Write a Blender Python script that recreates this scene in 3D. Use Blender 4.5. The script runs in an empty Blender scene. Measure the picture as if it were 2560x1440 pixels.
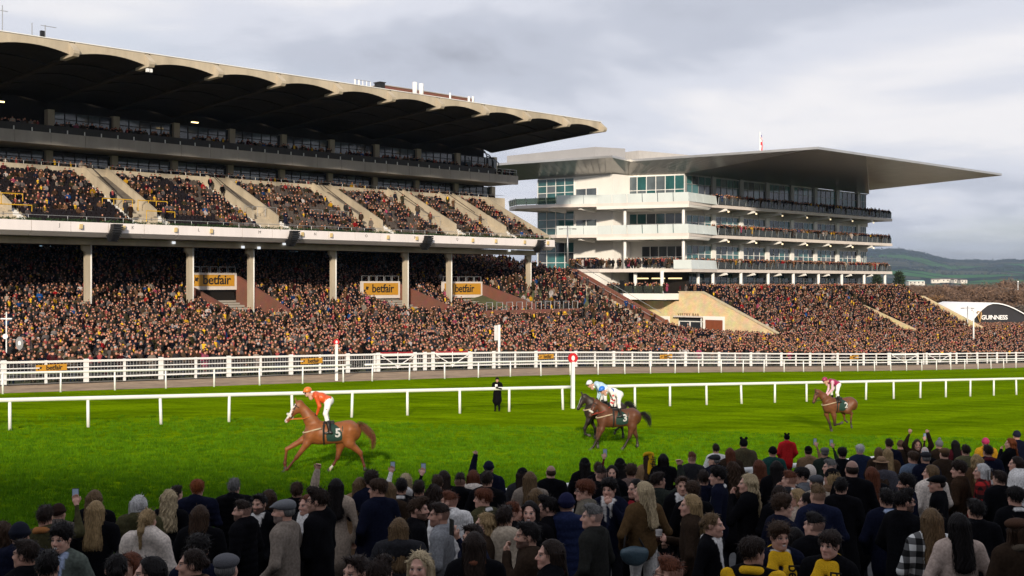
import bpy, math, random, zlib
crc = lambda s: zlib.crc32(s.encode())
import numpy as np
from mathutils import Vector, Matrix
random.seed(7); RNG = np.random.default_rng(11)
R = math.radians
SC = bpy.context.scene
COL = SC.collection

# ------------------------------------------------------------------ camera
FPX, CX, HZ, CAMZ = 3000.0, 1280.0, 705.0, 6.4      # focal length in photo pixels, centre column, horizon row, eye height
cam = bpy.data.cameras.new('camera'); cam_ob = bpy.data.objects.new('camera', cam); COL.objects.link(cam_ob)
cam.sensor_width = 36.0; cam.lens = 36.0*FPX/2560; cam.shift_y = (HZ-720)/2560
cam.clip_start = 0.3; cam.clip_end = 30000
cam_ob.location = (0, 0, CAMZ); cam_ob.rotation_euler = (R(90), 0, 0)
SC.camera = cam_ob
SC.render.resolution_x, SC.render.resolution_y = 1024, 576
SC.view_settings.view_transform = 'Standard'; SC.view_settings.look = 'None'
SC.view_settings.gamma = 1.0; SC.view_settings.use_curve_mapping = False
SC.view_settings.exposure = 0.0
SC.cycles.max_bounces = 6; SC.cycles.diffuse_bounces = 2; SC.cycles.glossy_bounces = 3
SC.cycles.transparent_max_bounces = 12; SC.cycles.transmission_bounces = 3; SC.cycles.volume_bounces = 0
SC.cycles.use_denoising = True

# ------------------------------------------------------------------ sun and sky
SUN_EL, SUN_AZ = R(17.5), R(181.5)                  # azimuth clockwise from +Y: behind the camera, a little to its left
sdir = Vector((math.sin(SUN_AZ)*math.cos(SUN_EL), math.cos(SUN_AZ)*math.cos(SUN_EL), math.sin(SUN_EL)))
sun = bpy.data.lights.new('sun', 'SUN'); sun.energy = 5.0; sun.angle = R(3.0); sun.color = (1.0, 0.87, 0.70)
sun_ob = bpy.data.objects.new('sun', sun); COL.objects.link(sun_ob)
sun_ob.rotation_euler = sdir.to_track_quat('Z', 'Y').to_euler(); sun_ob.location = (0, -50, 60)

world = bpy.data.worlds.new('World'); SC.world = world; world.use_nodes = True
def build_world():
    nt = world.node_tree; N = nt.nodes; L = nt.links; N.clear()
    def nd(t, **k):
        n = N.new(t)
        for a, b in k.items(): setattr(n, a, b)
        return n
    def math_(op, a, b=None):
        n = nd('ShaderNodeMath', operation=op)
        for i, v in enumerate((a, b)):
            if v is None: continue
            if isinstance(v, (int, float)): n.inputs[i].default_value = v
            else: L.new(v, n.inputs[i])
        return n.outputs[0]
    out = nd('ShaderNodeOutputWorld')
    sky = nd('ShaderNodeTexSky', sky_type='NISHITA', sun_disc=False, sun_elevation=SUN_EL, sun_rotation=SUN_AZ)
    bg1 = nd('ShaderNodeBackground'); bg1.inputs[1].default_value = 0.10; L.new(sky.outputs[0], bg1.inputs[0])
    tc = nd('ShaderNodeTexCoord'); sep = nd('ShaderNodeSeparateXYZ'); L.new(tc.outputs['Generated'], sep.inputs[0])
    zz = math_('ADD', math_('ABSOLUTE', sep.outputs[2]), 0.16)     # clouds lie on a flat layer overhead
    cx, cy = math_('DIVIDE', sep.outputs[0], zz), math_('DIVIDE', sep.outputs[1], zz)
    comb = nd('ShaderNodeCombineXYZ'); L.new(cx, comb.inputs[0]); L.new(cy, comb.inputs[1])
    def noise(scale, detail, rough, off, dist=0.0):
        mp = nd('ShaderNodeMapping'); mp.inputs['Location'].default_value = off; L.new(comb.outputs[0], mp.inputs[0])
        n = nd('ShaderNodeTexNoise'); n.inputs['Scale'].default_value = scale; n.inputs['Detail'].default_value = detail
        n.inputs['Roughness'].default_value = rough; n.inputs['Distortion'].default_value = dist
        L.new(mp.outputs[0], n.inputs['Vector']); return n.outputs[0]
    def ramp(f, pts):
        r = nd('ShaderNodeValToRGB'); L.new(f, r.inputs[0]); e = r.color_ramp.elements
        while len(e) < len(pts): e.new(0.5)
        for q, (p, c) in zip(e, pts): q.position = p; q.color = (*c, 1)
        r.color_ramp.interpolation = 'EASE'; return r.outputs[0]
    shade = ramp(noise(0.85, 5, 0.5, (0.9, 0.4, 2.2), 0.3), [(0.30, (0.37, 0.385, 0.45)), (0.43, (0.56, 0.585, 0.67)), (0.52, (0.73, 0.745, 0.82)), (0.64, (0.93, 0.905, 0.915))])
    cover = ramp(noise(0.55, 4, 0.5, (2.1, 1.7, 0.3), 0.2), [(0.30, (0.62,)*3), (0.48, (0.97,)*3)])
    bg2 = nd('ShaderNodeBackground'); bg2.inputs[1].default_value = 1.05; L.new(shade, bg2.inputs[0])
    mx = nd('ShaderNodeMixShader'); L.new(cover, mx.inputs[0]); L.new(bg1.outputs[0], mx.inputs[1]); L.new(bg2.outputs[0], mx.inputs[2])
    L.new(mx.outputs[0], out.inputs[0])
build_world()

# ------------------------------------------------------------------ frames
TH = R(43.7); SU, CU = math.sin(TH), math.cos(TH)    # the stands run along u = (SU, CU); w = (-CU, SU) points back into them
FRAME = Matrix.Rotation(math.atan2(CU, SU), 4, 'Z')
def sd(s, d, z=0.0): return Vector((s*SU - d*CU, s*CU + d*SU, z))
def s_at(x, d):
    r = (x-CX)/FPX; return d*(CU+SU*r)/(SU-CU*r)
def d_at(x, s):
    r = (x-CX)/FPX; return s*(SU-CU*r)/(CU+SU*r)
def z_at(y, s, d): return CAMZ + (HZ-y)*(s*CU+d*SU)/FPX
def plane(X, Y): return 1.3 - 0.025*X - 0.026*Y
def rail_near(X): return 22.3 + 1.046*X               # the barrier in front of the near crowd
def bank(Y): return 3.38 - 0.088*Y
def sstep(a, b, x): t = np.clip((x-a)/(b-a), 0, 1); return t*t*(3-2*t)
def terrain(X, Y):
    X = np.asarray(X, float); Y = np.asarray(Y, float)
    s, d = SU*X+CU*Y, SU*Y-CU*X
    p = 1.3 - 0.025*X - 0.026*Y + 0.45*np.exp(-((s-72)/38)**2)/(1+np.exp(-np.clip(d-45, -80, 80)/4))
    p = -7 + np.log1p(np.exp((p+7)/1.2))*1.2         # levels out far away
    p = np.minimum(p, 4.0)
    b = 3.38 - 0.088*np.clip(Y, -14, 60)
    t = sstep(0.4, 4.5, (Y-22.3-1.046*X)*0.691)
    return b*(1-t) + p*t

def ground_px(x, y):
    r, q = (x-CX)/FPX, (y-HZ)/FPX; Y = 60.0
    for _ in range(50): Y = 0.5*Y+0.5*(CAMZ-float(terrain(r*Y, Y)))/q
    return r*Y, Y
def to_sd(X, Y): return SU*X+CU*Y, SU*Y-CU*X
def run_d(s): return 46.7-0.181*(s-20.4)                         # inner running rail
def front_d(s): return 64.1-0.075*(s-27)                         # outer running rail, on the edge of the turf
def fence_d(s): return 70-0.1*np.log1p(np.exp((np.asarray(s, float)-85)/6))*6   # fence in front of the stands' crowd

# ------------------------------------------------------------------ materials
MATS = {}
def new_mat(name):
    m = bpy.data.materials.new(name); m.use_nodes = True; MATS[name] = m
    return m, m.node_tree.nodes, m.node_tree.links, m.node_tree.nodes['Principled BSDF']
def M(name, col, rough=0.7, var=0.12, scale=2.0, bump=0.0, metal=0.0, stretch=(1, 1, 1), spec=0.4, fine=0.0, dirt=None):
    if name in MATS: return MATS[name]
    m, N, L, P = new_mat(name)
    P.inputs['Roughness'].default_value = rough; P.inputs['Metallic'].default_value = metal; P.inputs['Specular IOR Level'].default_value = spec
    tc = N.new('ShaderNodeTexCoord'); mp = N.new('ShaderNodeMapping'); mp.inputs['Scale'].default_value = stretch
    L.new(tc.outputs['Object'], mp.inputs[0])
    n = N.new('ShaderNodeTexNoise'); n.inputs['Scale'].default_value = scale; n.inputs['Detail'].default_value = 6; n.inputs['Roughness'].default_value = 0.6
    L.new(mp.outputs[0], n.inputs['Vector'])
    r = N.new('ShaderNodeValToRGB'); L.new(n.outputs[0], r.inputs[0])
    e = r.color_ramp.elements; e[0].position, e[1].position = 0.28, 0.72
    dk = dirt if dirt else tuple(c*(1-var) for c in col)
    e[0].color = (*dk, 1); e[1].color = (*[min(1, c*(1+var)) for c in col], 1)
    n3 = N.new('ShaderNodeTexNoise'); n3.inputs['Scale'].default_value = scale*0.33; n3.inputs['Detail'].default_value = 8; n3.inputs['Roughness'].default_value = 0.7; mp3 = N.new('ShaderNodeMapping'); mp3.inputs['Scale'].default_value = (1.6, 1.6, 0.28); L.new(tc.outputs['Object'], mp3.inputs[0]); L.new(mp3.outputs[0], n3.inputs['Vector'])
    r3 = N.new('ShaderNodeMapRange'); r3.inputs[1].default_value = 0.33; r3.inputs[2].default_value = 0.56; r3.inputs[3].default_value = 1-min(0.45, 1.5*var); r3.inputs[4].default_value = 1.0; L.new(n3.outputs[0], r3.inputs[0])
    v3 = N.new('ShaderNodeVectorMath'); v3.operation = 'SCALE'; L.new(r.outputs[0], v3.inputs[0]); L.new(r3.outputs[0], v3.inputs['Scale']); L.new(v3.outputs[0], P.inputs['Base Color'])
    if bump:
        b = N.new('ShaderNodeBump'); b.inputs['Strength'].default_value = bump; b.inputs['Distance'].default_value = 0.05
        n2 = N.new('ShaderNodeTexNoise'); n2.inputs['Scale'].default_value = fine or scale*6; n2.inputs['Detail'].default_value = 4
        L.new(mp.outputs[0], n2.inputs['Vector']); L.new(n2.outputs[0], b.inputs['Height']); L.new(b.outputs[0], P.inputs['Normal'])
    return m
def glass(name, tint, refl_rough=0.03, clear=0.5, spec_boost=1.0):
    if name in MATS: return MATS[name]
    m, N, L, P = new_mat(name); N.remove(P); out = N['Material Output']
    tr = N.new('ShaderNodeBsdfTransparent'); tr.inputs[0].default_value = (*tint, 1)
    df = N.new('ShaderNodeBsdfDiffuse'); df.inputs[0].default_value = (*[c*0.5 for c in tint], 1)
    gl = N.new('ShaderNodeBsdfGlossy'); gl.inputs['Roughness'].default_value = refl_rough
    fr = N.new('ShaderNodeFresnel'); fr.inputs[0].default_value = 1.5*spec_boost
    a = N.new('ShaderNodeMixShader'); a.inputs[0].default_value = clear; L.new(df.outputs[0], a.inputs[1]); L.new(tr.outputs[0], a.inputs[2])
    b = N.new('ShaderNodeMixShader'); L.new(fr.outputs[0], b.inputs[0]); L.new(a.outputs[0], b.inputs[1]); L.new(gl.outputs[0], b.inputs[2])
    L.new(b.outputs[0], out.inputs[0]); return m
def brick(name, c1, c2, mortar, scale=4.2, bump=0.3, w=0.5, h=0.22):
    if name in MATS: return MATS[name]
    m, N, L, P = new_mat(name); P.inputs['Roughness'].default_value = 0.85
    tc = N.new('ShaderNodeTexCoord'); sp = N.new('ShaderNodeSeparateXYZ'); cb = N.new('ShaderNodeCombineXYZ'); ad = N.new('ShaderNodeMath')
    L.new(tc.outputs['Object'], sp.inputs[0]); L.new(sp.outputs[0], ad.inputs[0]); L.new(sp.outputs[1], ad.inputs[1])
    L.new(ad.outputs[0], cb.inputs[0]); L.new(sp.outputs[2], cb.inputs[1])
    b = N.new('ShaderNodeTexBrick'); b.inputs['Scale'].default_value = scale; b.inputs['Brick Width'].default_value = w; b.inputs['Row Height'].default_value = h
    b.inputs['Color1'].default_value = (*c1, 1); b.inputs['Color2'].default_value = (*c2, 1); b.inputs['Mortar'].default_value = (*mortar, 1)
    b.inputs['Mortar Size'].default_value = 0.015; L.new(cb.outputs[0], b.inputs['Vector'])
    n = N.new('ShaderNodeTexNoise'); n.inputs['Scale'].default_value = 0.8; n.inputs['Detail'].default_value = 5; L.new(tc.outputs['Object'], n.inputs['Vector'])
    mx = N.new('ShaderNodeMix'); mx.data_type = 'RGBA'; mx.blend_type = 'MULTIPLY'; mx.inputs[0].default_value = 0.55
    L.new(b.outputs[0], mx.inputs[6]); L.new(n.outputs[1], mx.inputs[7])
    g = N.new('ShaderNodeHueSaturation'); g.inputs['Value'].default_value = 1.35; g.inputs['Saturation'].default_value = 0.95; L.new(mx.outputs[2], g.inputs['Color'])
    L.new(g.outputs[0], P.inputs['Base Color']); return m
def emit(name, col, strength):
    if name in MATS: return MATS[name]
    m, N, L, P = new_mat(name); P.inputs['Base Color'].default_value = (*col, 1)
    P.inputs['Emission Color'].default_value = (*col, 1); P.inputs['Emission Strength'].default_value = strength; return m

CONCRETE = M('concrete', (0.46, 0.395, 0.30), 0.9, 0.16, 0.55, 0.25, stretch=(1, 1, 0.35), spec=0.2)
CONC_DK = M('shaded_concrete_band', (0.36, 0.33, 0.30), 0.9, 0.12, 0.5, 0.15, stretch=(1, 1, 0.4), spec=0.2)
FASCIA = M('painted_fascia', (0.74, 0.69, 0.68), 0.75, 0.05, 0.7, 0.05, stretch=(1, 1, 0.3), spec=0.3)
WHITE = M('white_paint', (0.78, 0.78, 0.765), 0.5, 0.03, 3.0, spec=0.4)
WHITEWALL = M('white_render', (0.82, 0.80, 0.76), 0.8, 0.04, 0.4, 0.05, spec=0.3)
OFFWHITE = M('pale_slab', (0.64, 0.58, 0.54), 0.8, 0.06, 0.6, spec=0.3)
ROOFTOP = M('roof_covering', (0.36, 0.35, 0.33), 0.9, 0.15, 0.4)
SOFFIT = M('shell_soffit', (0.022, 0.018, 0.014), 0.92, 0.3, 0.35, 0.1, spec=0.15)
DARKFRAME = M('dark_window_frame', (0.025, 0.022, 0.022), 0.6, 0.2, 2.0)
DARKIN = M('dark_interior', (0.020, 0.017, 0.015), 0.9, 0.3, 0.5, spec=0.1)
DARKGLASS = M('dark_glass', (0.03, 0.036, 0.045), 0.08, 0.3, 0.25, spec=0.75)
TEAL = M('teal_glass', (0.035, 0.12, 0.125), 0.06, 0.45, 0.22, spec=0.75)
BLUEGLASS = M('blue_grey_glass', (0.10, 0.125, 0.14), 0.06, 0.35, 0.3, spec=0.7)
BALGLASS = glass('tinted_balustrade_glass', (0.42, 0.48, 0.42), 0.05, 0.86)
FROST = M('frosted_white_glass', (0.64, 0.70, 0.70), 0.25, 0.05, 0.6, spec=0.5)
STEEL = M('galvanised_steel', (0.42, 0.43, 0.45), 0.45, 0.12, 4, metal=0.6)
YELLOW = M('yellow_rail_paint', (0.62, 0.36, 0.02), 0.5, 0.08, 3)
SIGNY = M('sign_yellow', (0.52, 0.255, 0.022), 0.5, 0.04, 1.0)
BLACKP = M('black_paint', (0.012, 0.012, 0.013), 0.5, 0.2, 3)
SEATD = M('dark_seat', (0.013, 0.0095, 0.011), 0.5, 0.2, 3, spec=.15)
SEATG = M('grey_brown_seat', (0.085, 0.068, 0.058), 0.45, 0.2, 3, spec=.2)
BRICK = brick('red_brick', (0.20, 0.060, 0.034), (0.155, 0.046, 0.028), (0.15, 0.10, 0.08))
STONE = brick('cream_stone', (0.72, 0.56, 0.31), (0.64, 0.49, 0.265), (0.50, 0.38, 0.21), 1.6, w=0.55, h=0.25)
METAL = M('roof_blade_metal', (0.60, 0.585, 0.56), 0.30, 0.08, 0.5, metal=0.75, spec=0.5)
UNDERRIB = M('shade_toned_rib', (0.040, 0.031, 0.022), 0.9, 0.3, 0.5, 0.2, spec=0.15)  # rib shafts darkened in colour to stand for the shade under the roof
METALGREY = M('grey_cladding', (0.33, 0.325, 0.33), 0.5, 0.05, 0.4, metal=0.2)

# ------------------------------------------------------------------ objects
def tag(o, label=None, cat=None, group=None, kind=None):
    if label: o['label'] = label
    if cat: o['category'] = cat
    if group: o['group'] = group
    if kind: o['kind'] = kind
    return o
def link(name, me, parent=None, loc=None):
    o = bpy.data.objects.new(name, me); COL.objects.link(o)
    if parent is not None: o.parent = parent
    if loc is not None: o.location = loc
    return o
def thing(name, label, cat, loc=(0, 0, 0), rot=0.0, group=None):
    o = bpy.data.objects.new(name, None); COL.objects.link(o); o.empty_display_size = 0.5
    o.location = loc; o.rotation_euler = (0, 0, rot)
    return tag(o, label, cat, group)
def np_mesh(name, V, F, mats=(), smooth=False, fmat=None):
    V = np.asarray(V, np.float32); me = bpy.data.meshes.new(name)
    me.vertices.add(len(V)); me.vertices.foreach_set('co', V.ravel())
    if isinstance(F, np.ndarray):
        nf, k = F.shape; me.loops.add(nf*k); me.loops.foreach_set('vertex_index', F.astype(np.int32).ravel())
        me.polygons.add(nf); me.polygons.foreach_set('loop_start', np.arange(0, nf*k, k, dtype=np.int32))
    else:
        tot = [len(f) for f in F]; me.loops.add(sum(tot)); me.loops.foreach_set('vertex_index', [i for f in F for i in f])
        me.polygons.add(len(F)); me.polygons.foreach_set('loop_start', np.concatenate(([0], np.cumsum(tot)[:-1])).astype(np.int32))
    if fmat is not None: me.polygons.foreach_set('material_index', np.asarray(fmat, np.int32))
    me.polygons.foreach_set('use_smooth', np.full(len(me.polygons), bool(smooth)))
    for m in mats: me.materials.append(m)
    me.update(calc_edges=True); me.validate()
    return me
class MB:
    """collects shapes, then becomes one mesh object"""
    def __init__(s, org=(0, 0, 0)): s.v, s.f, s.o = [], [], Vector(org)
    def add(s, vs, fs):
        b = len(s.v); s.v += [tuple(Vector(v)-s.o) for v in vs]; s.f += [tuple(b+i for i in f) for f in fs]; return s
    def hexa(s, p):   # 4 bottom then 4 top, both counter-clockwise from above
        return s.add(p, [(3, 2, 1, 0), (4, 5, 6, 7), (0, 1, 5, 4), (1, 2, 6, 5), (2, 3, 7, 6), (3, 0, 4, 7)])
    def box(s, x0, x1, y0, y1, z0, z1):
        return s.hexa([(x0, y0, z0), (x1, y0, z0), (x1, y1, z0), (x0, y1, z0), (x0, y0, z1), (x1, y0, z1), (x1, y1, z1), (x0, y1, z1)])
    def prism(s, prof, x0, x1):   # polygon in (y,z) extruded along x
        n = len(prof); vs = [(x0, y, z) for y, z in prof]+[(x1, y, z) for y, z in prof]
        return s.add(vs, [tuple(range(n)), tuple(range(2*n-1, n-1, -1))]+[(i, i+n, (i+1) % n+n, (i+1) % n) for i in range(n)])
    def slab(s, poly, z0, z1):    # polygon in (x,y) extruded along z
        n = len(poly); vs = [(x, y, z0) for x, y in poly]+[(x, y, z1) for x, y in poly]
        a = sum(poly[i][0]*poly[(i+1) % n][1]-poly[(i+1) % n][0]*poly[i][1] for i in range(n))
        fs = [tuple(range(n-1, -1, -1)), tuple(range(n, 2*n))]+[(i, (i+1) % n, (i+1) % n+n, i+n) for i in range(n)]
        return s.add(vs, fs if a > 0 else [f[::-1] for f in fs])
    def beam(s, a, b, w, h=None, up=(0, 0, 1)):
        a, b = Vector(a), Vector(b); h = h or w; t = (b-a).normalized(); u = Vector(up)
        if abs(t.dot(u)) > 0.98: u = Vector((1, 0, 0))
        x = t.cross(u).normalized()*w/2; y = x.cross(t).normalized()*h/2
        return s.hexa([a-x-y, b-x-y, b+x-y, a+x-y, a-x+y, b-x+y, b+x+y, a+x+y])
    def tube(s, pts, r, n=8, cap=True):
        pts = [Vector(p) for p in pts]; rr = r if isinstance(r, (list, tuple)) else [r]*len(pts); vs, fs = [], []; ref = None
        for i, p in enumerate(pts):
            t = (pts[min(i+1, len(pts)-1)]-pts[max(i-1, 0)]).normalized()
            if ref is None: ref = t.orthogonal().normalized()
            x = (ref-t*ref.dot(t)).normalized(); ref = x; y = t.cross(x)
            vs += [p+(x*math.cos(2*math.pi*k/n)+y*math.sin(2*math.pi*k/n))*rr[i] for k in range(n)]
        for i in range(len(pts)-1):
            fs += [(i*n+k, i*n+(k+1) % n, (i+1)*n+(k+1) % n, (i+1)*n+k) for k in range(n)]
        if cap: fs += [tuple(range(n-1, -1, -1)), tuple(range((len(pts)-1)*n, len(pts)*n))]
        return s.add(vs, fs)
    def mesh(s, name, *mats, smooth=False): return np_mesh(name, s.v, s.f, mats, smooth)
    def build(s, name, mat, parent=None, smooth=False): return link(name, s.mesh(name, mat, smooth=smooth), parent)
class Site:
    """a thing in the frame of the stands: shapes are given in (s, d, z) and stored relative to its base"""
    def __init__(s, name, label, cat, base, group=None):
        s.base = Vector(base); s.ob = thing(name, label, cat, FRAME @ s.base, math.atan2(CU, SU), group)
    def mb(s): return MB(s.base)
    def at(s, name, me, pos, parent=None): return link(name, me, parent or s.ob, Vector(pos)-(s.base if parent is None else Vector((0, 0, 0))))
def text_mesh(body, size, mat, extrude=0.012, bold=0.0, spacing=1.0, align='CENTER'):
    cu = bpy.data.curves.new('lettering', 'FONT'); cu.body = body; cu.size = size; cu.extrude = extrude; cu.offset = bold
    cu.align_x = align; cu.align_y = 'CENTER'; cu.space_character = spacing; cu.resolution_u = 3
    o = bpy.data.objects.new('lettering', cu); COL.objects.link(o)
    dg = bpy.context.evaluated_depsgraph_get(); me = bpy.data.meshes.new_from_object(o.evaluated_get(dg))
    bpy.data.objects.remove(o); me.materials.clear(); me.materials.append(mat); me.name = 'lettering'
    return me
# ------------------------------------------------------------------ ground
def turf_mat():
    m, N, L, P = new_mat('turf'); P.inputs['Roughness'].default_value = 0.95; P.inputs['Specular IOR Level'].default_value = 0.0
    tc = N.new('ShaderNodeTexCoord')
    def noise(sc, st, det=5):
        mp = N.new('ShaderNodeMapping'); mp.inputs['Scale'].default_value = st; mp.inputs['Rotation'].default_value = (0, 0, R(-30)); L.new(tc.outputs['Object'], mp.inputs[0])
        n = N.new('ShaderNodeTexNoise'); n.inputs['Scale'].default_value = sc; n.inputs['Detail'].default_value = det; n.inputs['Roughness'].default_value = 0.65; L.new(mp.outputs[0], n.inputs['Vector']); return n.outputs[0]
    def ramp(f, pts):
        r = N.new('ShaderNodeValToRGB'); L.new(f, r.inputs[0]); e = r.color_ramp.elements
        while len(e) < len(pts): e.new(0.5)
        for q, (p, c) in zip(e, pts): q.position = p; q.color = (*c, 1)
        return r.outputs[0]
    wv = N.new('ShaderNodeTexWave'); wv.inputs['Scale'].default_value = 0.055; wv.inputs['Distortion'].default_value = 1.6; wv.inputs['Detail'].default_value = 2; mpw = N.new('ShaderNodeMapping'); mpw.inputs['Rotation'].default_value = (0, 0, R(46)); L.new(tc.outputs['Object'], mpw.inputs[0]); L.new(mpw.outputs[0], wv.inputs['Vector'])
    a = ramp(noise(0.5, (0.5, 1.6, 1), 8), [(0.28, (0.120, 0.196, 0.001)), (0.5, (0.205, 0.33, 0.0015)), (0.74, (0.285, 0.425, 0.003))])
    b = ramp(noise(9, (0.8, 1.3, 1), 6), [(0.3, (0.36, 0.42, 0.3)), (0.62, (1, 1, 1))])
    c = ramp(noise(2.2, (0.45, 1.2, 1), 6), [(0.33, (0.72, 0.74, 0.7)), (0.66, (1.0, 1.0, 1.0))])
    mx = N.new('ShaderNodeMix'); mx.data_type = 'RGBA'; mx.blend_type = 'MULTIPLY'; mx.inputs[0].default_value = 0.8; L.new(a, mx.inputs[6]); L.new(b, mx.inputs[7])
    m2 = N.new('ShaderNodeMix'); m2.data_type = 'RGBA'; m2.blend_type = 'MULTIPLY'; m2.inputs[0].default_value = 0.9; L.new(mx.outputs[2], m2.inputs[6]); L.new(c, m2.inputs[7])
    m3 = N.new('ShaderNodeMix'); m3.data_type = 'RGBA'; m3.blend_type = 'MULTIPLY'; m3.inputs[0].default_value = 0.8; L.new(m2.outputs[2], m3.inputs[6]); L.new(ramp(wv.outputs[1], [(0.35, (0.74, 0.78, 0.7)), (0.65, (1, 1, 1))]), m3.inputs[7])
    w5 = N.new('ShaderNodeMix'); w5.data_type = 'RGBA'; L.new(ramp(noise(1.1, (0.6, 1.2, 1), 9), [(0.63, (0, 0, 0)), (0.78, (0.55,)*3)]), w5.inputs[0]); L.new(m3.outputs[2], w5.inputs[6]); w5.inputs[7].default_value = (0.17, 0.18, 0.004, 1)
    w6 = N.new('ShaderNodeMix'); w6.data_type = 'RGBA'; w6.blend_type = 'MULTIPLY'; w6.inputs[0].default_value = 1.0; L.new(w5.outputs[2], w6.inputs[6]); L.new(ramp(noise(3.0, (0.35, 1.3, 1), 3), [(0.30, (0.35, 0.45, 0.35)), (0.40, (1, 1, 1))]), w6.inputs[7]); L.new(w6.outputs[2], P.inputs['Base Color'])
    bp = N.new('ShaderNodeBump'); bp.inputs['Strength'].default_value = 0.9; bp.inputs['Distance'].default_value = 0.10; L.new(noise(14, (0.7, 1.3, 1), 6), bp.inputs['Height']); L.new(bp.outputs[0], P.inputs['Normal'])
    return m
TURF = turf_mat()
FIELD = M('far_ground', (0.07, 0.085, 0.03), 0.95, 0.4, 0.02)
TARMAC = M('tarmac', (0.045, 0.045, 0.047), 0.85, 0.25, 3, 0.3)
SAND = M('sandy_path', (0.36, 0.255, 0.165), 0.95, 0.22, 1.2, 0.3)
KERBM = M('path_kerb_stone', (0.27, 0.25, 0.22), 0.9, 0.15, 2)
LAWN = M('trodden_lawn', (0.10, 0.11, 0.05), 0.95, 0.3, 0.6)

def grid(xs, ys, zf, off=0.0):
    X, Y = np.meshgrid(xs, ys); Z = zf(X, Y)+off; n, m = X.shape
    V = np.stack([X, Y, Z], -1).reshape(-1, 3); i = np.arange(n*m).reshape(n, m)
    return V, np.stack([i[:-1, :-1], i[:-1, 1:], i[1:, 1:], i[1:, :-1]], -1).reshape(-1, 4)
def warp(a, b, n, near): # denser near 0
    t = np.linspace(-1, 1, n); return np.sign(t)*np.abs(t)**3*(b-a)/2*(1-near)+t*near*(b-a)/2+(a+b)/2
V, F = grid(warp(-6800, 6800, 210, 0.03), np.concatenate([np.linspace(-400, -40, 10), np.linspace(-36, 240, 130), np.geomspace(250, 10300, 42)]), terrain, -0.09)
tag(link('ground', np_mesh('ground', V, F, [FIELD], True)), kind='structure')

# strip coordinates parallel to the far rail: t along u, d back
def strip(name, d0f, d1f, s0, s1, mat, off, ns=90, nd=4):
    s = np.linspace(s0, s1, ns); V = []
    for k in range(nd+1):
        d = d0f(s)*(1-k/nd)+d1f(s)*k/nd
        X, Y = s*SU-d*CU, s*CU+d*SU; V.append(np.stack([X, Y, terrain(X, Y)+off], -1))
    V = np.concatenate(V); i = np.arange((nd+1)*ns).reshape(nd+1, ns)
    F = np.stack([i[:-1, :-1], i[:-1, 1:], i[1:, 1:], i[1:, :-1]], -1).reshape(-1, 4)
    return tag(link(name, np_mesh(name, V, F, [mat], True)), kind='structure')

def turf_sheet():
    """the racing turf, from the near barrier to the sandy path"""
    n, m = 150, 60; V = []
    s = np.linspace(-60, 260, n)
    for k in range(m+1):
        t = k/m; far = front_d(s)+0.55
        Xf, Yf = s*SU-far*CU, s*CU+far*SU
        d0 = np.full_like(s, 14.9)                  # near edge, just behind the near barrier
        d0 = np.minimum(d0, far-12)
        d = d0*(1-t)+far*t
        X, Y = s*SU-d*CU, s*CU+d*SU; V.append(np.stack([X, Y, terrain(X, Y)-0.02], -1))
    V = np.concatenate(V); i = np.arange((m+1)*n).reshape(m+1, n)
    F = np.stack([i[:-1, :-1], i[:-1, 1:], i[1:, 1:], i[1:, :-1]], -1).reshape(-1, 4)
    return tag(link('racecourse_turf', np_mesh('racecourse_turf', V, F, [TURF], True)), kind='structure')
turf_sheet()
strip('sandy_path', lambda s: front_d(s)+0.45, lambda s: fence_d(s)-0.35, -20, 260, SAND, -0.012)
strip('path_kerb', lambda s: fence_d(s)-0.36, lambda s: fence_d(s)+0.5, -20, 260, KERBM, 0.035)
# the ground of the near crowd: tarmac terrace falling towards the barrier
xs = np.linspace(-40, 60, 60)
V = []
for k in range(13):
    t = k/12; Yf = np.clip(rail_near(xs)-0.05, -12, 60); Y = -12.5*(1-t)+Yf*t; V.append(np.stack([xs, Y, 3.38-0.088*Y+0.004], -1))
i = np.arange(13*60).reshape(13, 60)
tag(link('near_terrace', np_mesh('near_terrace', np.concatenate(V), np.stack([i[:-1, :-1], i[:-1, 1:], i[1:, 1:], i[1:, :-1]], -1).reshape(-1, 4), [TARMAC], True)), kind='structure')

# ------------------------------------------------------------------ ground under the stand crowd
def crowd_z(s, d):
    s = np.asarray(s, float); d = np.asarray(d, float)
    f = fence_d(s); X, Y = s*SU-f*CU, s*CU+f*SU; zf = terrain(X, Y)
    zl = 1.0-(s-50)*0.0222
    def upto(d, d0, z0, d1, z1): return z0+(z1-z0)*np.clip((d-d0)/(d1-d0), 0, 1)
    za = np.where(d < 104, upto(d, f, zf, 104, zl), np.where(d < 119, upto(d, 104, zl, 119, 2.9), upto(d, 119, 2.9, 143, 9.6)))
    zs = np.where(d < 122, upto(d, 104, zl, 122, 6.9), upto(d, 122, 6.9, 143, 10.2)); za = np.where(d > 104, za+(zs-za)*sstep(118, 133, s), za)
    zp = np.where(d < 97, upto(d, f, zf, 97, -2.9-(s-160)*0.012), upto(d, 97, -2.9-(s-160)*0.012, 111, 4.3))
    zm = np.where(d < 97, upto(d, f, zf, 97, -2.9-(s-160)*0.012), -2.9-(s-160)*0.012+np.clip(d-97, 0, 30)*0.02)
    za = np.where((d < 104) & (s < 142), za*(1-sstep(105, 140, s)*(1-sstep(84, 104, d)))+zm*sstep(105, 140, s)*(1-sstep(84, 104, d)), za)
    return np.where(s < 141.9, za, np.where(s < 159.2, zm, np.where(s < 233.2, zp, zm)))
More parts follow.
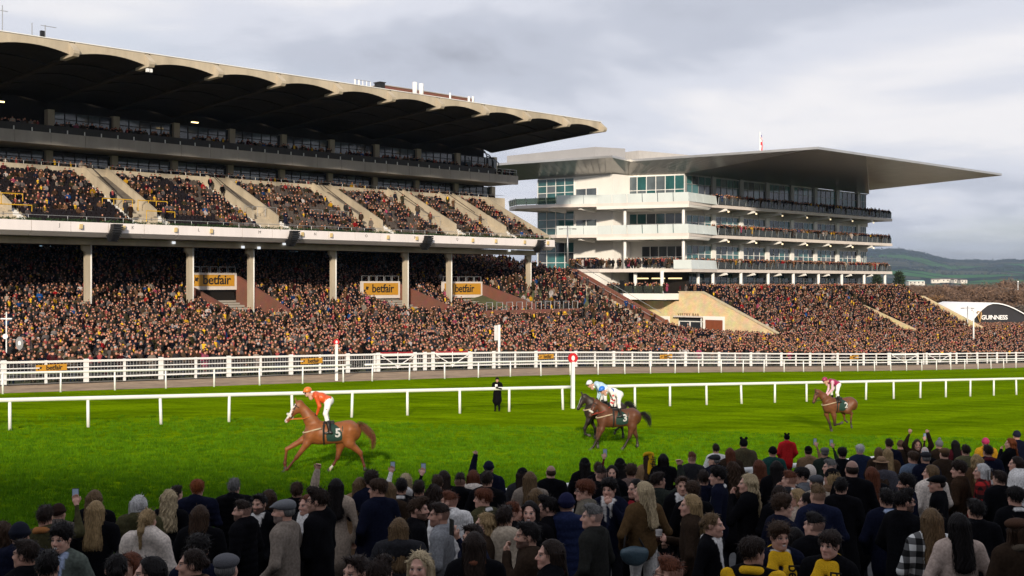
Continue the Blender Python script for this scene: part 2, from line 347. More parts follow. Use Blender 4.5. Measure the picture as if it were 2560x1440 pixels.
def lawn_sheet():
    s = np.sort(np.concatenate([np.linspace(-10, 300, 112), [141.85, 141.95, 159.15, 159.25, 233.15, 233.25, 150, 155]])); V = []; m = 70
    for k in range(m+1):
        f = fence_d(s)+0.5; d = f+(144-f)*k/m
        V.append(np.stack([s*SU-d*CU, s*CU+d*SU, crowd_z(s, d)+0.0], -1))
    V = np.concatenate(V); i = np.arange((m+1)*120).reshape(m+1, 120)
    tag(link('spectator_lawn', np_mesh('spectator_lawn', V, np.stack([i[:-1, :-1], i[:-1, 1:], i[1:, 1:], i[1:, :-1]], -1).reshape(-1, 4), [LAWN], True)), kind='structure')
lawn_sheet()

# ------------------------------------------------------------------ rails and fences
def post_mesh(name, wx, wy, h, mat=None, bev=0.0):
    return MB().box(-wx/2, wx/2, -wy/2, wy/2, -0.1, h).mesh(name, mat or WHITE)
def rail_line(name, label, df, s_list, top, thick, wide, pm, cat='rail', rot_extra=0.0, rail_name='top_rail', lean=0.0):
    P = [sd(s, float(df(s))) for s in s_list]; P = [Vector((p.x, p.y, float(terrain(p.x, p.y)))) for p in P]
    t = thing(name, label, cat, P[0]); o = P[0]
    for i, p in enumerate(P):
        q = link('post', pm, t, p-o); a = P[min(i+1, len(P)-1)]-P[max(i-1, 0)]
        q.rotation_euler = (random.uniform(-lean, lean), random.uniform(-lean, lean), math.atan2(a.y, a.x))
    return t, P, o
def oval_rail(pts, w, h, n=10):
    mb = MB(); vs, fs = [], []
    for i, p in enumerate(pts):
        a = (pts[min(i+1, len(pts)-1)]-pts[max(i-1, 0)]).normalized(); side = Vector((-a.y, a.x, 0)).normalized()
        vs += [p+side*math.cos(2*math.pi*k/n)*w/2+Vector((0, 0, 1))*math.sin(2*math.pi*k/n)*h/2 for k in range(n)]
    for i in range(len(pts)-1): fs += [(i*n+k, (i+1)*n+k, (i+1)*n+(k+1) % n, i*n+(k+1) % n) for k in range(n)]
    fs += [tuple(range(n)), tuple(range(len(pts)*n-1, (len(pts)-1)*n-1, -1))]
    return mb.add(vs, fs)
POSTM = MB().tube([(0, 0, -0.1), (0, 0, 1.16)], [0.068, 0.062], 8).mesh('post', WHITE, smooth=True)
def running(name, label, ss, lift=0.0):
    t, P, o = rail_line(name, label, run_d, ss, 1.24, 0, 0, POSTM, lean=0.03)
    pts = [p+Vector((0, 0, 1.165))-o for p in P]
    a = (pts[0]-pts[1]).normalized()*0.7; b = (pts[-1]-pts[-2]).normalized()*0.55
    oval_rail([pts[0]+a]+pts+[pts[-1]+b], 0.11, 0.165).build('top_rail', WHITE, t, True)
s0 = [20.4+2.97*k for k in range(-3, 9)]+[47.6]
running('running_rail', 'long white plastic running rail across the turf, left of the finish post', s0)
running('running_rail', 'white plastic running rail on the turf, right of the finish post, passing behind the riders', [50.2, 52.6]+[55.2+2.86*k for k in range(0, 19)])
FP = MB().tube([(0, 0, -0.1), (0, 0, 1.1)], [0.058, 0.052], 8).mesh('post', WHITE, smooth=True)
def outer(name, label, ss):
    t, P, o = rail_line(name, label, front_d, ss, 1.15, 0, 0, FP, lean=0.025)
    pts = [p+Vector((0, 0, 1.09))-o for p in P]; a = (pts[0]-pts[1]).normalized()*0.6; b = (pts[-1]-pts[-2]).normalized()*0.6
    oval_rail([pts[0]+a]+pts+[pts[-1]+b], 0.10, 0.13).build('top_rail', WHITE, t, True)
outer('outer_rail', 'white outer running rail along the sandy path, left of the small finish disc', [18.3+3.1*k for k in range(0, 11)])
outer('outer_rail', 'white outer running rail along the sandy path, right of the small finish disc', [51.6+3.1*k for k in range(0, 44)])

# fence in front of the stand crowd: broad flat posts, two boards, wire mesh, yellow boards, two gates
def crowd_fence():
    F0 = sd(20, float(fence_d(20))); F0.z = float(terrain(F0.x, F0.y))
    t = thing('crowd_fence', 'tall white post and board fence with wire mesh holding back the stand crowd', 'fence', F0)
    pw = MB().box(-0.16, 0.16, -0.05, 0.05, -0.1, 1.42).mesh('post', WHITE); pn = MB().box(-0.07, 0.07, -0.05, 0.05, -0.1, 1.38).mesh('post', WHITE)
    def pt(s, z=0.0, off=0.0):
        p = sd(s, float(fence_d(s))+off); p.z = float(terrain(p.x, p.y))+0.035+z; return p-F0
    ss = []; s = 20.0; k = 0
    gates = [(58.6, 62.3), (64.2, 68.2), (132.5, 138.5), (140.5, 146.0)]
    while s < 215:
        if not any(a+0.4 < s < b-0.4 for a, b in gates): ss.append((s, k)); k += 1
        s += 2.55
    for a, b in gates: ss += [(a, 0), (b, 0)]
    for s, k in ss:
        p = pt(s); q = link('post', pw if k % 2 == 0 else pn, t, p); a = pt(s+0.5)-pt(s-0.5); q.rotation_euler = (0, 0, math.atan2(a.y, a.x))
    seg = np.arange(20, 213, 2.0)
    for z, h, nm in ((1.30, 0.13, 'top_board'), (0.93, 0.06, 'middle_board'), (0.30, 0.10, 'bottom_board')):
        mb = MB()
        for a in seg: mb.beam(pt(a, z, -0.075), pt(a+2.0, z, -0.075), 0.045, h)
        mb.build(nm, WHITE, t)
    mb = MB()
    for a in np.arange(20, 110, 0.22):
        if not any(g0 < a < g1 for g0, g1 in gates): mb.beam(pt(a, 0.34, 0.0), pt(a, 1.26, 0.0), 0.014)
    for z in np.arange(0.42, 1.24, 0.11):
        for a in np.arange(20, 110, 4.0): mb.beam(pt(a, z, 0.015), pt(a+4.0, z, 0.015), 0.012)
    tag(mb.build('wire_mesh', STEEL, t), kind='stuff')
    for g0, g1 in gates:
        m = (g0+g1)/2; gm = MB()
        for a, b in ((g0+0.25, m), (m, g1-0.25)):
            gm.beam(pt(a, 1.16, -0.12), pt(b, 0.34, -0.12) if a < m else pt(b, 1.16, -0.12), 0.05, 0.07) if a < m else gm.beam(pt(a, 0.34, -0.12), pt(b, 1.16, -0.12), 0.05, 0.07)
        gm.beam(pt(m, 0.2, -0.13), pt(m, 1.42, -0.13), 0.24, 0.05, up=(0, 0, 1)); gm.beam(pt(g0+.25, 1.20, -.13), pt(g1-.25, 1.20, -.13), .05, .1); gm.beam(pt(g0+.25, .3, -.13), pt(g1-.25, .3, -.13), .05, .1)
        gm.build('gate', WHITE, t)
    red = MB()
    for g0, g1 in gates[:2]: red.beam(pt(g0+0.3, 1.40, 0.0), pt(g1-0.3, 1.40, 0.0), 0.25, 0.10)
    red.build('red_cover', M('red_tarpaulin', (0.35, 0.02, 0.03), 0.6), t)
    return t
crowd_fence()
def along(s, d, z): p = sd(s, d); return Vector((p.x, p.y, float(terrain(p.x, p.y))+0.035+z))
BETM = text_mesh('betfair', 0.41, BLACKP, 0.004, 0.008, 0.95); 
ARW = MB().add([(-0.16, 0, 0), (0, 0.16, 0), (0, 0.06, 0), (0.1, 0.06, 0), (0.1, -0.06, 0), (0, -0.06, 0), (0, -0.16, 0)], [(0, 1, 2, 3, 4, 5, 6)[::-1]]).mesh('emblem', BLACKP)
def rail_board(s, w, lab):
    p = along(s, float(fence_d(s))-0.11, 0.93); t = thing('sponsor_board', lab, 'sign', p, math.atan2(CU, SU)-0.02, 'yellow sponsor boards tied to the crowd fence')
    MB().box(-w/2, w/2, 0, 0.02, -0.19, 0.20).build('panel', SIGNY, t)
    o = link('lettering', BETM, t, (0.16, -0.008, 0.0)); o.rotation_euler = (R(90), 0, 0)
    for dx, dz, sc in ((-0.66, 0.03, 0.62), (-0.80, -0.05, 0.45)):
        o = link('emblem', ARW, t, (dx, -0.008, dz)); o.rotation_euler = (R(90), R(-35), 0); o.scale = (sc,)*3
for x, lab in ((127, 'yellow betfair board on the fence at the far left'), (777, 'yellow betfair board on the fence above the chestnut horse'), (1363, 'yellow betfair board on the fence beside the large red finish disc'), (1663, 'small yellow betfair board on the fence right of the blue capped rider'), (2148, 'small yellow betfair board on the fence above the rearmost horse')):
    rail_board(s_at(x, float(fence_d(s_at(x, 69.0)))), 1.9, lab)

# finish posts and the small signs that stand in the crowd
RED = M('red_paint', (0.50, 0.012, 0.02), 0.45, 0.06, 3)
def disc(mb, c, r, y0, y1, n=28, sx=1.0):
    pr = [(c[0]+math.cos(2*math.pi*k/n)*r*sx, c[2]+math.sin(2*math.pi*k/n)*r) for k in range(n)]
    vs = [(x, y0, z) for x, z in pr]+[(x, y1, z) for x, z in pr]
    return mb.add(vs, [tuple(range(n)), tuple(range(2*n-1, n-1, -1))]+[(i, i+n, (i+1) % n+n, (i+1) % n) for i in range(n)])
def finish(xp, yp, h, r, label, rotz):
    X, Y = ground_px(xp, yp); t = thing('finish_post', label, 'post', (X, Y, float(terrain(X, Y))), rotz)
    MB().box(-0.085, 0.085, -0.085, 0.085, -0.1, h).build('pole', WHITE, t)
    disc(MB(), (0, 0, h+r*0.72), r, -0.05, 0.05).build('red_disc', RED, t); disc(MB(), (0, 0, h+r*0.72), r*0.5, -0.058, 0.058, sx=0.72).build('white_centre', WHITE, t)
finish(1432, 1020, 2.48, 0.27, 'tall white finish post topped by the large red disc beside the running rail', 0.35)
finish(841, 951, 2.42, 0.20, 'white finish post with the smaller red disc at the outer rail', 0.35)
def crowd_pole(x, y0, y1, s, label, kind):
    d = d_at(x, s); z0 = float(crowd_z(s, d)); zt = z_at(y1, s, d); t = thing('course_marker', label, 'marker', FRAME @ Vector((s, d, z0)), math.atan2(CU, SU)-0.7); h = zt-z0
    if kind == 'cross': MB().tube([(0, 0, 0), (0, 0, h)], 0.045, 8).build('pole', WHITE, t); MB().box(-0.36, 0.36, -0.04, 0.04, h-0.48, h-0.40).build('arm', WHITE, t); disc(MB(), (-0.05, 0, h-1.6), 0.17, -0.09, -0.05).build('round_plate', WHITE, t)
    elif kind == 'disc': MB().tube([(0, 0, 0), (0, 0, h-0.6)], 0.05, 8).build('pole', STEEL, t); disc(MB(), (0, 0, h-0.5), 0.42, -0.03, 0.03, sx=0.55).build('grey_plate', M('dull_grey_plate', (.22, .22, .23), .7), t); disc(MB(), (0, 0, h-0.5), 0.15, -0.04, 0.04, sx=0.6).build('white_centre', WHITE, t)
    else: MB().tube([(0, 0, 0), (0, 0, h)], 0.11, 10).build('pole', WHITE, t); MB().box(-0.42, -0.12, -0.06, 0.06, h-1.3, h-0.05).build('side_panel', STEEL, t)
crowd_pole(16, 900, 780, 34, 'thin white cross shaped marker standing in the crowd at the far left', 'cross')
crowd_pole(49, 900, 838, 33, 'grey oval lollipop marker with white centre at the far left fence', 'disc')
crowd_pole(1248, 880, 812, 72, 'short white pole with grey side panel standing in the crowd mid picture', 'pole')
# ------------------------------------------------------------------ main grandstand (left)
ST = Site('main_grandstand', 'large concrete grandstand with scalloped shell roof filling the left of the picture', 'grandstand', (84, 119, 0))
S0, S1, BAY = 30.4, 134.4, 8.0
RIBS = [S1-BAY*k for k in range(14)]
# lower steps and structure under the deck
mb = ST.mb(); prof = [(104.0, -3.0)]
for k in range(24):
    d = 119+k; z = 2.9+k*0.279; prof += [(d, z-0.03), (d, z+0.2)]
prof += [(143, 9.6), (143, -3.0)]
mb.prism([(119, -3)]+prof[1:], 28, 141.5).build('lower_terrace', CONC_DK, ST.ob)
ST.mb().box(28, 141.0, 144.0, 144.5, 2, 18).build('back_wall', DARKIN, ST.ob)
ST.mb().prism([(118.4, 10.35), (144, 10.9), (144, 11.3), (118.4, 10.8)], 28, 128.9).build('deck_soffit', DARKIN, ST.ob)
SKYGLOW = M('back_window_glass', (0.35, 0.5, 0.6), 0.2, 0.2, 1)
# columns with a pale downpipe
CD = 119.0
for x in (-40, 220, 476, 628, 834, 1015, 1124, 1323):
    s = s_at(x-2, CD); zb = float(crowd_z(s, CD))-0.5
    c = ST.mb().box(s-0.26, s+0.24, CD-0.22, CD+0.28, zb, 10.27).build('column', CONCRETE, ST.ob)
    ST.mb().hexa([(s-0.62, CD-0.2, 9.8), (s-0.26, CD-0.2, 9.5), (s-0.26, CD+0.2, 9.5), (s-0.62, CD+0.2, 9.8), (s-0.62, CD-0.2, 10.26), (s-0.26, CD-0.2, 10.26), (s-0.26, CD+0.2, 10.26), (s-0.62, CD+0.2, 10.26)]).build('bracket', CONCRETE, ST.ob)
    ST.mb().tube([(s+0.34, CD-0.20, zb), (s+0.34, CD-0.20, 11.0)], 0.085, 8).build('downpipe', WHITE, ST.ob, True)
ST.mb().box(28, 128.2, 117.6, 119.2, 10.28, 10.95).build('edge_beam', CONCRETE, ST.ob)
# white fascia panels with their chamfered lower lip
FD = 114.2; s = 28.0; k = 0
while s < 128.3:
    e = min(s+4.0, 128.4)
    ST.mb().prism([(FD, 11.42), (FD+0.02, 12.42), (FD+0.35, 12.42), (FD+0.35, 11.5), (FD+2.2, 11.1), (FD+2.2, 10.98), (FD+0.75, 10.98)], s+0.025, e-0.025).build('fascia_panel', FASCIA, ST.ob)
    s = e; k += 1
ST.mb().box(28, 128.3, FD+0.06, FD+1.4, 11.55, 12.36).build('deck_edge', CONCRETE, ST.ob)
LETM = {}
for x, c in ((149, 'J'), (332, 'K'), (497, 'L'), (649, 'M'), (788, 'N'), (916, 'O'), (1037, 'P'), (1143, 'Q')):
    s = s_at(x, FD); o = ST.at('letter', text_mesh(c, 0.48, M('letter_grey', (0.12, 0.11, 0.11), 0.6), 0.004), (s, FD-0.008, 12.02)); o.rotation_euler = (R(90), 0, 0)
LAMPY = M('fascia_lamp_housing', (0.55, 0.42, 0.2), 0.5)
for x in (200, 307, 437, 526, 754, 826, 968, 1040, 1180, 1238, 1310, 1368):
    s = s_at(x, FD); ST.mb().hexa([(s-.10, FD-.32, 11.72), (s+.12, FD-.32, 11.72), (s+.12, FD, 11.72), (s-.10, FD, 11.72), (s-.04, FD-.22, 12.2), (s+.22, FD-.22, 12.2), (s+.22, FD, 12.2), (s-.04, FD, 12.2)]).build('fascia_lamp', LAMPY, ST.ob)
# hanging banana-shaped loudspeaker arrays: each is a thing of its own
for x, w in ((290, 'leftmost of the black curved loudspeakers hung from the white stand fascia'), (735, 'black curved loudspeaker hung from the fascia right of the third pillar'), (1070, 'black curved loudspeaker hung from the fascia between the fifth and sixth pillars'), (1352, 'rightmost black curved loudspeaker hung at the end of the white fascia')):
    s = s_at(x, FD-0.7); sp = Site('loudspeaker', w, 'loudspeaker', (s, FD-0.7, 11.0), 'loudspeaker arrays on the grandstand fascia')
    for k in range(9):
        a = k/8; y = FD-0.85+1.0*a*a; z = 12.2-0.20*k+.25*a*a; an = 1.0*a
        c, sn = math.cos(an), math.sin(an); h, dp = 0.092, 0.36
        pts = []
        for zz in (-h, h):
            for xx, yy in ((-0.5, -dp), (0.5, -dp), (0.5, dp), (-0.5, dp)): pts.append((s+xx, y+yy*c+zz*sn, z+zz*c-yy*sn*-1.0))
        sp.mb().hexa(pts).build('speaker_box', BLACKP, sp.ob)
    sp.mb().beam((s, FD-0.2, 12.3), (s, FD-0.6, 12.15), 0.1).build('bracket', BLACKP, sp.ob)
# seating deck
NR, D0, Z0, RD, RZ = 15, 115.6, 12.15, 0.90, 0.415
prof = [(D0-0.2, 11.4)]
for k in range(NR): prof += [(D0+k*RD, Z0+k*RZ-RZ+0.01), (D0+k*RD, Z0+k*RZ)]
prof += [(D0+NR*RD, Z0+NR*RZ-RZ), (D0+NR*RD, 11.4)]
ST.mb().prism(prof, 28, 128.2).build('seating_deck', CONCRETE, ST.ob)
VOM = [s_at(x, 128.0) for x in (252, 556, 818, 1004, 1130)]; VOM = [VOM[0]-(VOM[1]-VOM[0])]+VOM
def rake(d): return Z0+(d-D0)/RD*RZ
STEPW = M('white_step_paint', (0.70, 0.69, 0.67), 0.7, 0.06, 1.5)
for v in VOM:
    for off, dl in ((-1.55, 119.3), (1.25, 118.4)):      # sloping side walls
        a, b = dl, 129.3
        ST.mb().hexa([(v+off, a, rake(a)-0.3), (v+off+0.3, a, rake(a)-0.3), (v+off+0.3, b, rake(b)-0.3), (v+off, b, rake(b)-0.3),
                      (v+off, a, rake(a)+0.85), (v+off+0.3, a, rake(a)+0.85), (v+off+0.3, b, rake(b)+1.1), (v+off, b, rake(b)+1.1)]).build('stair_wall', CONCRETE, ST.ob)
    ST.mb().hexa([(v-1.25, 122.5, rake(122.5)-.1), (v+1.25, 122.5, rake(122.5)-.1), (v+1.25, 129.2, rake(129.2)-.1), (v-1.25, 129.2, rake(129.2)-.1), (v-1.25, 122.5, rake(122.5)+.08), (v+1.25, 122.5, rake(122.5)+.08), (v+1.25, 129.2, rake(129.2)+.08), (v-1.25, 129.2, rake(129.2)+.08)]).build('ramp', M('channel_shade_ramp', (.15, .13, .11), .9, .2, 1.0), ST.ob)  # ramp coloured dark to stand for a deep, shaded channel
    ST.mb().tube([(v-1.25, 122, rake(122)+1.2), (v-1.25, 129, rake(129)+1.7)], 0.05, 6).build('handrail', DARKFRAME, ST.ob)
    for sx in (-2.3, 1.62):                                # white painted stair flights beside the walls
        st = ST.mb()
        for k in range(0, NR):
            d = D0+k*RD; st.box(v+sx, v+sx+0.62, d-0.02, d+0.45, Z0+k*RZ-0.3, Z0+k*RZ+0.03); st.box(v+sx, v+sx+0.62, d+0.45, d+0.88, Z0+k*RZ-0.3, Z0+k*RZ+0.22)
        st.build('stair_flight', STEPW, ST.ob)
for x, y, w in ((10, 500, 2.3), (30, 500, 2.2), (282, 520, 2.4), (308, 520, 2.2), (368, 526, 2.2), (395, 526, 2.3), (35, 541, 3.6), (402, 553, 3.4)):
    d = 117.2 if y > 530 else 120.0; s = s_at(x, d); z = rake(d)
    ST.mb().tube([(s-w/2, d, z), (s-w/2, d, z+1.15), (s+w/2, d, z+1.15), (s+w/2, d, z)], 0.055, 8).build('yellow_guard', YELLOW, ST.ob)
for x in (628, 648, 676, 792, 838, 858, 1070, 1088, 1205):
    d = 120.0; s = s_at(x, d); z = rake(d); ST.mb().tube([(s-.9, d, z), (s-.9, d, z+1.15), (s+.9, d, z+1.15), (s+.9, d, z)], 0.035, 6).build('steel_guard', STEEL, ST.ob)
ST.mb().tube([(28, 114.9, 13.0), (128.2, 114.9, 13.0)], 0.03, 6).build('front_handrail', STEEL, ST.ob)
hp = ST.mb()
for s in np.arange(28, 128.2, 2.0): hp.tube([(s, 114.9, 12.3), (s, 114.9, 13.0)], 0.025, 5, False)
hp.build('front_handrail_posts', STEEL, ST.ob)
# seats
def seat_tpl():
    m = MB()
    m.hexa([(-.22, .30, .42), (.22, .30, .42), (.22, .35, .40), (-.22, .35, .40), (-.20, .37, .86), (.20, .37, .86), (.20, .41, .85), (-.20, .41, .85)])
    m.hexa([(-.21, .12, .40), (.21, .12, .40), (.21, .33, .36), (-.21, .33, .36), (-.21, .16, .72), (.21, .16, .72), (.21, .21, .72), (-.21, .21, .72)])
    m.box(-.05, .05, .20, .34, 0, .40)
    return m
SEAT_POS = []; TPL = seat_tpl(); TV = np.array(TPL.v); TF = np.array(TPL.f)
def blocked(s): return any(v-2.45 < s < v+2.35 for v in VOM)
for k in range(NR):
    for s in np.arange(29, 127.6, 0.53):
        if not blocked(s): SEAT_POS.append((s, D0+k*RD+0.28, Z0+k*RZ))
SEAT_POS = np.array(SEAT_POS)
SPX = SEAT_POS[:, 0]*SU-SEAT_POS[:, 1]*CU; SPY = SEAT_POS[:, 0]*CU+SEAT_POS[:, 1]*SU
vis = (CX+FPX*SPX/SPY > -5)
order = np.argsort(np.where(vis, SPY, 1e9)); near300 = set(order[:300].tolist())
dark_limit = s_at(500, 122)
smd = TPL.mesh('seat', SEATD); smg = TPL.mesh('seat', SEATG)
for i in near300:
    p = SEAT_POS[i]; ST.at('seat', smd if p[0] < dark_limit else smg, p)
for nm, mat, sel in (('seat_rows', SEATD, lambda p: p[0] < dark_limit), ('seat_rows', SEATG, lambda p: p[0] >= dark_limit)):
    Q = np.array([p for i, p in enumerate(SEAT_POS) if i not in near300 and sel(p)])
    V = (TV[None]+Q[:, None]-np.array(ST.base)).reshape(-1, 3); F = (TF[None]+np.arange(len(Q))[:, None, None]*len(TV)).reshape(-1, 4)
    tag(link(nm, np_mesh(nm, V, F, [mat]), ST.ob), kind='stuff')
# garland of greenery along the fascia
GREEN = M('evergreen_garland', (0.018, 0.050, 0.012), 0.9, 0.5, 4)
def garland():
    n = 9000; s = RNG.uniform(28, 128.1, n); gaps = np.array([31+5.6*k for k in range(20)])
    keep = np.min(np.abs(s[:, None]-gaps[None]), 1) > 0.18; s = s[keep]; n = len(s)
    a = RNG.uniform(0, 2*np.pi, n); r = RNG.uniform(0, 0.20, n)+0.05*np.sin(s*7.0)
    c = np.stack([s, FD+0.25+r*np.cos(a), 12.53+r*np.sin(a)*0.9], -1)-np.array(ST.base)
    u = RNG.normal(0, 0.085, (n, 3)); w = RNG.normal(0, 0.05, (n, 3))
    V = np.stack([c-u, c+w, c+u], 1).reshape(-1, 3); F = np.arange(n*3).reshape(-1, 3)
    tag(link('garland', np_mesh('garland', V, F, [GREEN]), ST.ob), kind='stuff')
garland()
# wall behind the seats, balcony level and its windows
ST.mb().box(28, 133.6, 129.2, 129.55, 16.5, 19.35).build('upper_wall', CONCRETE, ST.ob)
ST.mb().prism([(115.2, 11.6), (129.2, 11.6), (129.2, 19.0), (127.6, 18.9), (115.2, 13.0)], 128.25, 128.6).build('end_parapet', CONCRETE, ST.ob)
ST.mb().box(28, 133.5, 129.55, 133.2, 18.0, 18.3).build('upper_floor', CONC_DK, ST.ob)
ST.mb().tube([(28, 129.35, 19.75), (133.6, 129.35, 19.75)], 0.03, 6).build('upper_handrail', STEEL, ST.ob)
hp = ST.mb()
for s in np.arange(28, 133.5, 2.0): hp.tube([(s, 129.35, 19.3), (s, 129.35, 19.75)], 0.028, 5, False)
hp.build('upper_handrail_posts', WHITE, ST.ob)
def glazing(site, s0, s1, d, z0, z1, npane, transom, glassm, framem, fw=0.09):
    """one window unit: separate panes in a frame"""
    fr = site.mb(); w = (s1-s0)/npane; zt = z0+(z1-z0)*transom
    for k in range(npane+1): fr.box(s0+k*w-fw/2, s0+k*w+fw/2, d-0.10, d+0.06, z0, z1)
    for z in (z0, zt, z1-fw): fr.box(s0, s1, d-0.085, d+0.05, z, z+fw)
    f = fr.build('window', framem, site.ob)
    for k in range(npane):
        for a, b in ((z0+fw, zt), (zt+fw, z1-fw)):
            g = glassm if not isinstance(glassm, (list, tuple)) else random.choice(glassm)
            MB(site.base).box(s0+k*w+fw/2, s0+(k+1)*w-fw/2, d-0.02, d+0.02, a, b).build('pane', g, f)
for i in range(13):
    a, b = RIBS[i+1], RIBS[i]
    if b < 44: continue
    for z0, z1, d in ((18.3, 21.3, 133.0), (22.75, 25.9, 132.6)):
        ST.mb().box(b-0.4, b+0.4, d-0.55, d+0.3, z0, z1+0.1).build('pier', CONCRETE, ST.ob)
        if not (z0 > 20 and i == 9): glazing(ST, a+0.42, b-0.42, d, z0, z1, 5, 0.72, [DARKGLASS, DARKGLASS, BLUEGLASS], DARKFRAME)
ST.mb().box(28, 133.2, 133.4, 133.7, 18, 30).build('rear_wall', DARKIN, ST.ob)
# the long concrete balcony band
s = 28.0
while s < 134.1:
    e = min(s+4.0, 134.3)
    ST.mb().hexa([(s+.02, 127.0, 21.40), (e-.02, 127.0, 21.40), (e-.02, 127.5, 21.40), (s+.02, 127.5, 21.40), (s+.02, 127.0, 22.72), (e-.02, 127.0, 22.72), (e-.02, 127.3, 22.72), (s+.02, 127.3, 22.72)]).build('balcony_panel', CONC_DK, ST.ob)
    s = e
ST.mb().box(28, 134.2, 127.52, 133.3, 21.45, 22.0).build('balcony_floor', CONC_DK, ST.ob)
ST.mb().box(28, 129.5, 127.32, 127.36, 22.74, 23.55).build('balcony_screen', DARKFRAME, ST.ob)
for s in np.arange(40, 129.5, 2.0):
    ST.mb().box(s-0.05, s+0.05, 127.22, 127.3, 22.74, 23.15).build('screen_bracket', WHITE, ST.ob)
er = ST.mb(); er.tube([(129.5, 127.2, 23.6), (134.1, 127.2, 23.6), (134.1, 132, 23.6)], 0.04, 6); er.tube([(129.5, 127.2, 23.2), (134.1, 127.2, 23.2), (134.1, 132, 23.2)], 0.03, 6)
for p in ((131, 127.2), (132.5, 127.2), (134.1, 127.2), (134.1, 129.5)): er.tube([(*p, 22.7), (*p, 23.6)], 0.035, 6)
er.build('balcony_end_railing', STEEL, ST.ob)
# arched glazed end screen of the upper room
ar = ST.mb(); pts = []
for k in range(13):
    t = k/12*math.pi/2; pts.append((134.2+1.9*math.sin(t)*0+1.5*(1-math.cos(t))*0, 0, 0))
for ds in (0.0, 1.3, 2.6):
    ar.tube([(130.2+ds*0.9, 129.5-0.0*ds, 22.7), (130.2+ds*0.9, 129.5, 25.0-0.1*ds), (130.0+ds*0.75, 129.9, 26.3-0.35*ds), (129.6+ds*0.5, 130.6, 26.9-0.4*ds)], 0.09, 6)
ar.build('end_screen_frame', DARKFRAME, ST.ob)
ST.mb().box(129.9, 132.2, 129.62, 129.66, 22.7, 25.3).build('end_screen_glass', DARKGLASS, ST.ob)
# roof: ribs and barrel shells between them
RE, RB = 110.7, 133.0
def rz(d): return -0.062*(d-RE)
for i, s in enumerate(RIBS):
    pr = [(RE-0.95, 28.35), (RE-0.95, 28.62), (RE+0.30, 29.62), (RE+1.5, 29.55), (RB, 28.6), (RB, 26.75), (RE+1.6, 28.02), (RE-0.75, 28.08)]
    tip = [(RE-0.95, 28.35), (RE-0.95, 28.62), (RE+0.30, 29.62), (RE+1.5, 29.55), (RE+1.9, 28.0), (RE+1.6, 28.02), (RE-0.75, 28.08)]
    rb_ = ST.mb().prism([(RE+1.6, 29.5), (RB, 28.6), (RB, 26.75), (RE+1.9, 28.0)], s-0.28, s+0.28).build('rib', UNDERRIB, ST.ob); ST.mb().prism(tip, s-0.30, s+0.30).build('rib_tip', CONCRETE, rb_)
NA = 10
for i in range(13):
    a, b = RIBS[i+1]+0.30, RIBS[i]-0.30; vs, fs = [], []
    mb = ST.mb()
    for k in range(NA+1):
        t = k/NA; s = a+(b-a)*t; zz = 28.34+0.50*(1-(2*t-1)**2)
        vs += [(s, RE, zz), (s, RE, 29.52), (s, RE+0.42, zz+0.03), (s, RB, zz+rz(RB)-0.15), (s, RB, 29.6), (s, RE+0.3, 29.58)]
    for k in range(NA):
        o, p = k*6, (k+1)*6
        fs += [(o, p, p+1, o+1), (o+1, p+1, p+5, o+5), (o+5, p+5, p+4, o+4)]
    mb.add(vs, fs)
    sh = mb.build('roof_shell', CONCRETE, ST.ob)
    m2 = ST.mb(); v2, f2 = [], []
    for k in range(NA+1):
        t = k/NA; s = a+(b-a)*t; zz = 28.34+0.50*(1-(2*t-1)**2); v2 += [(s, RE, zz), (s, RE+0.42, zz+0.03), (s, RB, zz+rz(RB)-0.15)]
    for k in range(NA): o, p = k*3, (k+1)*3; f2 += [(o, o+1, p+1, p), (o+1, o+2, p+2, p+1)]
    for j in (4, 8, 12, 16): # thin cross joints under the shell
        dd = RE+j*1.25; 
        for k in range(NA):
            t0, t1 = k/NA, (k+1)/NA; z_0 = 28.26+0.50*(1-(2*t0-1)**2)+rz(dd); z_1 = 28.26+0.50*(1-(2*t1-1)**2)+rz(dd)
            m2.beam((a+(b-a)*t0, dd, z_0), (a+(b-a)*t1, dd, z_1), 0.22, 0.12)
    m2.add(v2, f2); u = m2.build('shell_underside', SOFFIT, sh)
ST.mb().box(28, S1+0.3, RE+0.02, RE+0.30, 29.58, 29.66).build('roof_flashing', WHITE, ST.ob)
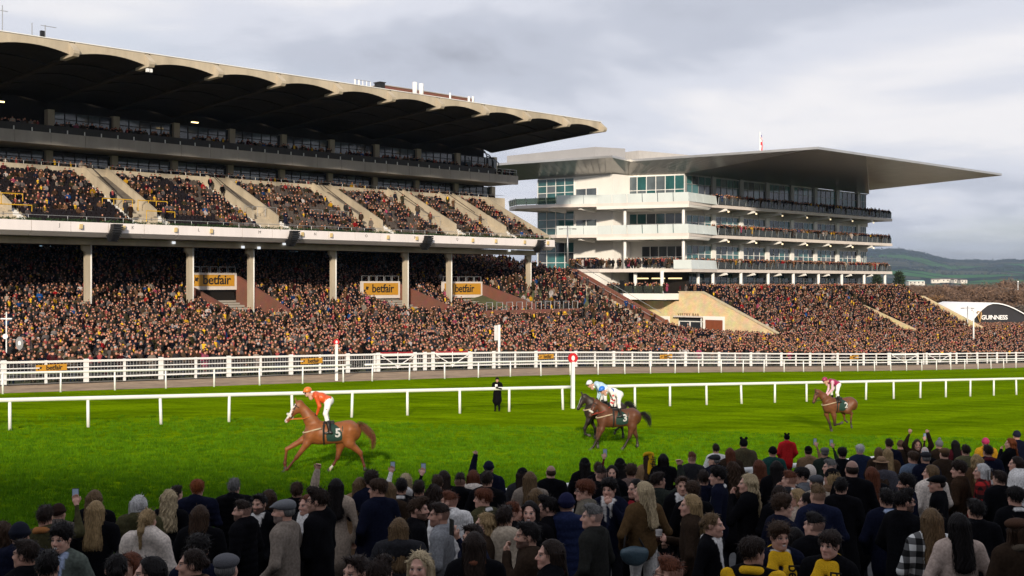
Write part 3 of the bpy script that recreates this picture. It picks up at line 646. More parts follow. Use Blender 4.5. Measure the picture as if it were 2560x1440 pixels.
# signs over the stair openings, with their brick cheek walls
SIGNT = text_mesh('betfair', 1.55, BLACKP, 0.01, 0.02, 0.95)
for x0, x1, y0, y1, which in ((480, 592, 683, 717, 'leftmost'), (905, 1000, 704, 739, 'middle'), (1108, 1206, 705, 738, 'rightmost')):
    dS = 122.6; a, b = s_at(x0, dS), s_at(x1, dS); m = (a+b)/2; zt, zb = z_at(y0, m, dS), z_at(y1, m, dS); 
    sg = Site('sponsor_sign', f'{which} of the three yellow betfair signs under the stand above a stair opening', 'sign', (m, dS, zb), 'betfair signs over the stair openings')
    sg.mb().box(a, b, dS, dS+0.4, zb-0.35, zt+0.05).build('concrete_surround', OFFWHITE, sg.ob)
    sg.mb().box(a+0.25, b-0.35, dS-0.04, dS-0.01, zb+0.08, zt-0.18).build('panel', SIGNY, sg.ob)
    o = sg.at('lettering', SIGNT, (m+0.25, dS-0.06, (zt+zb)/2-0.02)); o.rotation_euler = (R(90), 0, 0); fit = min(1.0, (b-a-1.6)/4.4); o.scale = (fit,)*3
    for dx, dz, sc in ((-2.3*fit-0.2, 0.1, 2.2*fit), (-2.75*fit-0.2, -0.25, 1.6*fit)):
        o = sg.at('emblem', ARW, (m+0.1+dx, dS-0.05, (zt+zb)/2+dz)); o.rotation_euler = (R(90), R(-35), 0); o.scale = (sc,)*3
    for k in range(5):
        s_ = a+(b-a)*(k+0.1)/5; sg.mb().tube([(s_, dS+0.2, zt), (s_, dS+0.2, zt+0.75), (s_+(b-a)/6, dS+0.2, zt+0.75), (s_+(b-a)/6, dS+0.2, zt)], 0.04, 6).build('guard_rail', STEEL, sg.ob)
    wl = Site('stair_opening', f'red brick stair opening below the {which} betfair sign', 'stairway', (m, dS, 2), 'brick stair openings in the lower terrace')
    for s_, lo_ in ((a-0.1, 1.3), (b+0.02, 0.0)):
        zc = float(crowd_z(s_, 114))
        wl.mb().prism([(dS+0.2, zc), (dS+0.2, zt-0.3-lo_), (dS-0.3, zt-0.4-lo_), (112.5, zc+1.3-lo_*.5), (112.5, zc)], s_, s_+0.35).build('cheek_wall', BRICK, wl.ob)
    wl.mb().box(a, b, dS+0.5, dS+0.7, zb-4.5, zb-0.2).build('dark_passage', DARKIN, wl.ob)
for k, (x, y) in enumerate(((112, 608), (730, 620))):
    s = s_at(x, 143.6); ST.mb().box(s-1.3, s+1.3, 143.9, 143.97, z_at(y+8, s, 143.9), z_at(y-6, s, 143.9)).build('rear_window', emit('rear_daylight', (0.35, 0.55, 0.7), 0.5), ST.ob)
FLOOD = emit('floodlight_glass', (0.9, 0.95, 1.0), 0.9)
for x, y in ((427, 607), (703, 610), (1266, 626), (1282, 622), (600, 618), (640, 620)):
    s = s_at(x, 118); ST.mb().box(s-.16, s+.16, 117.3, 117.5, z_at(y+3, s, 118), z_at(y-3, s, 118)).build('floodlight', FLOOD, ST.ob)
for x, y in ((0, 254), (487, 306)):
    s = s_at(x, 128.5); z = z_at(y, s, 128.5); ST.mb().box(s-.45, s+.45, 128.4, 128.6, z-.07, z+.07).build('strip_light', emit('warm_strip_light', (1.0, 0.72, 0.35), 3.0), ST.ob)
s = s_at(371, 110.2)
for ds in (-0.18, 0.18): ST.mb().box(s+ds-.12, s+ds+.12, 109.9, 110.2, 27.55, 27.9).build('roof_floodlight', WHITE, ST.ob)
# plant and masts on the roof
pr = Site('plant_room', 'low red brick plant room on top of the shell roof', 'plant room', (110, 119, 29.6))
a, b = s_at(955, 117.5), s_at(1183, 117.5); zpr = z_at(231, (a+b)/2, 117.5); pr.mb().box(a, b, 117.5, 121, 29.5, zpr).build('brick_wall', BRICK, pr.ob); pr.mb().box(a-.1, b+.1, 117.4, 121.1, zpr, zpr+.1).build('coping', CONC_DK, pr.ob)
for x, w, h, lab in ((950, 0.4, 1.75, 'dark box vent beside the brick plant room on the roof'),):
    s = s_at(x, 116); v = Site('roof_vent', lab, 'vent', (s, 116, 29.6)); v.mb().box(s-w, s+w, 115.5, 116.6, 29.5, 29.6+h).build('housing', BLACKP, v.ob); v.mb().box(s-w-.1, s+w+.1, 115.4, 116.7, 29.6+h, 29.7+h).build('lid', DARKFRAME, v.ob)
for x, h, r, lab in ((1037, 1.75, .3, 'left of the two fat white antenna drums by the brick plant room'), (1053, 1.7, .3, 'right of the two fat white antenna drums by the brick plant room'), (1125, 1.1, .12, 'thin white antenna in front of the plant room'), (1172, 1.0, .16, 'short white antenna at the right end of the plant room'), (1182, 1.1, .14, 'rightmost short white antenna on the shell roof')):
    s = s_at(x, 113); v = Site('antenna', lab, 'antenna', (s, 113, 29.6), 'white antennas on the grandstand roof'); v.mb().tube([(s, 113, 29.6), (s, 113, 29.75+h)], r, 10).build('radome', WHITE, v.ob, True); v.mb().tube([(s+r+.08, 113, 29.5), (s+r+.08, 113, 29.5+h)], .04, 6).build('mast', STEEL, v.ob)
def mast(x, h, lab, arms):
    s = s_at(x, 113); v = Site('roof_mast', lab, 'mast', (s, 113, 29.6)); v.mb().tube([(s, 113, 29.5), (s, 113, 29.6+h)], .045, 6).build('pole', STEEL, v.ob)
    for (z, l, bx) in arms:
        v.mb().tube([(s-l*.4, 113, 29.6+z), (s+l, 113, 29.6+z)], .03, 6).build('arm', STEEL, v.ob)
        if bx: v.mb().box(s-.45, s-.1, 112.9, 113.2, 29.6+z-1.1, 29.6+z-.5).build('camera_head', BLACKP, v.ob)
mast(6, 2.9, 'thin weather mast at the left end of the shell roof', [(2.4, .5, False)])
mast(113, 1.7, 'camera mast with a side arm near the left end of the shell roof', [(1.6, 1.1, True)])
mast(80, 1.7, 'very thin whip aerial near the left end of the shell roof', [])
s = s_at(907, 113); v = Site('roof_railing', 'small metal railing with white posts on the shell roof left of the plant room', 'railing', (s, 113, 29.6))
for k in range(5): v.mb().tube([(s-1.2+k*.6, 113, 29.5), (s-1.2+k*.6, 113, 30.7)], .05 if k > 1 else .1, 6).build('post', WHITE, v.ob)
v.mb().tube([(s-1.2, 113, 30.7), (s+1.2, 113, 30.7)], .035, 6).build('rail', STEEL, v.ob)
# brick end wall and steps of the lower terrace, right of the stand
ew = Site('terrace_wall', 'sloping brown brick wall beside the steps at the right end of the old terrace', 'wall', (141.8, 114, 0))
ew.mb().prism([(104.5, -2.5), (124.5, -2.5), (124.5, 8.6), (121.8, 8.4), (105.0, 1.0)], 141.8, 142.15).build('brick_wall', BRICK, ew.ob)
ew.mb().tube([(142, 105.5, 1.9), (142, 122, 9.4)], .04, 6).build('handrail', STEEL, ew.ob)
sts = Site('terrace_steps', 'pale concrete steps with a handrail climbing at the right end of the old terrace', 'steps', (139.5, 114, 0))
for k in range(30):
    d = 105+k*0.6; z = float(crowd_z(139.5, d))+0.1; sts.mb().box(137.8, 141.4, d, d+0.6, z-0.3, z+0.28).build('step', CONCRETE, sts.ob)
for s_ in (137.8, 141.3): sts.mb().tube([(s_, 105, float(crowd_z(139, 105))+1.2), (s_, 122.5, float(crowd_z(139, 122.5))+1.3)], .04, 6).build('handrail', STEEL, sts.ob)
lw = Site('crowd_barrier', 'low red brick wall with steel hoop rails in the crowd right of the last pillar', 'barrier', (s_at(1400, 112), 112, 0))
a, b = s_at(1215, 110.5), s_at(1452, 110.5); zc = z_at(778, (a+b)/2, 110.5); lw.mb().box(a, b, 110.3, 110.8, zc-1.2, zc+0.25).build('brick_wall', BRICK, lw.ob)
s_ = a
while s_ < b-1.2: lw.mb().tube([(s_, 110.4, zc+.2), (s_, 110.4, zc+1.3), (s_+1.1, 110.4, zc+1.3), (s_+1.1, 110.4, zc+.2)], .05, 6).build('hoop', STEEL, lw.ob); s_ += 1.9
# ------------------------------------------------------------------ the modern stand (right)
PS = Site('modern_grandstand', 'white modern grandstand with glass balconies and a thin metal blade roof', 'grandstand', (190, 117, 0))
LV = [8.55, 14.25, 19.3]; ROOFZ = 24.45
WALLF = 117.6
# cores and floors
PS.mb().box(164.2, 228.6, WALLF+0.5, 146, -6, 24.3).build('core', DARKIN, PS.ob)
def bayposts(): return [164.4+8.6*k for k in range(8)]
for z0, z1, tr in ((4.5, 7.9, 0.6), (8.6, 12.6, 0.62), (14.3, 17.7, 0.62), (19.35, 24.3, 0.70)):
    for i, s in enumerate(bayposts()):
        e = min(s+8.6, 228.6)
        PS.mb().box(s-0.55, s+0.55, WALLF-0.35, WALLF+0.4, z0-0.2, z1+0.3).build('pier', WHITEWALL if z0 < 19 else METALGREY, PS.ob)
        if e-s > 2: glazing(PS, s+0.55, e-0.55, WALLF, z0, z1, 4, tr, [TEAL, TEAL, DARKGLASS, BLUEGLASS], WHITE if z0 < 19 else METALGREY, 0.08)
    PS.mb().box(164, 228.8, WALLF-0.08, WALLF+0.5, z1, z1+1.45 if z0 < 19 else z1+0.15).build('spandrel', OFFWHITE if z0 < 19 else METALGREY, PS.ob)
# balcony slabs with brackets and glass balustrades
OUT3 = [(230.5, 118), (230.5, 113), (166.5, 113.3), (157.3, 111.4), (152.1, 126), (148.6, 131.8), (147.0, 139.4), (150, 144), (165, 144)]
OUT2 = [(230.5, 118), (230.5, 113), (166.5, 113.3), (157.3, 111.4), (152.1, 126), (148.6, 131.8), (149.2, 136), (152, 141), (165, 141)]
OUT1 = [(230.5, 118), (230.5, 113), (168, 113.3), (157.3, 110.9), (152.8, 126), (152.8, 133), (165, 133)]
def off_line(a, b, t): return (a[0]+(b[0]-a[0])*t, a[1]+(b[1]-a[1])*t)
for li, (z, out) in enumerate(zip(LV, (OUT1, OUT2, OUT3))):
    PS.mb().slab(out, z-0.55, z).build('balcony_slab', OFFWHITE, PS.ob)
    ns = 30
    for k in range(ns):                                    # front: tinted clear panes with posts
        a, b = 168+(230.3-168)*k/ns, 168+(230.3-168)*(k+1)/ns
        PS.mb().box(a+.03, b-.03, 113.08, 113.11, z+0.05, z+1.15).build('balustrade_pane', BALGLASS, PS.ob)
        PS.mb().hexa([(a-.03, 113.05, z), (a+.03, 113.05, z), (a+.03, 113.16, z), (a-.03, 113.16, z), (a-.03, 112.9, z+1.2), (a+.03, 112.9, z+1.2), (a+.03, 112.96, z+1.2), (a-.03, 112.96, z+1.2)]).build('balustrade_post', STEEL, PS.ob)
    pend = [(168, 113.3), (157.3, out[3][1]), (152.1, 126), (148.6, 131.8)] if li else [(168, 113.3), (157.3, out[3][1]), (156.2, 113.6)]
    for a, b in zip(pend[:-1], pend[1:]):                  # end: white frosted panes leaning out
        L_ = math.dist(a, b); n = max(1, round(L_/2.6))
        for k in range(n):
            p, q = off_line(a, b, k/n+0.004), off_line(a, b, (k+1)/n-0.004); nx, ny = (b[1]-a[1])/L_, -(b[0]-a[0])/L_
            if nx > 0: nx, ny = -nx, -ny
            PS.mb().hexa([(p[0], p[1], z-.05), (q[0], q[1], z-.05), (q[0]-nx*.05, q[1]-ny*.05, z-.05), (p[0]-nx*.05, p[1]-ny*.05, z-.05)]+[(p[0]+nx*.22, p[1]+ny*.22, z+1.4), (q[0]+nx*.22, q[1]+ny*.22, z+1.4), (q[0]+nx*.17, q[1]+ny*.17, z+1.4), (p[0]+nx*.17, p[1]+ny*.17, z+1.4)]).build('balustrade_pane', FROST, PS.ob)
    if li == 2:
        for a, b in (((148.6, 131.8), (147.0, 139.4)), ((147.0, 139.4), (150, 144))):
            for k in range(4):
                p, q = off_line(a, b, k/4), off_line(a, b, (k+1)/4)
                PS.mb().beam((*p, z), (p[0]-.25, p[1], z+1.25), .07).build('balustrade_post', STEEL, PS.ob)
                PS.mb().hexa([(p[0], p[1], z+.1), (q[0], q[1], z+.1), (q[0]+.03, q[1], z+.1), (p[0]+.03, p[1], z+.1), (p[0]-.2, p[1], z+1.1), (q[0]-.2, q[1], z+1.1), (q[0]-.17, q[1], z+1.1), (p[0]-.17, p[1], z+1.1)]).build('balustrade_pane', BALGLASS, PS.ob)
        PS.mb().hexa([(152, 126, z-1.0), (157.3, 111.5, z-1.0), (166, 113.6, z-1.0), (164, 126, z-1.0), (151.9, 126, z-.56), (157.2, 111.4, z-.56), (166.4, 113.4, z-.56), (164, 126, z-.56)]).build('slab_fascia', WHITEWALL, PS.ob)
    if li == 1:
        PS.mb().hexa([(152, 126, z-1.0), (157.3, 111.5, z-1.0), (166, 113.6, z-1.0), (164, 126, z-1.0), (151.9, 126, z-.56), (157.2, 111.4, z-.56), (166.4, 113.4, z-.56), (164, 126, z-.56)]).build('slab_fascia', WHITEWALL, PS.ob)
    for k in range(8):                                     # tapered white brackets under the front
        s = 170.5+8.6*k
        if s > 230: continue
        PS.mb().prism([(113.2, z-.62), (113.0, z-.95), (113.5, z-1.05), (117.5, z-1.5), (117.5, z-.57)], s-.25, s+.25).build('bracket', WHITEWALL, PS.ob)
        if li: PS.mb().box(s+.6, s+.8, 113.1, 113.3, z-1.2, z-.95).build('downlight', emit('downlight_lamp', (1.0, 0.8, 0.5), 1.2), PS.ob)
    if li:
        for d_ in (119.5, 124.5, 129.0, 134.0):
            e_ = 152.1+(126-d_)*0.36; PS.mb().hexa([(e_+.2, d_-.3, z-.95), (e_+4, d_-.3, z-1.25), (e_+4, d_+.3, z-1.25), (e_+.2, d_+.3, z-.95), (e_, d_-.3, z-.56), (e_+4, d_-.3, z-.56), (e_+4, d_+.3, z-.56), (e_, d_+.3, z-.56)]).build('bracket', WHITEWALL, PS.ob)
# slender white columns below the first balcony and on the end
for x in (1745, 1782, 1852, 1920, 1983, 2046, 2104, 2160, 2212):
    s = s_at(x, 113.6); PS.mb().tube([(s, 113.6, float(crowd_z(s, 113.6))), (s, 113.6, LV[0]-.5)], .28, 10).build('column', WHITE, PS.ob, True)
for s, d in ((158.0, 113.0), (154.6, 122.2)):
    for a, b in ((LV[1], LV[2]-.9), (LV[0], LV[1]-.9)): PS.mb().tube([(s, d, a), (s, d, b)], .26, 10).build('column', WHITE, PS.ob, True)
# end elevation: white walls with windows, glazed corners
def wallseg(a, b, z0, z1, mat, name='wall', th=0.4):
    L_ = math.dist(a, b); nx, ny = (b[1]-a[1])/L_, -(b[0]-a[0])/L_
    if nx > 0: nx, ny = -nx, -ny
    return PS.mb().hexa([(a[0], a[1], z0), (b[0], b[1], z0), (b[0]-nx*th, b[1]-ny*th, z0), (a[0]-nx*th, a[1]-ny*th, z0), (a[0], a[1], z1), (b[0], b[1], z1), (b[0]-nx*th, b[1]-ny*th, z1), (a[0]-nx*th, a[1]-ny*th, z1)]).build(name, mat, PS.ob)
def wallglaze(a, b, z0, z1, n, rows, gm, fm=WHITE, proud=0.06, fw=0.10):
    L_ = math.dist(a, b); nx, ny = (b[1]-a[1])/L_, -(b[0]-a[0])/L_
    if nx > 0: nx, ny = -nx, -ny
    fr = PS.mb(); P = lambda t, z, o=0.0: (a[0]+(b[0]-a[0])*t+nx*(proud+o), a[1]+(b[1]-a[1])*t+ny*(proud+o), z)
    for k in range(n+1): fr.beam(P(k/n, z0), P(k/n, z1), fw)
    for j in range(rows+1): z = z0+(z1-z0)*j/rows; fr.beam(P(0, z, .003), P(1, z, .003), fw*.9)
    f = fr.build('window', fm, PS.ob)
    for k in range(n):
        for j in range(rows):
            t0, t1 = k/n+.06/L_, (k+1)/n-.06/L_; za, zb = z0+(z1-z0)*j/rows+.05, z0+(z1-z0)*(j+1)/rows-.05
            q = [P(t0, za, -.03), P(t1, za, -.03), P(t1, za, -.05), P(t0, za, -.05), P(t0, zb, -.03), P(t1, zb, -.03), P(t1, zb, -.05), P(t0, zb, -.05)]
            MB(PS.base).hexa(q).build('pane', random.choice(gm) if isinstance(gm, list) else gm, f)
C0, C1, C2, C3, C4 = (163.9, 117.0), (161.0, 126.6), (156.5, 126.6), (156.3, 134.6), (155.2, 142.0)
wallseg(C0, C1, -4, ROOFZ, WHITEWALL); wallseg(C1, C2, -4, ROOFZ, WHITEWALL); wallseg(C2, C3, -4, ROOFZ+.1, WHITEWALL); wallseg(C3, C4, -4, ROOFZ+.1, WHITEWALL)
wallglaze(C1, C0, 19.5, 24.2, 6, 2, [BLUEGLASS, TEAL, BLUEGLASS])
wallglaze(C1, C0, 14.4, 17.9, 6, 2, [BLUEGLASS, TEAL]); wallglaze(off_line(C1, C0, .25), C0, 8.8, 12.4, 5, 2, [DARKGLASS, BLUEGLASS])
wallglaze(off_line(C2, C3, .38), off_line(C2, C3, .95), 19.5, 22.3, 2, 2, BLUEGLASS); wallglaze(off_line(C2, C3, .38), off_line(C2, C3, .95), 14.4, 17.0, 2, 2, BLUEGLASS); wallglaze(off_line(C2, C3, .38), off_line(C2, C3, .95), 8.6, 10.6, 2, 1, DARKGLASS)
wallglaze(C3, C4, 19.4, 24.3, 4, 4, [TEAL, TEAL, BLUEGLASS]); wallglaze(C3, C4, 14.3, 18.6, 4, 3, TEAL); wallglaze(C3, C4, 8.0, 13.2, 4, 3, [DARKGLASS, TEAL])
# the blade roof
A, E, F_, B = (147.8, 141.3), (150.9, 121.9), (158.0, 123.8), (162.8, 91.7)
Pm, C, Gr, Bk = (177, 91.2), (227.0, 89.4), (229.5, 117.5), (232, 134)
BL, BR = (147.0, 152.0), (232, 152.0)
ZT = 26.5
def facet(name, pts, mat, th=0.0):
    n = len(pts); mb = PS.mb(); mb.add([(p[0], p[1], p[2]) for p in pts], [tuple(range(n))]); return mb.build(name, mat, RF)
edge = [A, E, F_, B, C, Gr, Bk, BR, BL]
RF = PS.mb().slab(edge, ZT-0.05, ZT+0.32).build('roof', METAL, PS.ob)
PS_edge = [A, E, F_, B, Pm, C, Gr]
SOFT = M('blade_soffit_metal', (0.29, 0.28, 0.265), 0.28, 0.06, 0.5, metal=0.7, stretch=(0.2, 3, 1))  # darker copy of the roof metal: dim reflections put into the colour
W0, W1, W2, W3, W4 = C4, C2, C1, C0, (228.8, 117.2)
zi = ROOFZ
def soff(name, pts): return facet(name, [(p[0], p[1], z) for p, z in pts], SOFT)
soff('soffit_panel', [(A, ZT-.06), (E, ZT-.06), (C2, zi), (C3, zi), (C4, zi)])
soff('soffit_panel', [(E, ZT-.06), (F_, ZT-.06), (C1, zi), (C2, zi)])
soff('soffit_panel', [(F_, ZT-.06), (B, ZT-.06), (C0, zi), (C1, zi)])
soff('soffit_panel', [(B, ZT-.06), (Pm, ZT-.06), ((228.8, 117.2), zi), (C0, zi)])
facet('soffit_panel', [(Pm[0], Pm[1], ZT-.06), (C[0], C[1], ZT-.06), (Gr[0], Gr[1], ZT-1.2), (228.8, 117.2, zi)], METAL)  # brighter roof metal here: the light on this facet is in its colour
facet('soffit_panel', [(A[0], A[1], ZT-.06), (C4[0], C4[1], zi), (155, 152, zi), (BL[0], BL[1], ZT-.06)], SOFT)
# thin panel joints on the soffit facets facing the camera
jm = PS.mb()
for k in range(1, 14):
    t = k/14; p = off_line(E, A, t); q = off_line(C2, C4, t); jm.beam((*p, ZT-.09), (*q, zi-.02), .05, .02)
    p = off_line(F_, B, t); q = off_line(C1, C0, t); jm.beam((*p, ZT-.09), (*q, zi-.02), .05, .02)
jm.build('panel_joints', METALGREY, RF)
# plant screens on top, flag
PS.mb().hexa([(154, 128, ZT+.3), (159.5, 126, ZT+.3), (160, 146, ZT+.3), (151.5, 146, ZT+.3), (154, 128, ZT+2.4), (159.5, 126, ZT+2.4), (160, 146, ZT+2.0), (151.5, 146, ZT+2.0)]).build('plant_screen', METALGREY, PS.ob)
PS.mb().hexa([(162, 125.0, ZT+.3), (218, 119, ZT+.3), (218, 127, ZT+.3), (163, 134, ZT+.3), (162, 125.0, ZT+2.2), (218, 119, ZT+2.6), (218, 127, ZT+2.6), (163, 134, ZT+2.2)]).build('louvre_screen', M('louvre_screen', (0.44, 0.42, 0.40), 0.6, 0.1, 6, stretch=(4, 4, 0.05)), PS.ob)
s, d = s_at(1900, 108.0), 108.0
fl = Site('flagpole', 'white flagpole with a union flag on the modern stand roof', 'flag', (s, d, ZT+.3))
zt = z_at(330, s, d); fl.mb().tube([(s, d, ZT+.3), (s, d, zt)], .09, 8).build('pole', WHITE, fl.ob)
def union_flag(site, s, d, z):
    m, N, L, P = new_mat('union_flag'); P.inputs['Roughness'].default_value = 0.8
    tc = N.new('ShaderNodeTexCoord'); sp = N.new('ShaderNodeSeparateXYZ'); L.new(tc.outputs['Generated'], sp.inputs[0])
    def ma(op, a, b=None, c=None):
        n = N.new('ShaderNodeMath'); n.operation = op
        for i, v in enumerate((a, b, c)):
            if v is None: continue
            if isinstance(v, (int, float)): n.inputs[i].default_value = v
            else: L.new(v, n.inputs[i])
        return n.outputs[0]
    x, y = ma('ABSOLUTE', ma('SUBTRACT', sp.outputs[0], .5)), ma('ABSOLUTE', ma('SUBTRACT', sp.outputs[2], .5))
    dg = ma('ABSOLUTE', ma('SUBTRACT', x, y)); cr = ma('MINIMUM', x, y)
    def mix(f, a, b):
        n = N.new('ShaderNodeMix'); n.data_type = 'RGBA'; L.new(f, n.inputs[0])
        for k, v in ((6, a), (7, b)):
            if isinstance(v, tuple): n.inputs[k].default_value = (*v, 1)
            else: L.new(v, n.inputs[k])
        return n.outputs[2]
    W_, R_, B_ = (.75, .75, .75), (.55, .02, .04), (.01, .02, .2)
    c = mix(ma('LESS_THAN', dg, .09), B_, W_); c = mix(ma('LESS_THAN', dg, .04), c, R_); c = mix(ma('LESS_THAN', cr, .16), c, W_); c = mix(ma('LESS_THAN', cr, .09), c, R_); L.new(c, P.inputs['Base Color'])
    n = 8; vs, fs = [], []
    for i in range(n+1):
        for j in range(n+1):
            u, v = i/n, j/n; vs.append((s+.1+u*.75, d+.18*math.sin(u*7+v*2), z-2.3+v*2.3-u*.9))
    for i in range(n):
        for j in range(n): q = i*(n+1)+j; fs.append((q, q+n+1, q+n+2, q+1))
    site.mb().add(vs, fs).build('flag', m, site.ob, True)
union_flag(fl, s, d, zt-.3)
# stone base, its terrace and the vestry bar
VB = Site('bar_building', 'cream stone bar building with sloping wing wall lettered VESTRY BAR', 'building', (158, 110, -3))
sV = 159.0
VB.mb().prism([(97.0, -5), (126, -5), (126, 3.3), (114.6, 3.3), (114.6, 4.75), (110.3, 4.75), (96.8, -1.4)], sV, sV+.6).build('stone_wall', STONE, VB.ob)
VB.mb().prism([(96.5, -1.42), (110.3, 4.76), (114.7, 4.76), (114.7, 4.92), (110.2, 4.92), (96.5, -1.25)], sV-.06, sV+.7).build('coping', M('stone_coping', (0.55, 0.46, 0.31), .85), VB.ob)
def onwall(x0, x1, y0, y1, name, mat, o=.08, s=sV):
    d0, d1 = d_at(x1, s), d_at(x0, s); z0, z1 = z_at(y1, s, (d0+d1)/2), z_at(y0, s, (d0+d1)/2)
    return VB.mb().box(s-o, s-.004, d0, d1, z0, z1).build(name, mat, VB.ob)
SHUT = M('brown_shutter', (0.22, 0.06, 0.025), .6, .1, 3)
onwall(1618, 1675, 790, 850, 'shutter_frame', WHITEWALL, .05); onwall(1624, 1671, 798, 850, 'shutter', SHUT, .09)
onwall(1758, 1812, 791, 850, 'shutter_frame', WHITEWALL, .05); onwall(1764, 1807, 800, 850, 'shutter', SHUT, .09)
onwall(1697, 1757, 793, 850, 'doorway', DARKGLASS, .03); onwall(1690, 1757, 789.5, 793, 'canopy', OFFWHITE, .7)
dr = onwall(1724, 1727, 804, 850, 'door_frame', WHITE, .07); onwall(1697, 1757, 802.5, 804.5, 'door_frame', WHITE, .07); onwall(1697, 1700, 804, 850, 'door_frame', WHITE, .07); onwall(1752, 1755, 796, 850, 'door_frame', WHITE, .07)
o = VB.at('lettering', text_mesh('VESTRY BAR', 0.62, M('bronze_letters', (.16, .10, .05), .5), .03, 0, 1.35), (sV-.05, d_at(1721, sV), z_at(787, sV, d_at(1721, sV)))); o.rotation_euler = (R(90), 0, R(-90)); o.scale = (.95, 1, 1)
# balcony beside it
bz = 4.55
VB.mb().slab([(155.2, 114.7), (159.3, 114.7), (159.3, 126), (153.6, 126)], bz-1.0, bz).build('balcony_slab', WHITEWALL, VB.ob)
for k in range(6):
    p, q = off_line((155.2, 114.9), (153.6, 125.9), k/6+.01), off_line((155.2, 114.9), (153.6, 125.9), (k+1)/6-.01)
    VB.mb().hexa([(p[0], p[1], bz), (p[0]+.03, p[1], bz), (q[0]+.03, q[1], bz), (q[0], q[1], bz), (p[0], p[1], bz+1.25), (p[0]+.03, p[1], bz+1.25), (q[0]+.03, q[1], bz+1.25), (q[0], q[1], bz+1.25)]).build('balustrade_pane', BALGLASS, VB.ob)
VB.mb().box(160.5, 161, 114, 126, 4, 8.2).build('dark_backdrop', DARKIN, VB.ob)
for k in range(3): VB.mb().box(160.2, 160.4, 115+k*3.4, 117.6+k*3.4, 6.9, 7.1).build('strip_light', emit('bar_strip_light', (1, .75, .4), 1.5), VB.ob)
for d_, r_ in ((115.6, .3), (121.0, .3)): VB.mb().tube([(155.8, d_, bz), (155.8, d_, 8.1)], r_*1.0, 12).build('column', WHITE, VB.ob, True)
# white wing left of it
WG = Site('white_wing', 'plain white wing block with one small dark window joining the two stands', 'building', (152, 130, 0))
WG.mb().box(151.2, 156.0, 126.2, 134.0, -5, 8.0).build('wall', WHITEWALL, WG.ob)
WG.mb().box(151.0, 156.0, 126.0, 134.2, 8.0, 8.5).build('parapet', OFFWHITE, WG.ob)
WG.mb().box(151.05, 151.19, d_at(1562, 151.2), d_at(1551, 151.2), z_at(724, 151, 128), z_at(701, 151, 128)).build('window', BLACKP, WG.ob)
WG.mb().box(148.5, 151.0, 129, 140, -5, 5.9).build('low_wall', WHITEWALL, WG.ob); WG.mb().box(148.3, 151.2, 128.8, 140, 5.9, 6.4).build('low_parapet', OFFWHITE, WG.ob)
WG.mb().hexa([(149.5, 122.3, -5), (156, 122.3, -5), (156, 126.1, -5), (149.5, 126.1, -5), (151.2, 122.3, 4.4), (156, 122.3, 4.4), (156, 126.1, 4.4), (151.2, 126.1, 4.4)]).build('plinth', WHITEWALL, WG.ob)
# further stone stair walls in the modern stand's terrace
for s_, d0_, zt_, lab in ((203, 110, 3.2, 'pale stone sloping wall dividing the terrace below the modern stand'), (232, 112, 4.6, 'far stone sloping wall at the right end of the modern stand terrace')):
    w_ = Site('terrace_wall', lab, 'wall', (s_, 104, -3)); zb_ = float(crowd_z(s_, 97))
    w_.mb().prism([(95.5, zb_-2), (d0_+4, zb_-2), (d0_+4, zt_+.4), (d0_, zt_+.4), (d0_-3.2, zt_-1.0), (d0_-4.4, zt_-1.0), (95.5, zb_+1.4)], s_, s_+1.4).build('stone_wall', STONE, w_.ob)

# ------------------------------------------------------------------ tents, lamps, trees, town, hills
def P3(x, y, Y): return Vector(((x-CX)/FPX*Y, Y, CAMZ-(y-HZ)/FPX*Y))
NAVY = M('black_tent_wall', (0.012, 0.012, 0.018), .6, .2, 1); TENTW = M('white_tent_fabric', (.78, .78, .80), .6, .03, .5)
def tent(name, label, pL, pR, yb, Y, depth, crown, peak=0.5, eave=0.35):
    a, b = P3(pL, yb, Y), P3(pR, yb, Y); t = thing(name, label, 'tent', (a+b)/2); o = (a+b)/2
    ax = (b-a).normalized(); bk = Vector((-0.35, 1, 0)).normalized()*depth; n = 18; w = (b-a).length; prof = []
    for k in range(n+1):
        u = k/n; v_ = u/peak if u < peak else (1-u)/(1-peak); z = (0.5-0.5*math.cos(math.pi*v_))**0.85; prof.append(a+ax*w*u+Vector((0, 0, crown*(eave+(1-eave)*z)))-o)
    base = [a-o+Vector((0, 0, -1)), b-o+Vector((0, 0, -1))]
    MB().add([base[0]]+prof+[base[1]], [tuple(range(n+3))[::-1]]).build('end_wall', NAVY, t)
    vs, fs = [], []
    for p in prof: vs += [p+Vector((0, -.6, .12)), p+bk+Vector((0, 0, .12)), p+Vector((0, -.6, -.12))]
    for k in range(n): q, r_ = k*3, k*3+3; fs += [(q, r_, r_+1, q+1), (q, q+2, r_+2, r_)]
    MB().add(vs, fs).build('roof', TENTW, t, True)
    MB().add([b-o, b-o+bk, b-o+bk+Vector((0, 0, crown*eave)), b-o+Vector((0, 0, crown*eave)), a-o, a-o+bk, a-o+bk+Vector((0, 0, crown*eave)), a-o+Vector((0, 0, crown*eave))], [(0, 1, 2, 3), (7, 6, 5, 4)]).build('side_wall', NAVY, t)
    return t, o
WTXT = M('white_lettering', (.85, .85, .85), .5); 
t, o = tent('hospitality_tent', 'curved white roofed tent with black end wall lettered GUINNESS and a harp', 2400, 2640, 838, 262, 16, 7.0, peak=0.34, eave=0.2)
l = link('lettering', text_mesh('GUINNESS', 1.32, WTXT, .03, .03, .92), t, P3(2486, 794, 261.6)-o); l.rotation_euler = (R(90), 0, 0)
GOLD = M('gold_emblem', (.38, .22, .07), .45)
hp_ = MB(); c = P3(2449, 791, 261.5)-o
def hz(x, z): return c+Vector((x*.8, 0, z*.95))
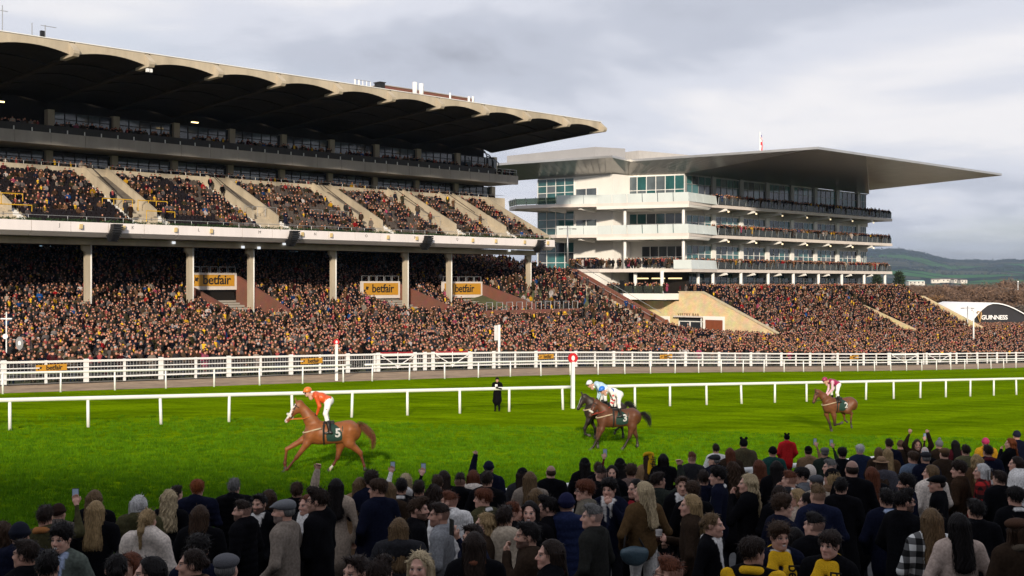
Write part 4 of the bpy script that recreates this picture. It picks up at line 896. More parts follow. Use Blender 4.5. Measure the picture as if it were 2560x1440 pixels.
hp_.tube([hz(-.55, 1.15), hz(-.5, .1), hz(.05, -1.25)], [.10, .13, .10], 6); hp_.tube([hz(.05, -1.25), hz(.3, -.2), hz(.5, .85)], [.14, .20, .12], 6); hp_.tube([hz(-.55, 1.15), hz(-.1, 1.0), hz(.2, 1.1), hz(.5, .85)], [.12, .14, .13, .12], 6)
for k in range(6): hp_.tube([hz(-.42+.14*k, 1.0-.03*k), hz(-.36+.10*k, .4-.25*(5-k)*.5+.1)], .025, 4)
hp_.build('harp_emblem', GOLD, t)
for x, lab in ((2456, 0), (2527, 0), (2558, 0)): MB().box(*[v for v in (P3(x-3, 0, 260).x-o.x, P3(x+4, 0, 260).x-o.x)], 260-262-.3, 260-262-.2, P3(x, 838, 260).z-o.z, P3(x, 816, 260).z-o.z).build('gold_banner', SIGNY, t)
t, o = tent('hospitality_tent', 'second white wavy tent with black end wall reading WELCOME TO', 2330, 2400, 842, 275, 18, 5.6)
l = link('lettering', text_mesh('WELCOME TO\nGUINNESS', .8, WTXT, .03, .02), t, P3(2372, 790, 274.5)-o); l.rotation_euler = (R(90), 0, 0)
def lamp(x, y0, y1, Y, label, arms):
    b = P3(x, y0, Y); tp = P3(x, y1, Y); h = tp.z-b.z; t = thing('lamp_post', label, 'lamp post', b)
    MB().tube([(0, 0, 0), (0, 0, h)], [.16, .09], 8).build('pole', WHITE if not arms else STEEL, t, True)
    if arms:
        MB().tube([(-1, 0, h-.4), (1, 0, h-.4)], .05, 6).build('arm', STEEL, t)
        for sx in (-1, 1): MB().box(sx-.3, sx+.3, -.15, .15, h-.5, h-.38).build('lantern', BLACKP, t)
    else: MB().box(-.25, .25, -.15, .15, h, h+.35).build('camera_head', WHITE, t)
lamp(2434, 873, 778, 190, 'plain white pole at the right end of the stand crowd', False)
lamp(2419, 850, 765, 235, 'thin dark double armed lamp post left of the black tent wall', True)
lamp(2545, 760, 705, 420, 'distant thin pole rising from the brown trees', False)
lamp(1419, 660, 565, 178, 'thin dark lamp post in front of the white end walls', True)
# bare winter trees
BARK = M('bare_bark', (.055, .042, .034), .95, .3, 2)
TWIG = {c: M('twigs_'+c, v, .95, .35, .6) for c, v in (('brown', (.17, .105, .070)), ('rust', (.27, .15, .065)), ('grey', (.15, .12, .10)), ('green', (.025, .045, .02)))}
def tree_mesh(kind, seed):
    r = np.random.default_rng(seed); mb = MB(); tips = []
    def grow(p, d, l, rad, lev):
        q = p+d*l; mb.tube([p, (p+q)/2+Vector(r.normal(0, l*.04, 3)), q], [rad, rad*.85, rad*.65], 5 if lev > 1 else 7, False)
        if lev >= 4: tips.append(q); return
        for _ in range(3 if lev else 4):
            v = Vector(r.normal(0, 1, 3)); v.z = abs(v.z)*.7+.25; grow(p+d*l*r.uniform(.55, 1), (d*.8+v.normalized()*.75).normalized(), l*r.uniform(.55, .78), rad*.55, lev+1); tips.append(q)
    if kind == 'conifer':
        mb.tube([(0, 0, 0), (0, 0, 10)], [.25, .04], 6)
        tips = [Vector((math.cos(a)*(10-z)*.24*f, math.sin(a)*(10-z)*.24*f, z)) for z, a, f in zip(r.uniform(1, 10, 700), r.uniform(0, 6.3, 700), r.uniform(.3, 1, 700)**.5)]
    else: grow(Vector((0, 0, 0)), Vector((0, 0, 1)), 3.2, .28, 0)
    tr = mb.mesh('trunk', BARK)
    T = np.array([tuple(v) for v in tips]); n = 5 if kind != 'conifer' else 4
    c = np.repeat(T, n*2, 0)+r.normal(0, .42 if kind != 'conifer' else .2, (len(T)*n*2, 3)); dv = r.normal(0, .5, c.shape); dv[:, 2] = np.abs(dv[:, 2])*.9; w = r.normal(0, .075 if kind != 'conifer' else .15, c.shape)
    V = np.stack([c-w, c+w, c+dv], 1).reshape(-1, 3); F = np.arange(len(V)).reshape(-1, 3)
    return tr, V, F
TREES = {}
for kind, seeds in (('brown', (1, 2)), ('rust', (3,)), ('grey', (4, 5)), ('green', (6,))):
    for sd_ in seeds:
        tr, V, F = tree_mesh('conifer' if kind == 'green' else 'bare', sd_); TREES.setdefault(kind, []).append((tr, np_mesh('crown', V, F, [TWIG[kind]])))
TREELIST = [(2192, 690, 430, 6, 'green', 'dark conifer behind the end column of the modern stand'), (2248, 686, 420, 9, 'green', 'tall dark conifer standing alone right of the modern stand'),
            (2300, 728, 330, 8, 'rust', 'rust coloured bare tree behind the low tent roof'), (2330, 722, 350, 7, 'rust', 'smaller rust coloured bare tree beside the low tent roof')]
TREELIST += [(2215, 705, 460, 9, 'grey', 'grey bare tree behind the end of the modern stand balcony'), (2275, 712, 440, 7, 'brown', 'brown bare tree left of the rust coloured trees'), (2370, 700, 470, 9, 'brown', 'brown bare tree above the second tent'), (2385, 726, 380, 7, 'grey', 'low grey bare tree right of the pale houses'),
             (2418, 690, 480, 10, 'brown', 'brown bare tree right of the white town houses'), (2440, 705, 420, 10, 'brown', 'broad brown bare tree above the lettered tent'), (2462, 688, 500, 11, 'grey', 'tall grey bare tree above the lettered tent'), (2478, 700, 410, 10, 'brown', 'brown bare tree left of the distant thin pole'),
             (2498, 680, 520, 12, 'brown', 'tallest brown bare tree on the right skyline'), (2512, 705, 400, 10, 'grey', 'grey bare tree beside the distant thin pole'), (2530, 676, 540, 13, 'grey', 'tall grey bare tree near the right edge'), (2545, 700, 400, 11, 'brown', 'brown bare tree just right of the distant thin pole'), (2563, 690, 430, 12, 'brown', 'brown bare tree cut by the right edge'), (2580, 705, 390, 11, 'grey', 'grey bare tree half outside the right edge'),
             (2400, 735, 340, 6, 'brown', 'small brown bare tree behind the lettered tent roof'), (2520, 735, 340, 7, 'brown', 'small brown bare tree above the tent arch'), (2560, 740, 330, 8, 'grey', 'small grey bare tree above the right end of the tent')]
for k, (x, y, Y, h, kind, lab) in enumerate(TREELIST):
    tp = P3(x, y, Y); gz = float(terrain(tp.x, tp.y)); H = tp.z-gz
    t = thing('conifer_tree' if kind == 'green' else 'bare_tree', lab, 'tree', (tp.x, tp.y, gz), random.uniform(0, 6), 'winter trees beyond the tents')
    tr, cr = TREES[kind][k % len(TREES[kind])]; f = H/(10 if kind == 'green' else 9.6); t.scale = (f*(1.0 if kind == 'green' else 1.25), f*(1.0 if kind == 'green' else 1.25), f)
    link('trunk', tr, t); link('crown', cr, t)
def woodland():
    n = 760; X = []; parts = TREES['brown']+TREES['grey']+TREES['rust']
    ng = bpy.data.node_groups.new('woodland_scatter', 'GeometryNodeTree')
    Y = 1/(1/340+RNG.random(n)*(1/1500-1/340)); x = RNG.uniform(2150, 2760, n); XX = (x-CX)/FPX*Y
    src = parts[0][1]; base = np.empty(len(src.vertices)*3, np.float32); src.vertices.foreach_get('co', base); base = base.reshape(-1, 3)
    tri = base.reshape(-1, 3, 3); Vs = []
    for i in range(n):
        sel = tri[RNG.integers(0, len(tri), 700)]; f = RNG.uniform(1.0, 1.7); a = RNG.uniform(0, 6.28); c, s = np.cos(a), np.sin(a)
        q = sel*f; m = q.mean(1, keepdims=True); q = m+(q-m)*np.array([1.15, 1.15, .8]); q = np.stack([q[..., 0]*c-q[..., 1]*s, q[..., 0]*s+q[..., 1]*c, q[..., 2]*.95], -1)+np.array([XX[i], Y[i], float(terrain(XX[i], Y[i]))]); Vs.append(q.reshape(-1, 3))
    V = np.concatenate(Vs); bpy.data.node_groups.remove(ng)
    tag(link('woodland', np_mesh('woodland', V, np.arange(len(V)).reshape(-1, 3), [TWIG['brown']])), 'brown mass of far bare trees filling the ground before the hills', 'woodland', kind='stuff')
woodland()
ROOFS = M('slate_roof', (.12, .11, .11), .8); RENDER = M('house_render', (.60, .57, .52), .85, .08, .3)
HW = [(2338, 699, 1500, 10, 3, 'white town house left of the white terrace'), (2351, 698, 1530, 11, 3, 'white town house in the far white terrace, left half'), (2370, 698, 1560, 17, 3, 'long white town house in the middle of the far terrace'), (2391, 699, 1550, 12, 3, 'white town house right of the long one'), (2406, 700, 1540, 9, 3, 'small white town house at the right end of the far terrace'), (2288, 703, 1300, 18, 3, 'pale green roofed shed far behind the stand'), (2392, 718, 800, 9, 3, 'pale grey roofed house among the brown trees'), (2400, 737, 560, 6, 3, 'cream house among the brown trees above the second tent'), (2362, 729, 640, 5, 3, 'small cream house left of the cream gabled one')]
for x, y, Y, w, h, lab in HW:
    p = P3(x, y, Y); t = thing('house', lab, 'house', (p.x, p.y, p.z-h), random.uniform(-.3, .3), 'houses of the far town'); gr = 'green' in lab
    MB().box(-w/2, w/2, -4, 4, -1.5, h).build('wall', RENDER, t)
    MB().prism([(-4.4, h), (0, h+1.6 if not gr else h+1), (4.4, h)], -w/2-.3, w/2+.3).build('roof', M('pale_green_roof', (.35, .55, .5), .7) if gr else ROOFS, t)
    for k in range(max(2, int(w/4))):
        xx = -w/2+(k+.5)*w/max(2, int(w/4)); MB().box(xx-.7, xx+.7, -4.06, -4.01, h-2.2, h-.8).build('window', DARKGLASS, t)
# hills
def hill_mat():
    m, N, L, P = new_mat('hill_fields'); P.inputs['Roughness'].default_value = 1.0; P.inputs['Specular IOR Level'].default_value = 0
    tc = N.new('ShaderNodeTexCoord'); v = N.new('ShaderNodeTexVoronoi'); v.inputs['Scale'].default_value = .0021; mp = N.new('ShaderNodeMapping'); mp.inputs['Scale'].default_value = (.75, .9, 3.6); L.new(tc.outputs['Object'], mp.inputs[0]); L.new(mp.outputs[0], v.inputs['Vector'])
    sp = N.new('ShaderNodeSeparateColor'); L.new(v.outputs['Color'], sp.inputs[0])
    r = N.new('ShaderNodeValToRGB'); e = r.color_ramp.elements; r.color_ramp.interpolation = 'CONSTANT'
    for _ in range(4): e.new(.5)
    for q, (p, c) in zip(e, ((0, (.028, .040, .022)), (.25, (.055, .12, .03)), (.45, (.075, .075, .045)), (.6, (.035, .05, .03)), (.72, (.05, .14, .035)), (.88, (.085, .09, .05)))): q.position = p; q.color = (*c, 1)
    L.new(sp.outputs[0], r.inputs[0])
    v2 = N.new('ShaderNodeTexVoronoi'); v2.feature = 'DISTANCE_TO_EDGE'; v2.inputs['Scale'].default_value = .0021; L.new(mp.outputs[0], v2.inputs['Vector'])
    lt = N.new('ShaderNodeMath'); lt.operation = 'LESS_THAN'; lt.inputs[1].default_value = .05; L.new(v2.outputs[0], lt.inputs[0])
    mx = N.new('ShaderNodeMix'); mx.data_type = 'RGBA'; L.new(lt.outputs[0], mx.inputs[0]); L.new(r.outputs[0], mx.inputs[6]); mx.inputs[7].default_value = (.018, .024, .014, 1); L.new(mx.outputs[2], P.inputs['Base Color'])
    return m
def hills():
    px = np.array([1900, 2100, 2170, 2250, 2300, 2330, 2370, 2400, 2440, 2480, 2520, 2560, 2640, 2800, 3000]); py = np.array([640, 630, 627, 626, 634, 643, 652, 655, 654, 656, 652, 655, 650, 640, 660])
    D = 8600.0; xs = np.linspace(1700, 3100, 190); top = np.interp(xs, px, py)+0.8*np.sin(xs*.13)+.5*np.sin(xs*.31); V = []; n = 26
    for k in range(n+1):
        t = k/n; Y = 4600+(D-4600)*t; Hh = (HZ-top)/FPX*D+CAMZ; z = -9+(Hh+9)*(t**1.35)+14*np.sin(xs*.02+t*5)*t*(1-t)
        V.append(np.stack([(xs-CX)/FPX*Y, np.full_like(xs, Y), z], -1))
    V.append(np.stack([(xs-CX)/FPX*9600, np.full_like(xs, 9600), np.full_like(xs, -20)], -1))
    V = np.concatenate(V); i = np.arange((n+2)*190).reshape(n+2, 190)
    tag(link('hills', np_mesh('hills', V, np.stack([i[:-1, :-1], i[:-1, 1:], i[1:, 1:], i[1:, :-1]], -1).reshape(-1, 4), [hill_mat()], True)), kind='structure')
    # ragged woods along the ridge and hedgerows
    nn = 5200; xx = RNG.uniform(2120, 2640, nn); tt = np.where(RNG.random(nn) < .5, RNG.uniform(.965, 1.0, nn), RNG.uniform(.42, .95, nn)); keep = (tt > .96) | (np.abs(np.sin(xx*.021+tt*9)) < .09) | (np.abs(np.sin(tt*17+xx*.006)) < .10)
    xx, tt = xx[keep], tt[keep]; Y = 4600+(D-4600)*tt; Hh = (HZ-np.interp(xx, px, py))/FPX*D+CAMZ; z = -9+(Hh+9)*tt**1.35; c = np.stack([(xx-CX)/FPX*Y, Y-6, z+2], -1)
    V = []
    for a in range(3):
        j = RNG.normal(0, 6, c.shape); V.append(np.stack([c+j+[-8, 0, -6], c+j+[8, 0, -6], c+j+[RNG.uniform(-2, 2), 0, 5]], 1))
    V = np.concatenate(V).reshape(-1, 3)
    tag(link('hill_woods', np_mesh('hill_woods', V, np.arange(len(V)).reshape(-1, 3), [M('hill_woods', (.022, .03, .018), 1, .3, .05)])), 'dark hedgerows and woods along the far hills', 'woodland', kind='stuff')
hills()
# an unseen block added behind the camera to cast shade over the near crowd
HB = thing('shade_block', 'long unseen block added behind the near crowd to shade it', 'building', (10, -20, 4))
MB().box(-130, 120, -8, 8, -3, 11.3).build('wall', M('dark_cladding', (.06, .06, .065), .7, .2, .5), HB); MB().box(-131, 121, -9, 9, 11.3, 11.7).build('roof', ROOFTOP, HB)
for k in range(40): MB().box(-128+k*6.2, -123+k*6.2, 8.02, 8.08, 2.2, 5.4).build('window', DARKGLASS, HB)
# ------------------------------------------------------------------ figures grown from distance fields
def nets(Fv, org, h):
    """naive surface nets: distance grid -> quads"""
    S = Fv < 0; nx, ny, nz = S.shape
    off = [(i, j, k) for i in (0, 1) for j in (0, 1) for k in (0, 1)]
    sl = lambda A, o: A[o[0]:nx-1+o[0], o[1]:ny-1+o[1], o[2]:nz-1+o[2]]
    cnt = sum(sl(S, o).astype(np.int8) for o in off); act = (cnt > 0) & (cnt < 8)
    idx = -np.ones(act.shape, np.int64); ii = np.argwhere(act); idx[act] = np.arange(len(ii))
    vals = {o: sl(Fv, o)[act] for o in off}; pos = np.zeros((len(ii), 3)); c = np.zeros(len(ii))
    for a in off:
        for ax in range(3):
            if a[ax]: continue
            b = tuple(1 if q == ax else a[q] for q in range(3)); fa, fb = vals[a], vals[b]; m = (fa < 0) != (fb < 0)
            t = fa[m]/(fa[m]-fb[m]); p = np.tile(np.array(a, float), (m.sum(), 1)); p[:, ax] += t; pos[m] += p; c[m] += 1
    V = (ii+pos/c[:, None])*h+org; Q = []
    for ax in range(3):
        u, v = (ax+1) % 3, (ax+2) % 3
        lo = [slice(None)]*3; hi = [slice(None)]*3; lo[ax] = slice(0, -1); hi[ax] = slice(1, None)
        a, b = S[tuple(lo)], S[tuple(hi)]; e = np.argwhere(a != b)
        if not len(e): continue
        e = e[(e[:, u] > 0) & (e[:, v] > 0) & (e[:, u] < S.shape[u]-1) & (e[:, v] < S.shape[v]-1)]
        def cell(du, dv): q = e.copy(); q[:, u] += du; q[:, v] += dv; return idx[q[:, 0], q[:, 1], q[:, 2]]
        q = np.stack([cell(-1, -1), cell(0, -1), cell(0, 0), cell(-1, 0)], 1); fl = ~a[e[:, 0], e[:, 1], e[:, 2]]; q[fl] = q[fl][:, ::-1]; Q.append(q)
    return V, np.concatenate(Q)
def cap(a, b, ra, rb=None, k=0.03, lab=0, sc=(1, 1, 1)): return dict(t='c', a=np.array(a, float), b=np.array(b, float), ra=ra, rb=ra if rb is None else rb, k=k, lab=lab, sc=np.array(sc, float))
def ell(c, r, k=0.02, lab=0, rx=0.0): return dict(t='e', c=np.array(c, float), r=np.array(r, float), k=k, lab=lab, rx=rx)
def ring(c, R_, r, k=0.02, lab=0, sc=(1, 1, 1), tilt=0.0): return dict(t='t', c=np.array(c, float), R=R_, r=r, k=k, lab=lab, sc=np.array(sc, float), tilt=tilt)
def dist(p, P):
    if p['t'] == 'c':
        sc = p['sc']; a, b = p['a']*sc, p['b']*sc; q = P*sc.astype(P.dtype); ab = b-a; L2 = max(1e-9, ab@ab)
        t = np.clip(((q-a.astype(P.dtype))@ab.astype(P.dtype))/L2, 0, 1); d = np.sqrt((((q-a.astype(P.dtype))-t[..., None]*ab.astype(P.dtype))**2).sum(-1))-(p['ra']+(p['rb']-p['ra'])*t); return d/sc.max()
    if p['t'] == 'e':
        q = P-p['c'].astype(P.dtype)
        if p['rx']: c, s = math.cos(p['rx']), math.sin(p['rx']); q = np.stack([q[..., 0], q[..., 1]*c+q[..., 2]*s, -q[..., 1]*s+q[..., 2]*c], -1)
        k0 = np.sqrt(((q/p['r'].astype(P.dtype))**2).sum(-1)); k1 = np.sqrt(((q/(p['r']**2).astype(P.dtype))**2).sum(-1)); return k0*(k0-1)/np.maximum(k1, 1e-6)
    q = (P-p['c'].astype(P.dtype))*p['sc'].astype(P.dtype)
    if p['tilt']: c, s = math.cos(p['tilt']), math.sin(p['tilt']); q = np.stack([q[..., 0], q[..., 1]*c+q[..., 2]*s, -q[..., 1]*s+q[..., 2]*c], -1)
    return np.sqrt((np.sqrt(q[..., 0]**2+q[..., 1]**2)-p['R'])**2+q[..., 2]**2)-p['r']
def smin(a, b, k):
    h = np.maximum(k-np.abs(a-b), 0)/k; return np.minimum(a, b)-h*h*k*0.25
def bounds(prims, pad):
    lo, hi = np.full(3, 1e9), np.full(3, -1e9)
    for p in prims:
        if p['t'] == 'c': r = max(p['ra'], p['rb'])/p['sc']; pts = (p['a']-r, p['a']+r, p['b']-r, p['b']+r)
        elif p['t'] == 'e': r = max(p['r']) if p['rx'] else p['r']; pts = (p['c']-r, p['c']+r)
        else: r = (p['R']+p['r'])/p['sc']; r = np.array([r[0], r[1], max(p['r']/p['sc'][2], abs(math.sin(p['tilt']))*r[1]+p['r'])]); pts = (p['c']-r, p['c']+r)
        for q in pts: lo = np.minimum(lo, q); hi = np.maximum(hi, q)
    return lo-pad, hi+pad
def grow(prims, h, sub=(), mod=None, clip=None):
    lo, hi = bounds(prims, 3*h); n = np.ceil((hi-lo)/h).astype(int)+1
    ax = [np.arange(n[i], dtype=np.float32)*h+lo[i] for i in range(3)]; P = np.stack(np.meshgrid(*ax, indexing='ij'), -1).astype(np.float32)
    Fv = np.full(P.shape[:3], 1e3, np.float32)
    for p in prims:
        bl, bh = bounds([p], max(0.05, p['k'])+2*h); i0 = np.clip(((bl-lo)/h).astype(int), 0, n-1); i1 = np.clip(np.ceil((bh-lo)/h).astype(int)+1, 1, n)
        sl = tuple(slice(a, b) for a, b in zip(i0, i1)); Fv[sl] = smin(Fv[sl], dist(p, P[sl]).astype(np.float32), p['k'])
    for p in sub: Fv = -smin(-Fv, dist(p, P).astype(np.float32), p['k']) if False else np.maximum(Fv, -dist(p, P).astype(np.float32))
    if mod is not None: Fv = Fv+mod(P).astype(np.float32)
    if clip is not None: Fv = np.maximum(Fv, clip(P).astype(np.float32))
    V, Q = nets(Fv, lo, h)
    D = np.stack([dist(p, V.astype(np.float32)) for p in prims], 1); lab = np.array([p['lab'] for p in prims])[np.argmin(D, 1)]
    return V, Q, lab
def folds(amp, seed=0):
    r = np.random.default_rng(seed); K = r.normal(0, 1, (7, 3))*np.array([14, 14, 9]); ph = r.uniform(0, 6.3, 7)
    def f(P): return amp*sum(np.sin(P@K[i].astype(np.float32)+ph[i]) for i in range(7))/3
    return f
# labels: 0 skin, 1 coat, 2 trousers, 3 shoes, 4 shirt, 5 collar/scarf
ARMS = {  # (elbow, wrist) for the left(-x) and right(+x) arm; figure faces -Y
    'down': (((-.27, .03, 1.13), (-.24, -.07, .89)), ((.27, .03, 1.13), (.24, -.07, .89))),
    'pocket': (((-.30, .05, 1.15), (-.20, -.13, .97)), ((.30, .05, 1.15), (.20, -.13, .97))),
    'cup': (((-.27, .02, 1.13), (-.24, -.07, .90)), ((.27, -.02, 1.14), (.13, -.27, 1.20))),
    'front': (((-.28, -.02, 1.15), (-.08, -.28, 1.20)), ((.28, -.02, 1.15), (.08, -.28, 1.20))),
    'phone': (((-.27, .03, 1.13), (-.2, -.12, .97)), ((.33, -.16, 1.42), (.26, -.30, 1.70))),
    'fistL': (((-.32, -.10, 1.55), (-.27, -.14, 1.83)), ((.27, .03, 1.13), (.24, -.07, .89))),
    'fistR': (((-.27, .03, 1.13), (-.24, -.07, .89)), ((.32, -.10, 1.55), (.27, -.14, 1.83))),
    'both': (((-.30, -.08, 1.62), (-.20, -.13, 1.90)), ((.30, -.08, 1.62), (.20, -.13, 1.90))),
    'mouth': (((-.27, .03, 1.13), (-.24, -.07, .89)), ((.26, -.14, 1.17), (.05, -.19, 1.46))),
}
def hand(w, d, side, curl):
    """palm, four fingers and a thumb at wrist w pointing along d"""
    w = np.array(w, float); d = np.array(d, float); d /= np.linalg.norm(d); s = np.cross(d, [0, 1, 0.25]); s /= np.linalg.norm(s); n = np.cross(s, d); P = []
    P.append(cap(w, w+d*.045, .026, .030, .02, 0)); P.append(cap(w+d*.05-s*.02, w+d*.05+s*.02, .020, .020, .02, 0))
    for i, (o, l) in enumerate(((-.030, .058), (-.010, .068), (.010, .064), (.029, .050))):
        a = w+d*.078+s*o; b = a+(d*(1-curl)+n*curl)*l*.55; c = b+(d*(1-1.6*curl)+n*1.4*curl)*l*.5; P += [cap(a-d*.02, b, .0095, .009, .006, 0), cap(b, c, .009, .0075, .006, 0)]
    a = w+d*.025-s*.028*side; b = a+(d*.6-s*side*.6+n*.3)*.042; P += [cap(a, b, .012, .010, .012, 0), cap(b, b+(d*.8+n*curl*.8)*.03, .010, .0085, .006, 0)]
    return P
BODY = {}
def body(garment, pose, h=.023):
    key = (garment, pose, h)
    if key in BODY: return BODY[key]
    P = []; wide = {'puffer': 1.12, 'fleece': 1.1, 'coat': 1.04, 'jacket': 1.02, 'wcoat': .92, 'suit': 1.0, 'slim': .88}[garment]
    hip = .93
    for s in (-1, 1):
        P += [cap((s*.085, 0, hip), (s*.10, -.015, .5), .090, .062, .05, 2), cap((s*.10, -.015, .5), (s*.10, .02, .09), .064, .05, .03, 2), cap((s*.10, .03, .05), (s*.115, -.14, .04), .05, .042, .02, 3)]
    T = 1; ys = (1, 1.5, 1)
    P += [cap((0, .01, .98), (0, .0, 1.18), .165*wide, .165*wide, .06, T, ys), cap((0, 0, 1.18), (0, .01, 1.36), .165*wide, .185*wide, .06, T, ys), cap((-.135*wide, .015, 1.415), (.135*wide, .015, 1.415), .075, .075, .07, T)]
    if garment in ('coat', 'wcoat'): P.append(cap((0, .01, 1.05), (0, .015, .56 if garment == 'coat' else .66), .17*wide, .235*wide, .06, T, (1, 1.35, 1)))
    else: P.append(cap((0, .01, 1.05), (0, .01, .84 if garment != 'slim' else 1.0), .17*wide, .178*wide, .04, T, (1, 1.4, 1)))
    P.append(ring((0, .015, 1.475), .068, .026 if garment in ('suit', 'slim') else .036, .03, 5 if garment in ('suit',) else T, (1, .95, 1), .25))
    if garment in ('puffer', 'fleece'): P.append(ell((0, .10, 1.47), (.13, .07, .085), .05, T))
    for si, s in ((0, -1), (1, 1)):
        e, w = ARMS[pose][si]; sh = (s*.185*wide, .015, 1.405); rr = 1.18 if garment in ('puffer', 'fleece') else 1.0
        P += [cap(sh, e, .068*rr, .055*rr, .05, T), cap(e, w, .056*rr, .043*rr, .03, T)]
    md = folds(.012, crc(pose) % 97)
    if garment == 'puffer': f0 = md; md = lambda Q: f0(Q)*.7-.011*np.abs(np.sin(Q[..., 2]*math.pi/.085)).astype(np.float32)+.006
    if garment == 'fleece': f0 = md; md = lambda Q: f0(Q)+.006*np.sin(Q[..., 0]*130)*np.sin(Q[..., 2]*120)*np.sin(Q[..., 1]*125)
    V, Q, lab = grow(P, h, mod=md)
    HV, HQ, HL = [], [], []; n = 0
    for si, s in ((0, -1), (1, 1)):
        e, w = np.array(ARMS[pose][si][0]), np.array(ARMS[pose][si][1]); d = w-e
        if pose in ('down', 'pocket') and h > .03: continue
        if pose == 'pocket': continue
        v, q, l = grow(hand(w, d, s, .75 if pose in ('fistL', 'fistR', 'both') else .45), .0085 if h < .03 else .02); HV.append(v); HQ.append(q+n); HL.append(np.zeros(len(v), int)); n += len(v)
    if HV: V, Q, lab = np.concatenate([V]+HV), np.concatenate([Q]+[q+len(V) for q in HQ]), np.concatenate([lab]+HL)
    BODY[key] = (V, Q, lab); return BODY[key]
HEADS = {}
def head(sex, h):
    if (sex, h) in HEADS: return HEADS[(sex, h)]
    j = 1.0 if sex == 'm' else .90
    P = [ell((0, .018, .142), (.074, .094, .090), .02), ell((0, -.028, .078), (.058*j, .068, .088), .03), cap((-.042*j, -.012, .05), (-.012, -.066, .020), .022, .020, .03), cap((.042*j, -.012, .05), (.012, -.066, .020), .022, .020, .03), ell((0, -.070, .022), (.024*j, .024, .022), .02),
         ell((-.034, -.060, .085), (.026, .026, .03), .02), ell((.034, -.060, .085), (.026, .026, .03), .02), cap((0, -.088, .124), (0, -.113, .086), .008, .0125, .012), ell((-.012, -.100, .080), (.009, .011, .009), .008), ell((.012, -.100, .080), (.009, .011, .009), .008),
         cap((-.036, -.080, .138), (.036, -.080, .138), .013 if sex == 'm' else .009, None, .02), ell((-.030, -.077, .116), (.0135, .0135, .0125), .006), ell((.030, -.077, .116), (.0135, .0135, .0125), .006),
         cap((-.018, -.090, .056), (.018, -.090, .056), .0075, None, .008), cap((-.016, -.088, .046), (.016, -.088, .046), .0085, None, .008),
         ell((-.077, .012, .112), (.010, .020, .031), .008), ell((.077, .012, .112), (.010, .020, .031), .008), cap((0, .022, .09), (0, .036, -.10), .054*j, .062*j, .04)]
    V, Q, _ = grow(P, h, sub=[ell((-.031, -.101, .117), (.017, .016, .011)), ell((.031, -.101, .117), (.017, .016, .011))])
    HEADS[(sex, h)] = (V, Q); return HEADS[(sex, h)]
def face_cols(V, skin, hairc, sex, beard, smile, r):
    C = np.tile(np.array(skin), (len(V), 1)); x, y, z = np.abs(V[:, 0]), V[:, 1], V[:, 2]; fr = y < -.045
    def bl(m, c, a=1.0): C[m] = C[m]*(1-a)+np.array(c)*a
    bl(fr & ((x-.036)**2+(z-.082)**2 < .018**2), (.52, .20, .16), .30); bl(fr & (x < .016) & (z > .07) & (z < .10), (.5, .2, .16), .25)
    ex = (x-.030)
    bl(fr & (np.abs(ex) < .014) & (np.abs(z-.116) < .007) & (y < -.06), (.42, .38, .36)); bl(fr & (np.abs(ex) < .0075) & (np.abs(z-.116) < .0075), (.03, .02, .018))
    bl(fr & (np.abs(ex) < .017) & (np.abs(z-.1245) < .004), (.06, .035, .03), .8)
    bl(fr & (np.abs(ex-.002) < .018) & (np.abs(z-.140+.15*ex*0) < .0055), tuple(np.array(hairc)*.7), .8)
    bl(fr & (x < .023) & (z > .040) & (z < .062), (.36, .10, .09) if sex == 'f' else (.40, .17, .14), .75)
    if smile: bl(fr & (x < .017) & (z > .047) & (z < .056), (.75, .72, .68), .9)
    if beard:
        m = (y < .012) & (z < .078) & (x > .020) | (fr & (z < .040)) | (fr & (z > .061) & (z < .072) & (x < .028)); m &= (z > -.004)
        bl(m, tuple(np.array(hairc)*.8), .8 if beard == 1 else .4)
    m = (z > .13) & (y > -.055) | (y > .03) & (z > .075); bl(m, tuple(np.array(hairc)), .55 if sex == 'm' else .9)
    return C
HAIRM = {}
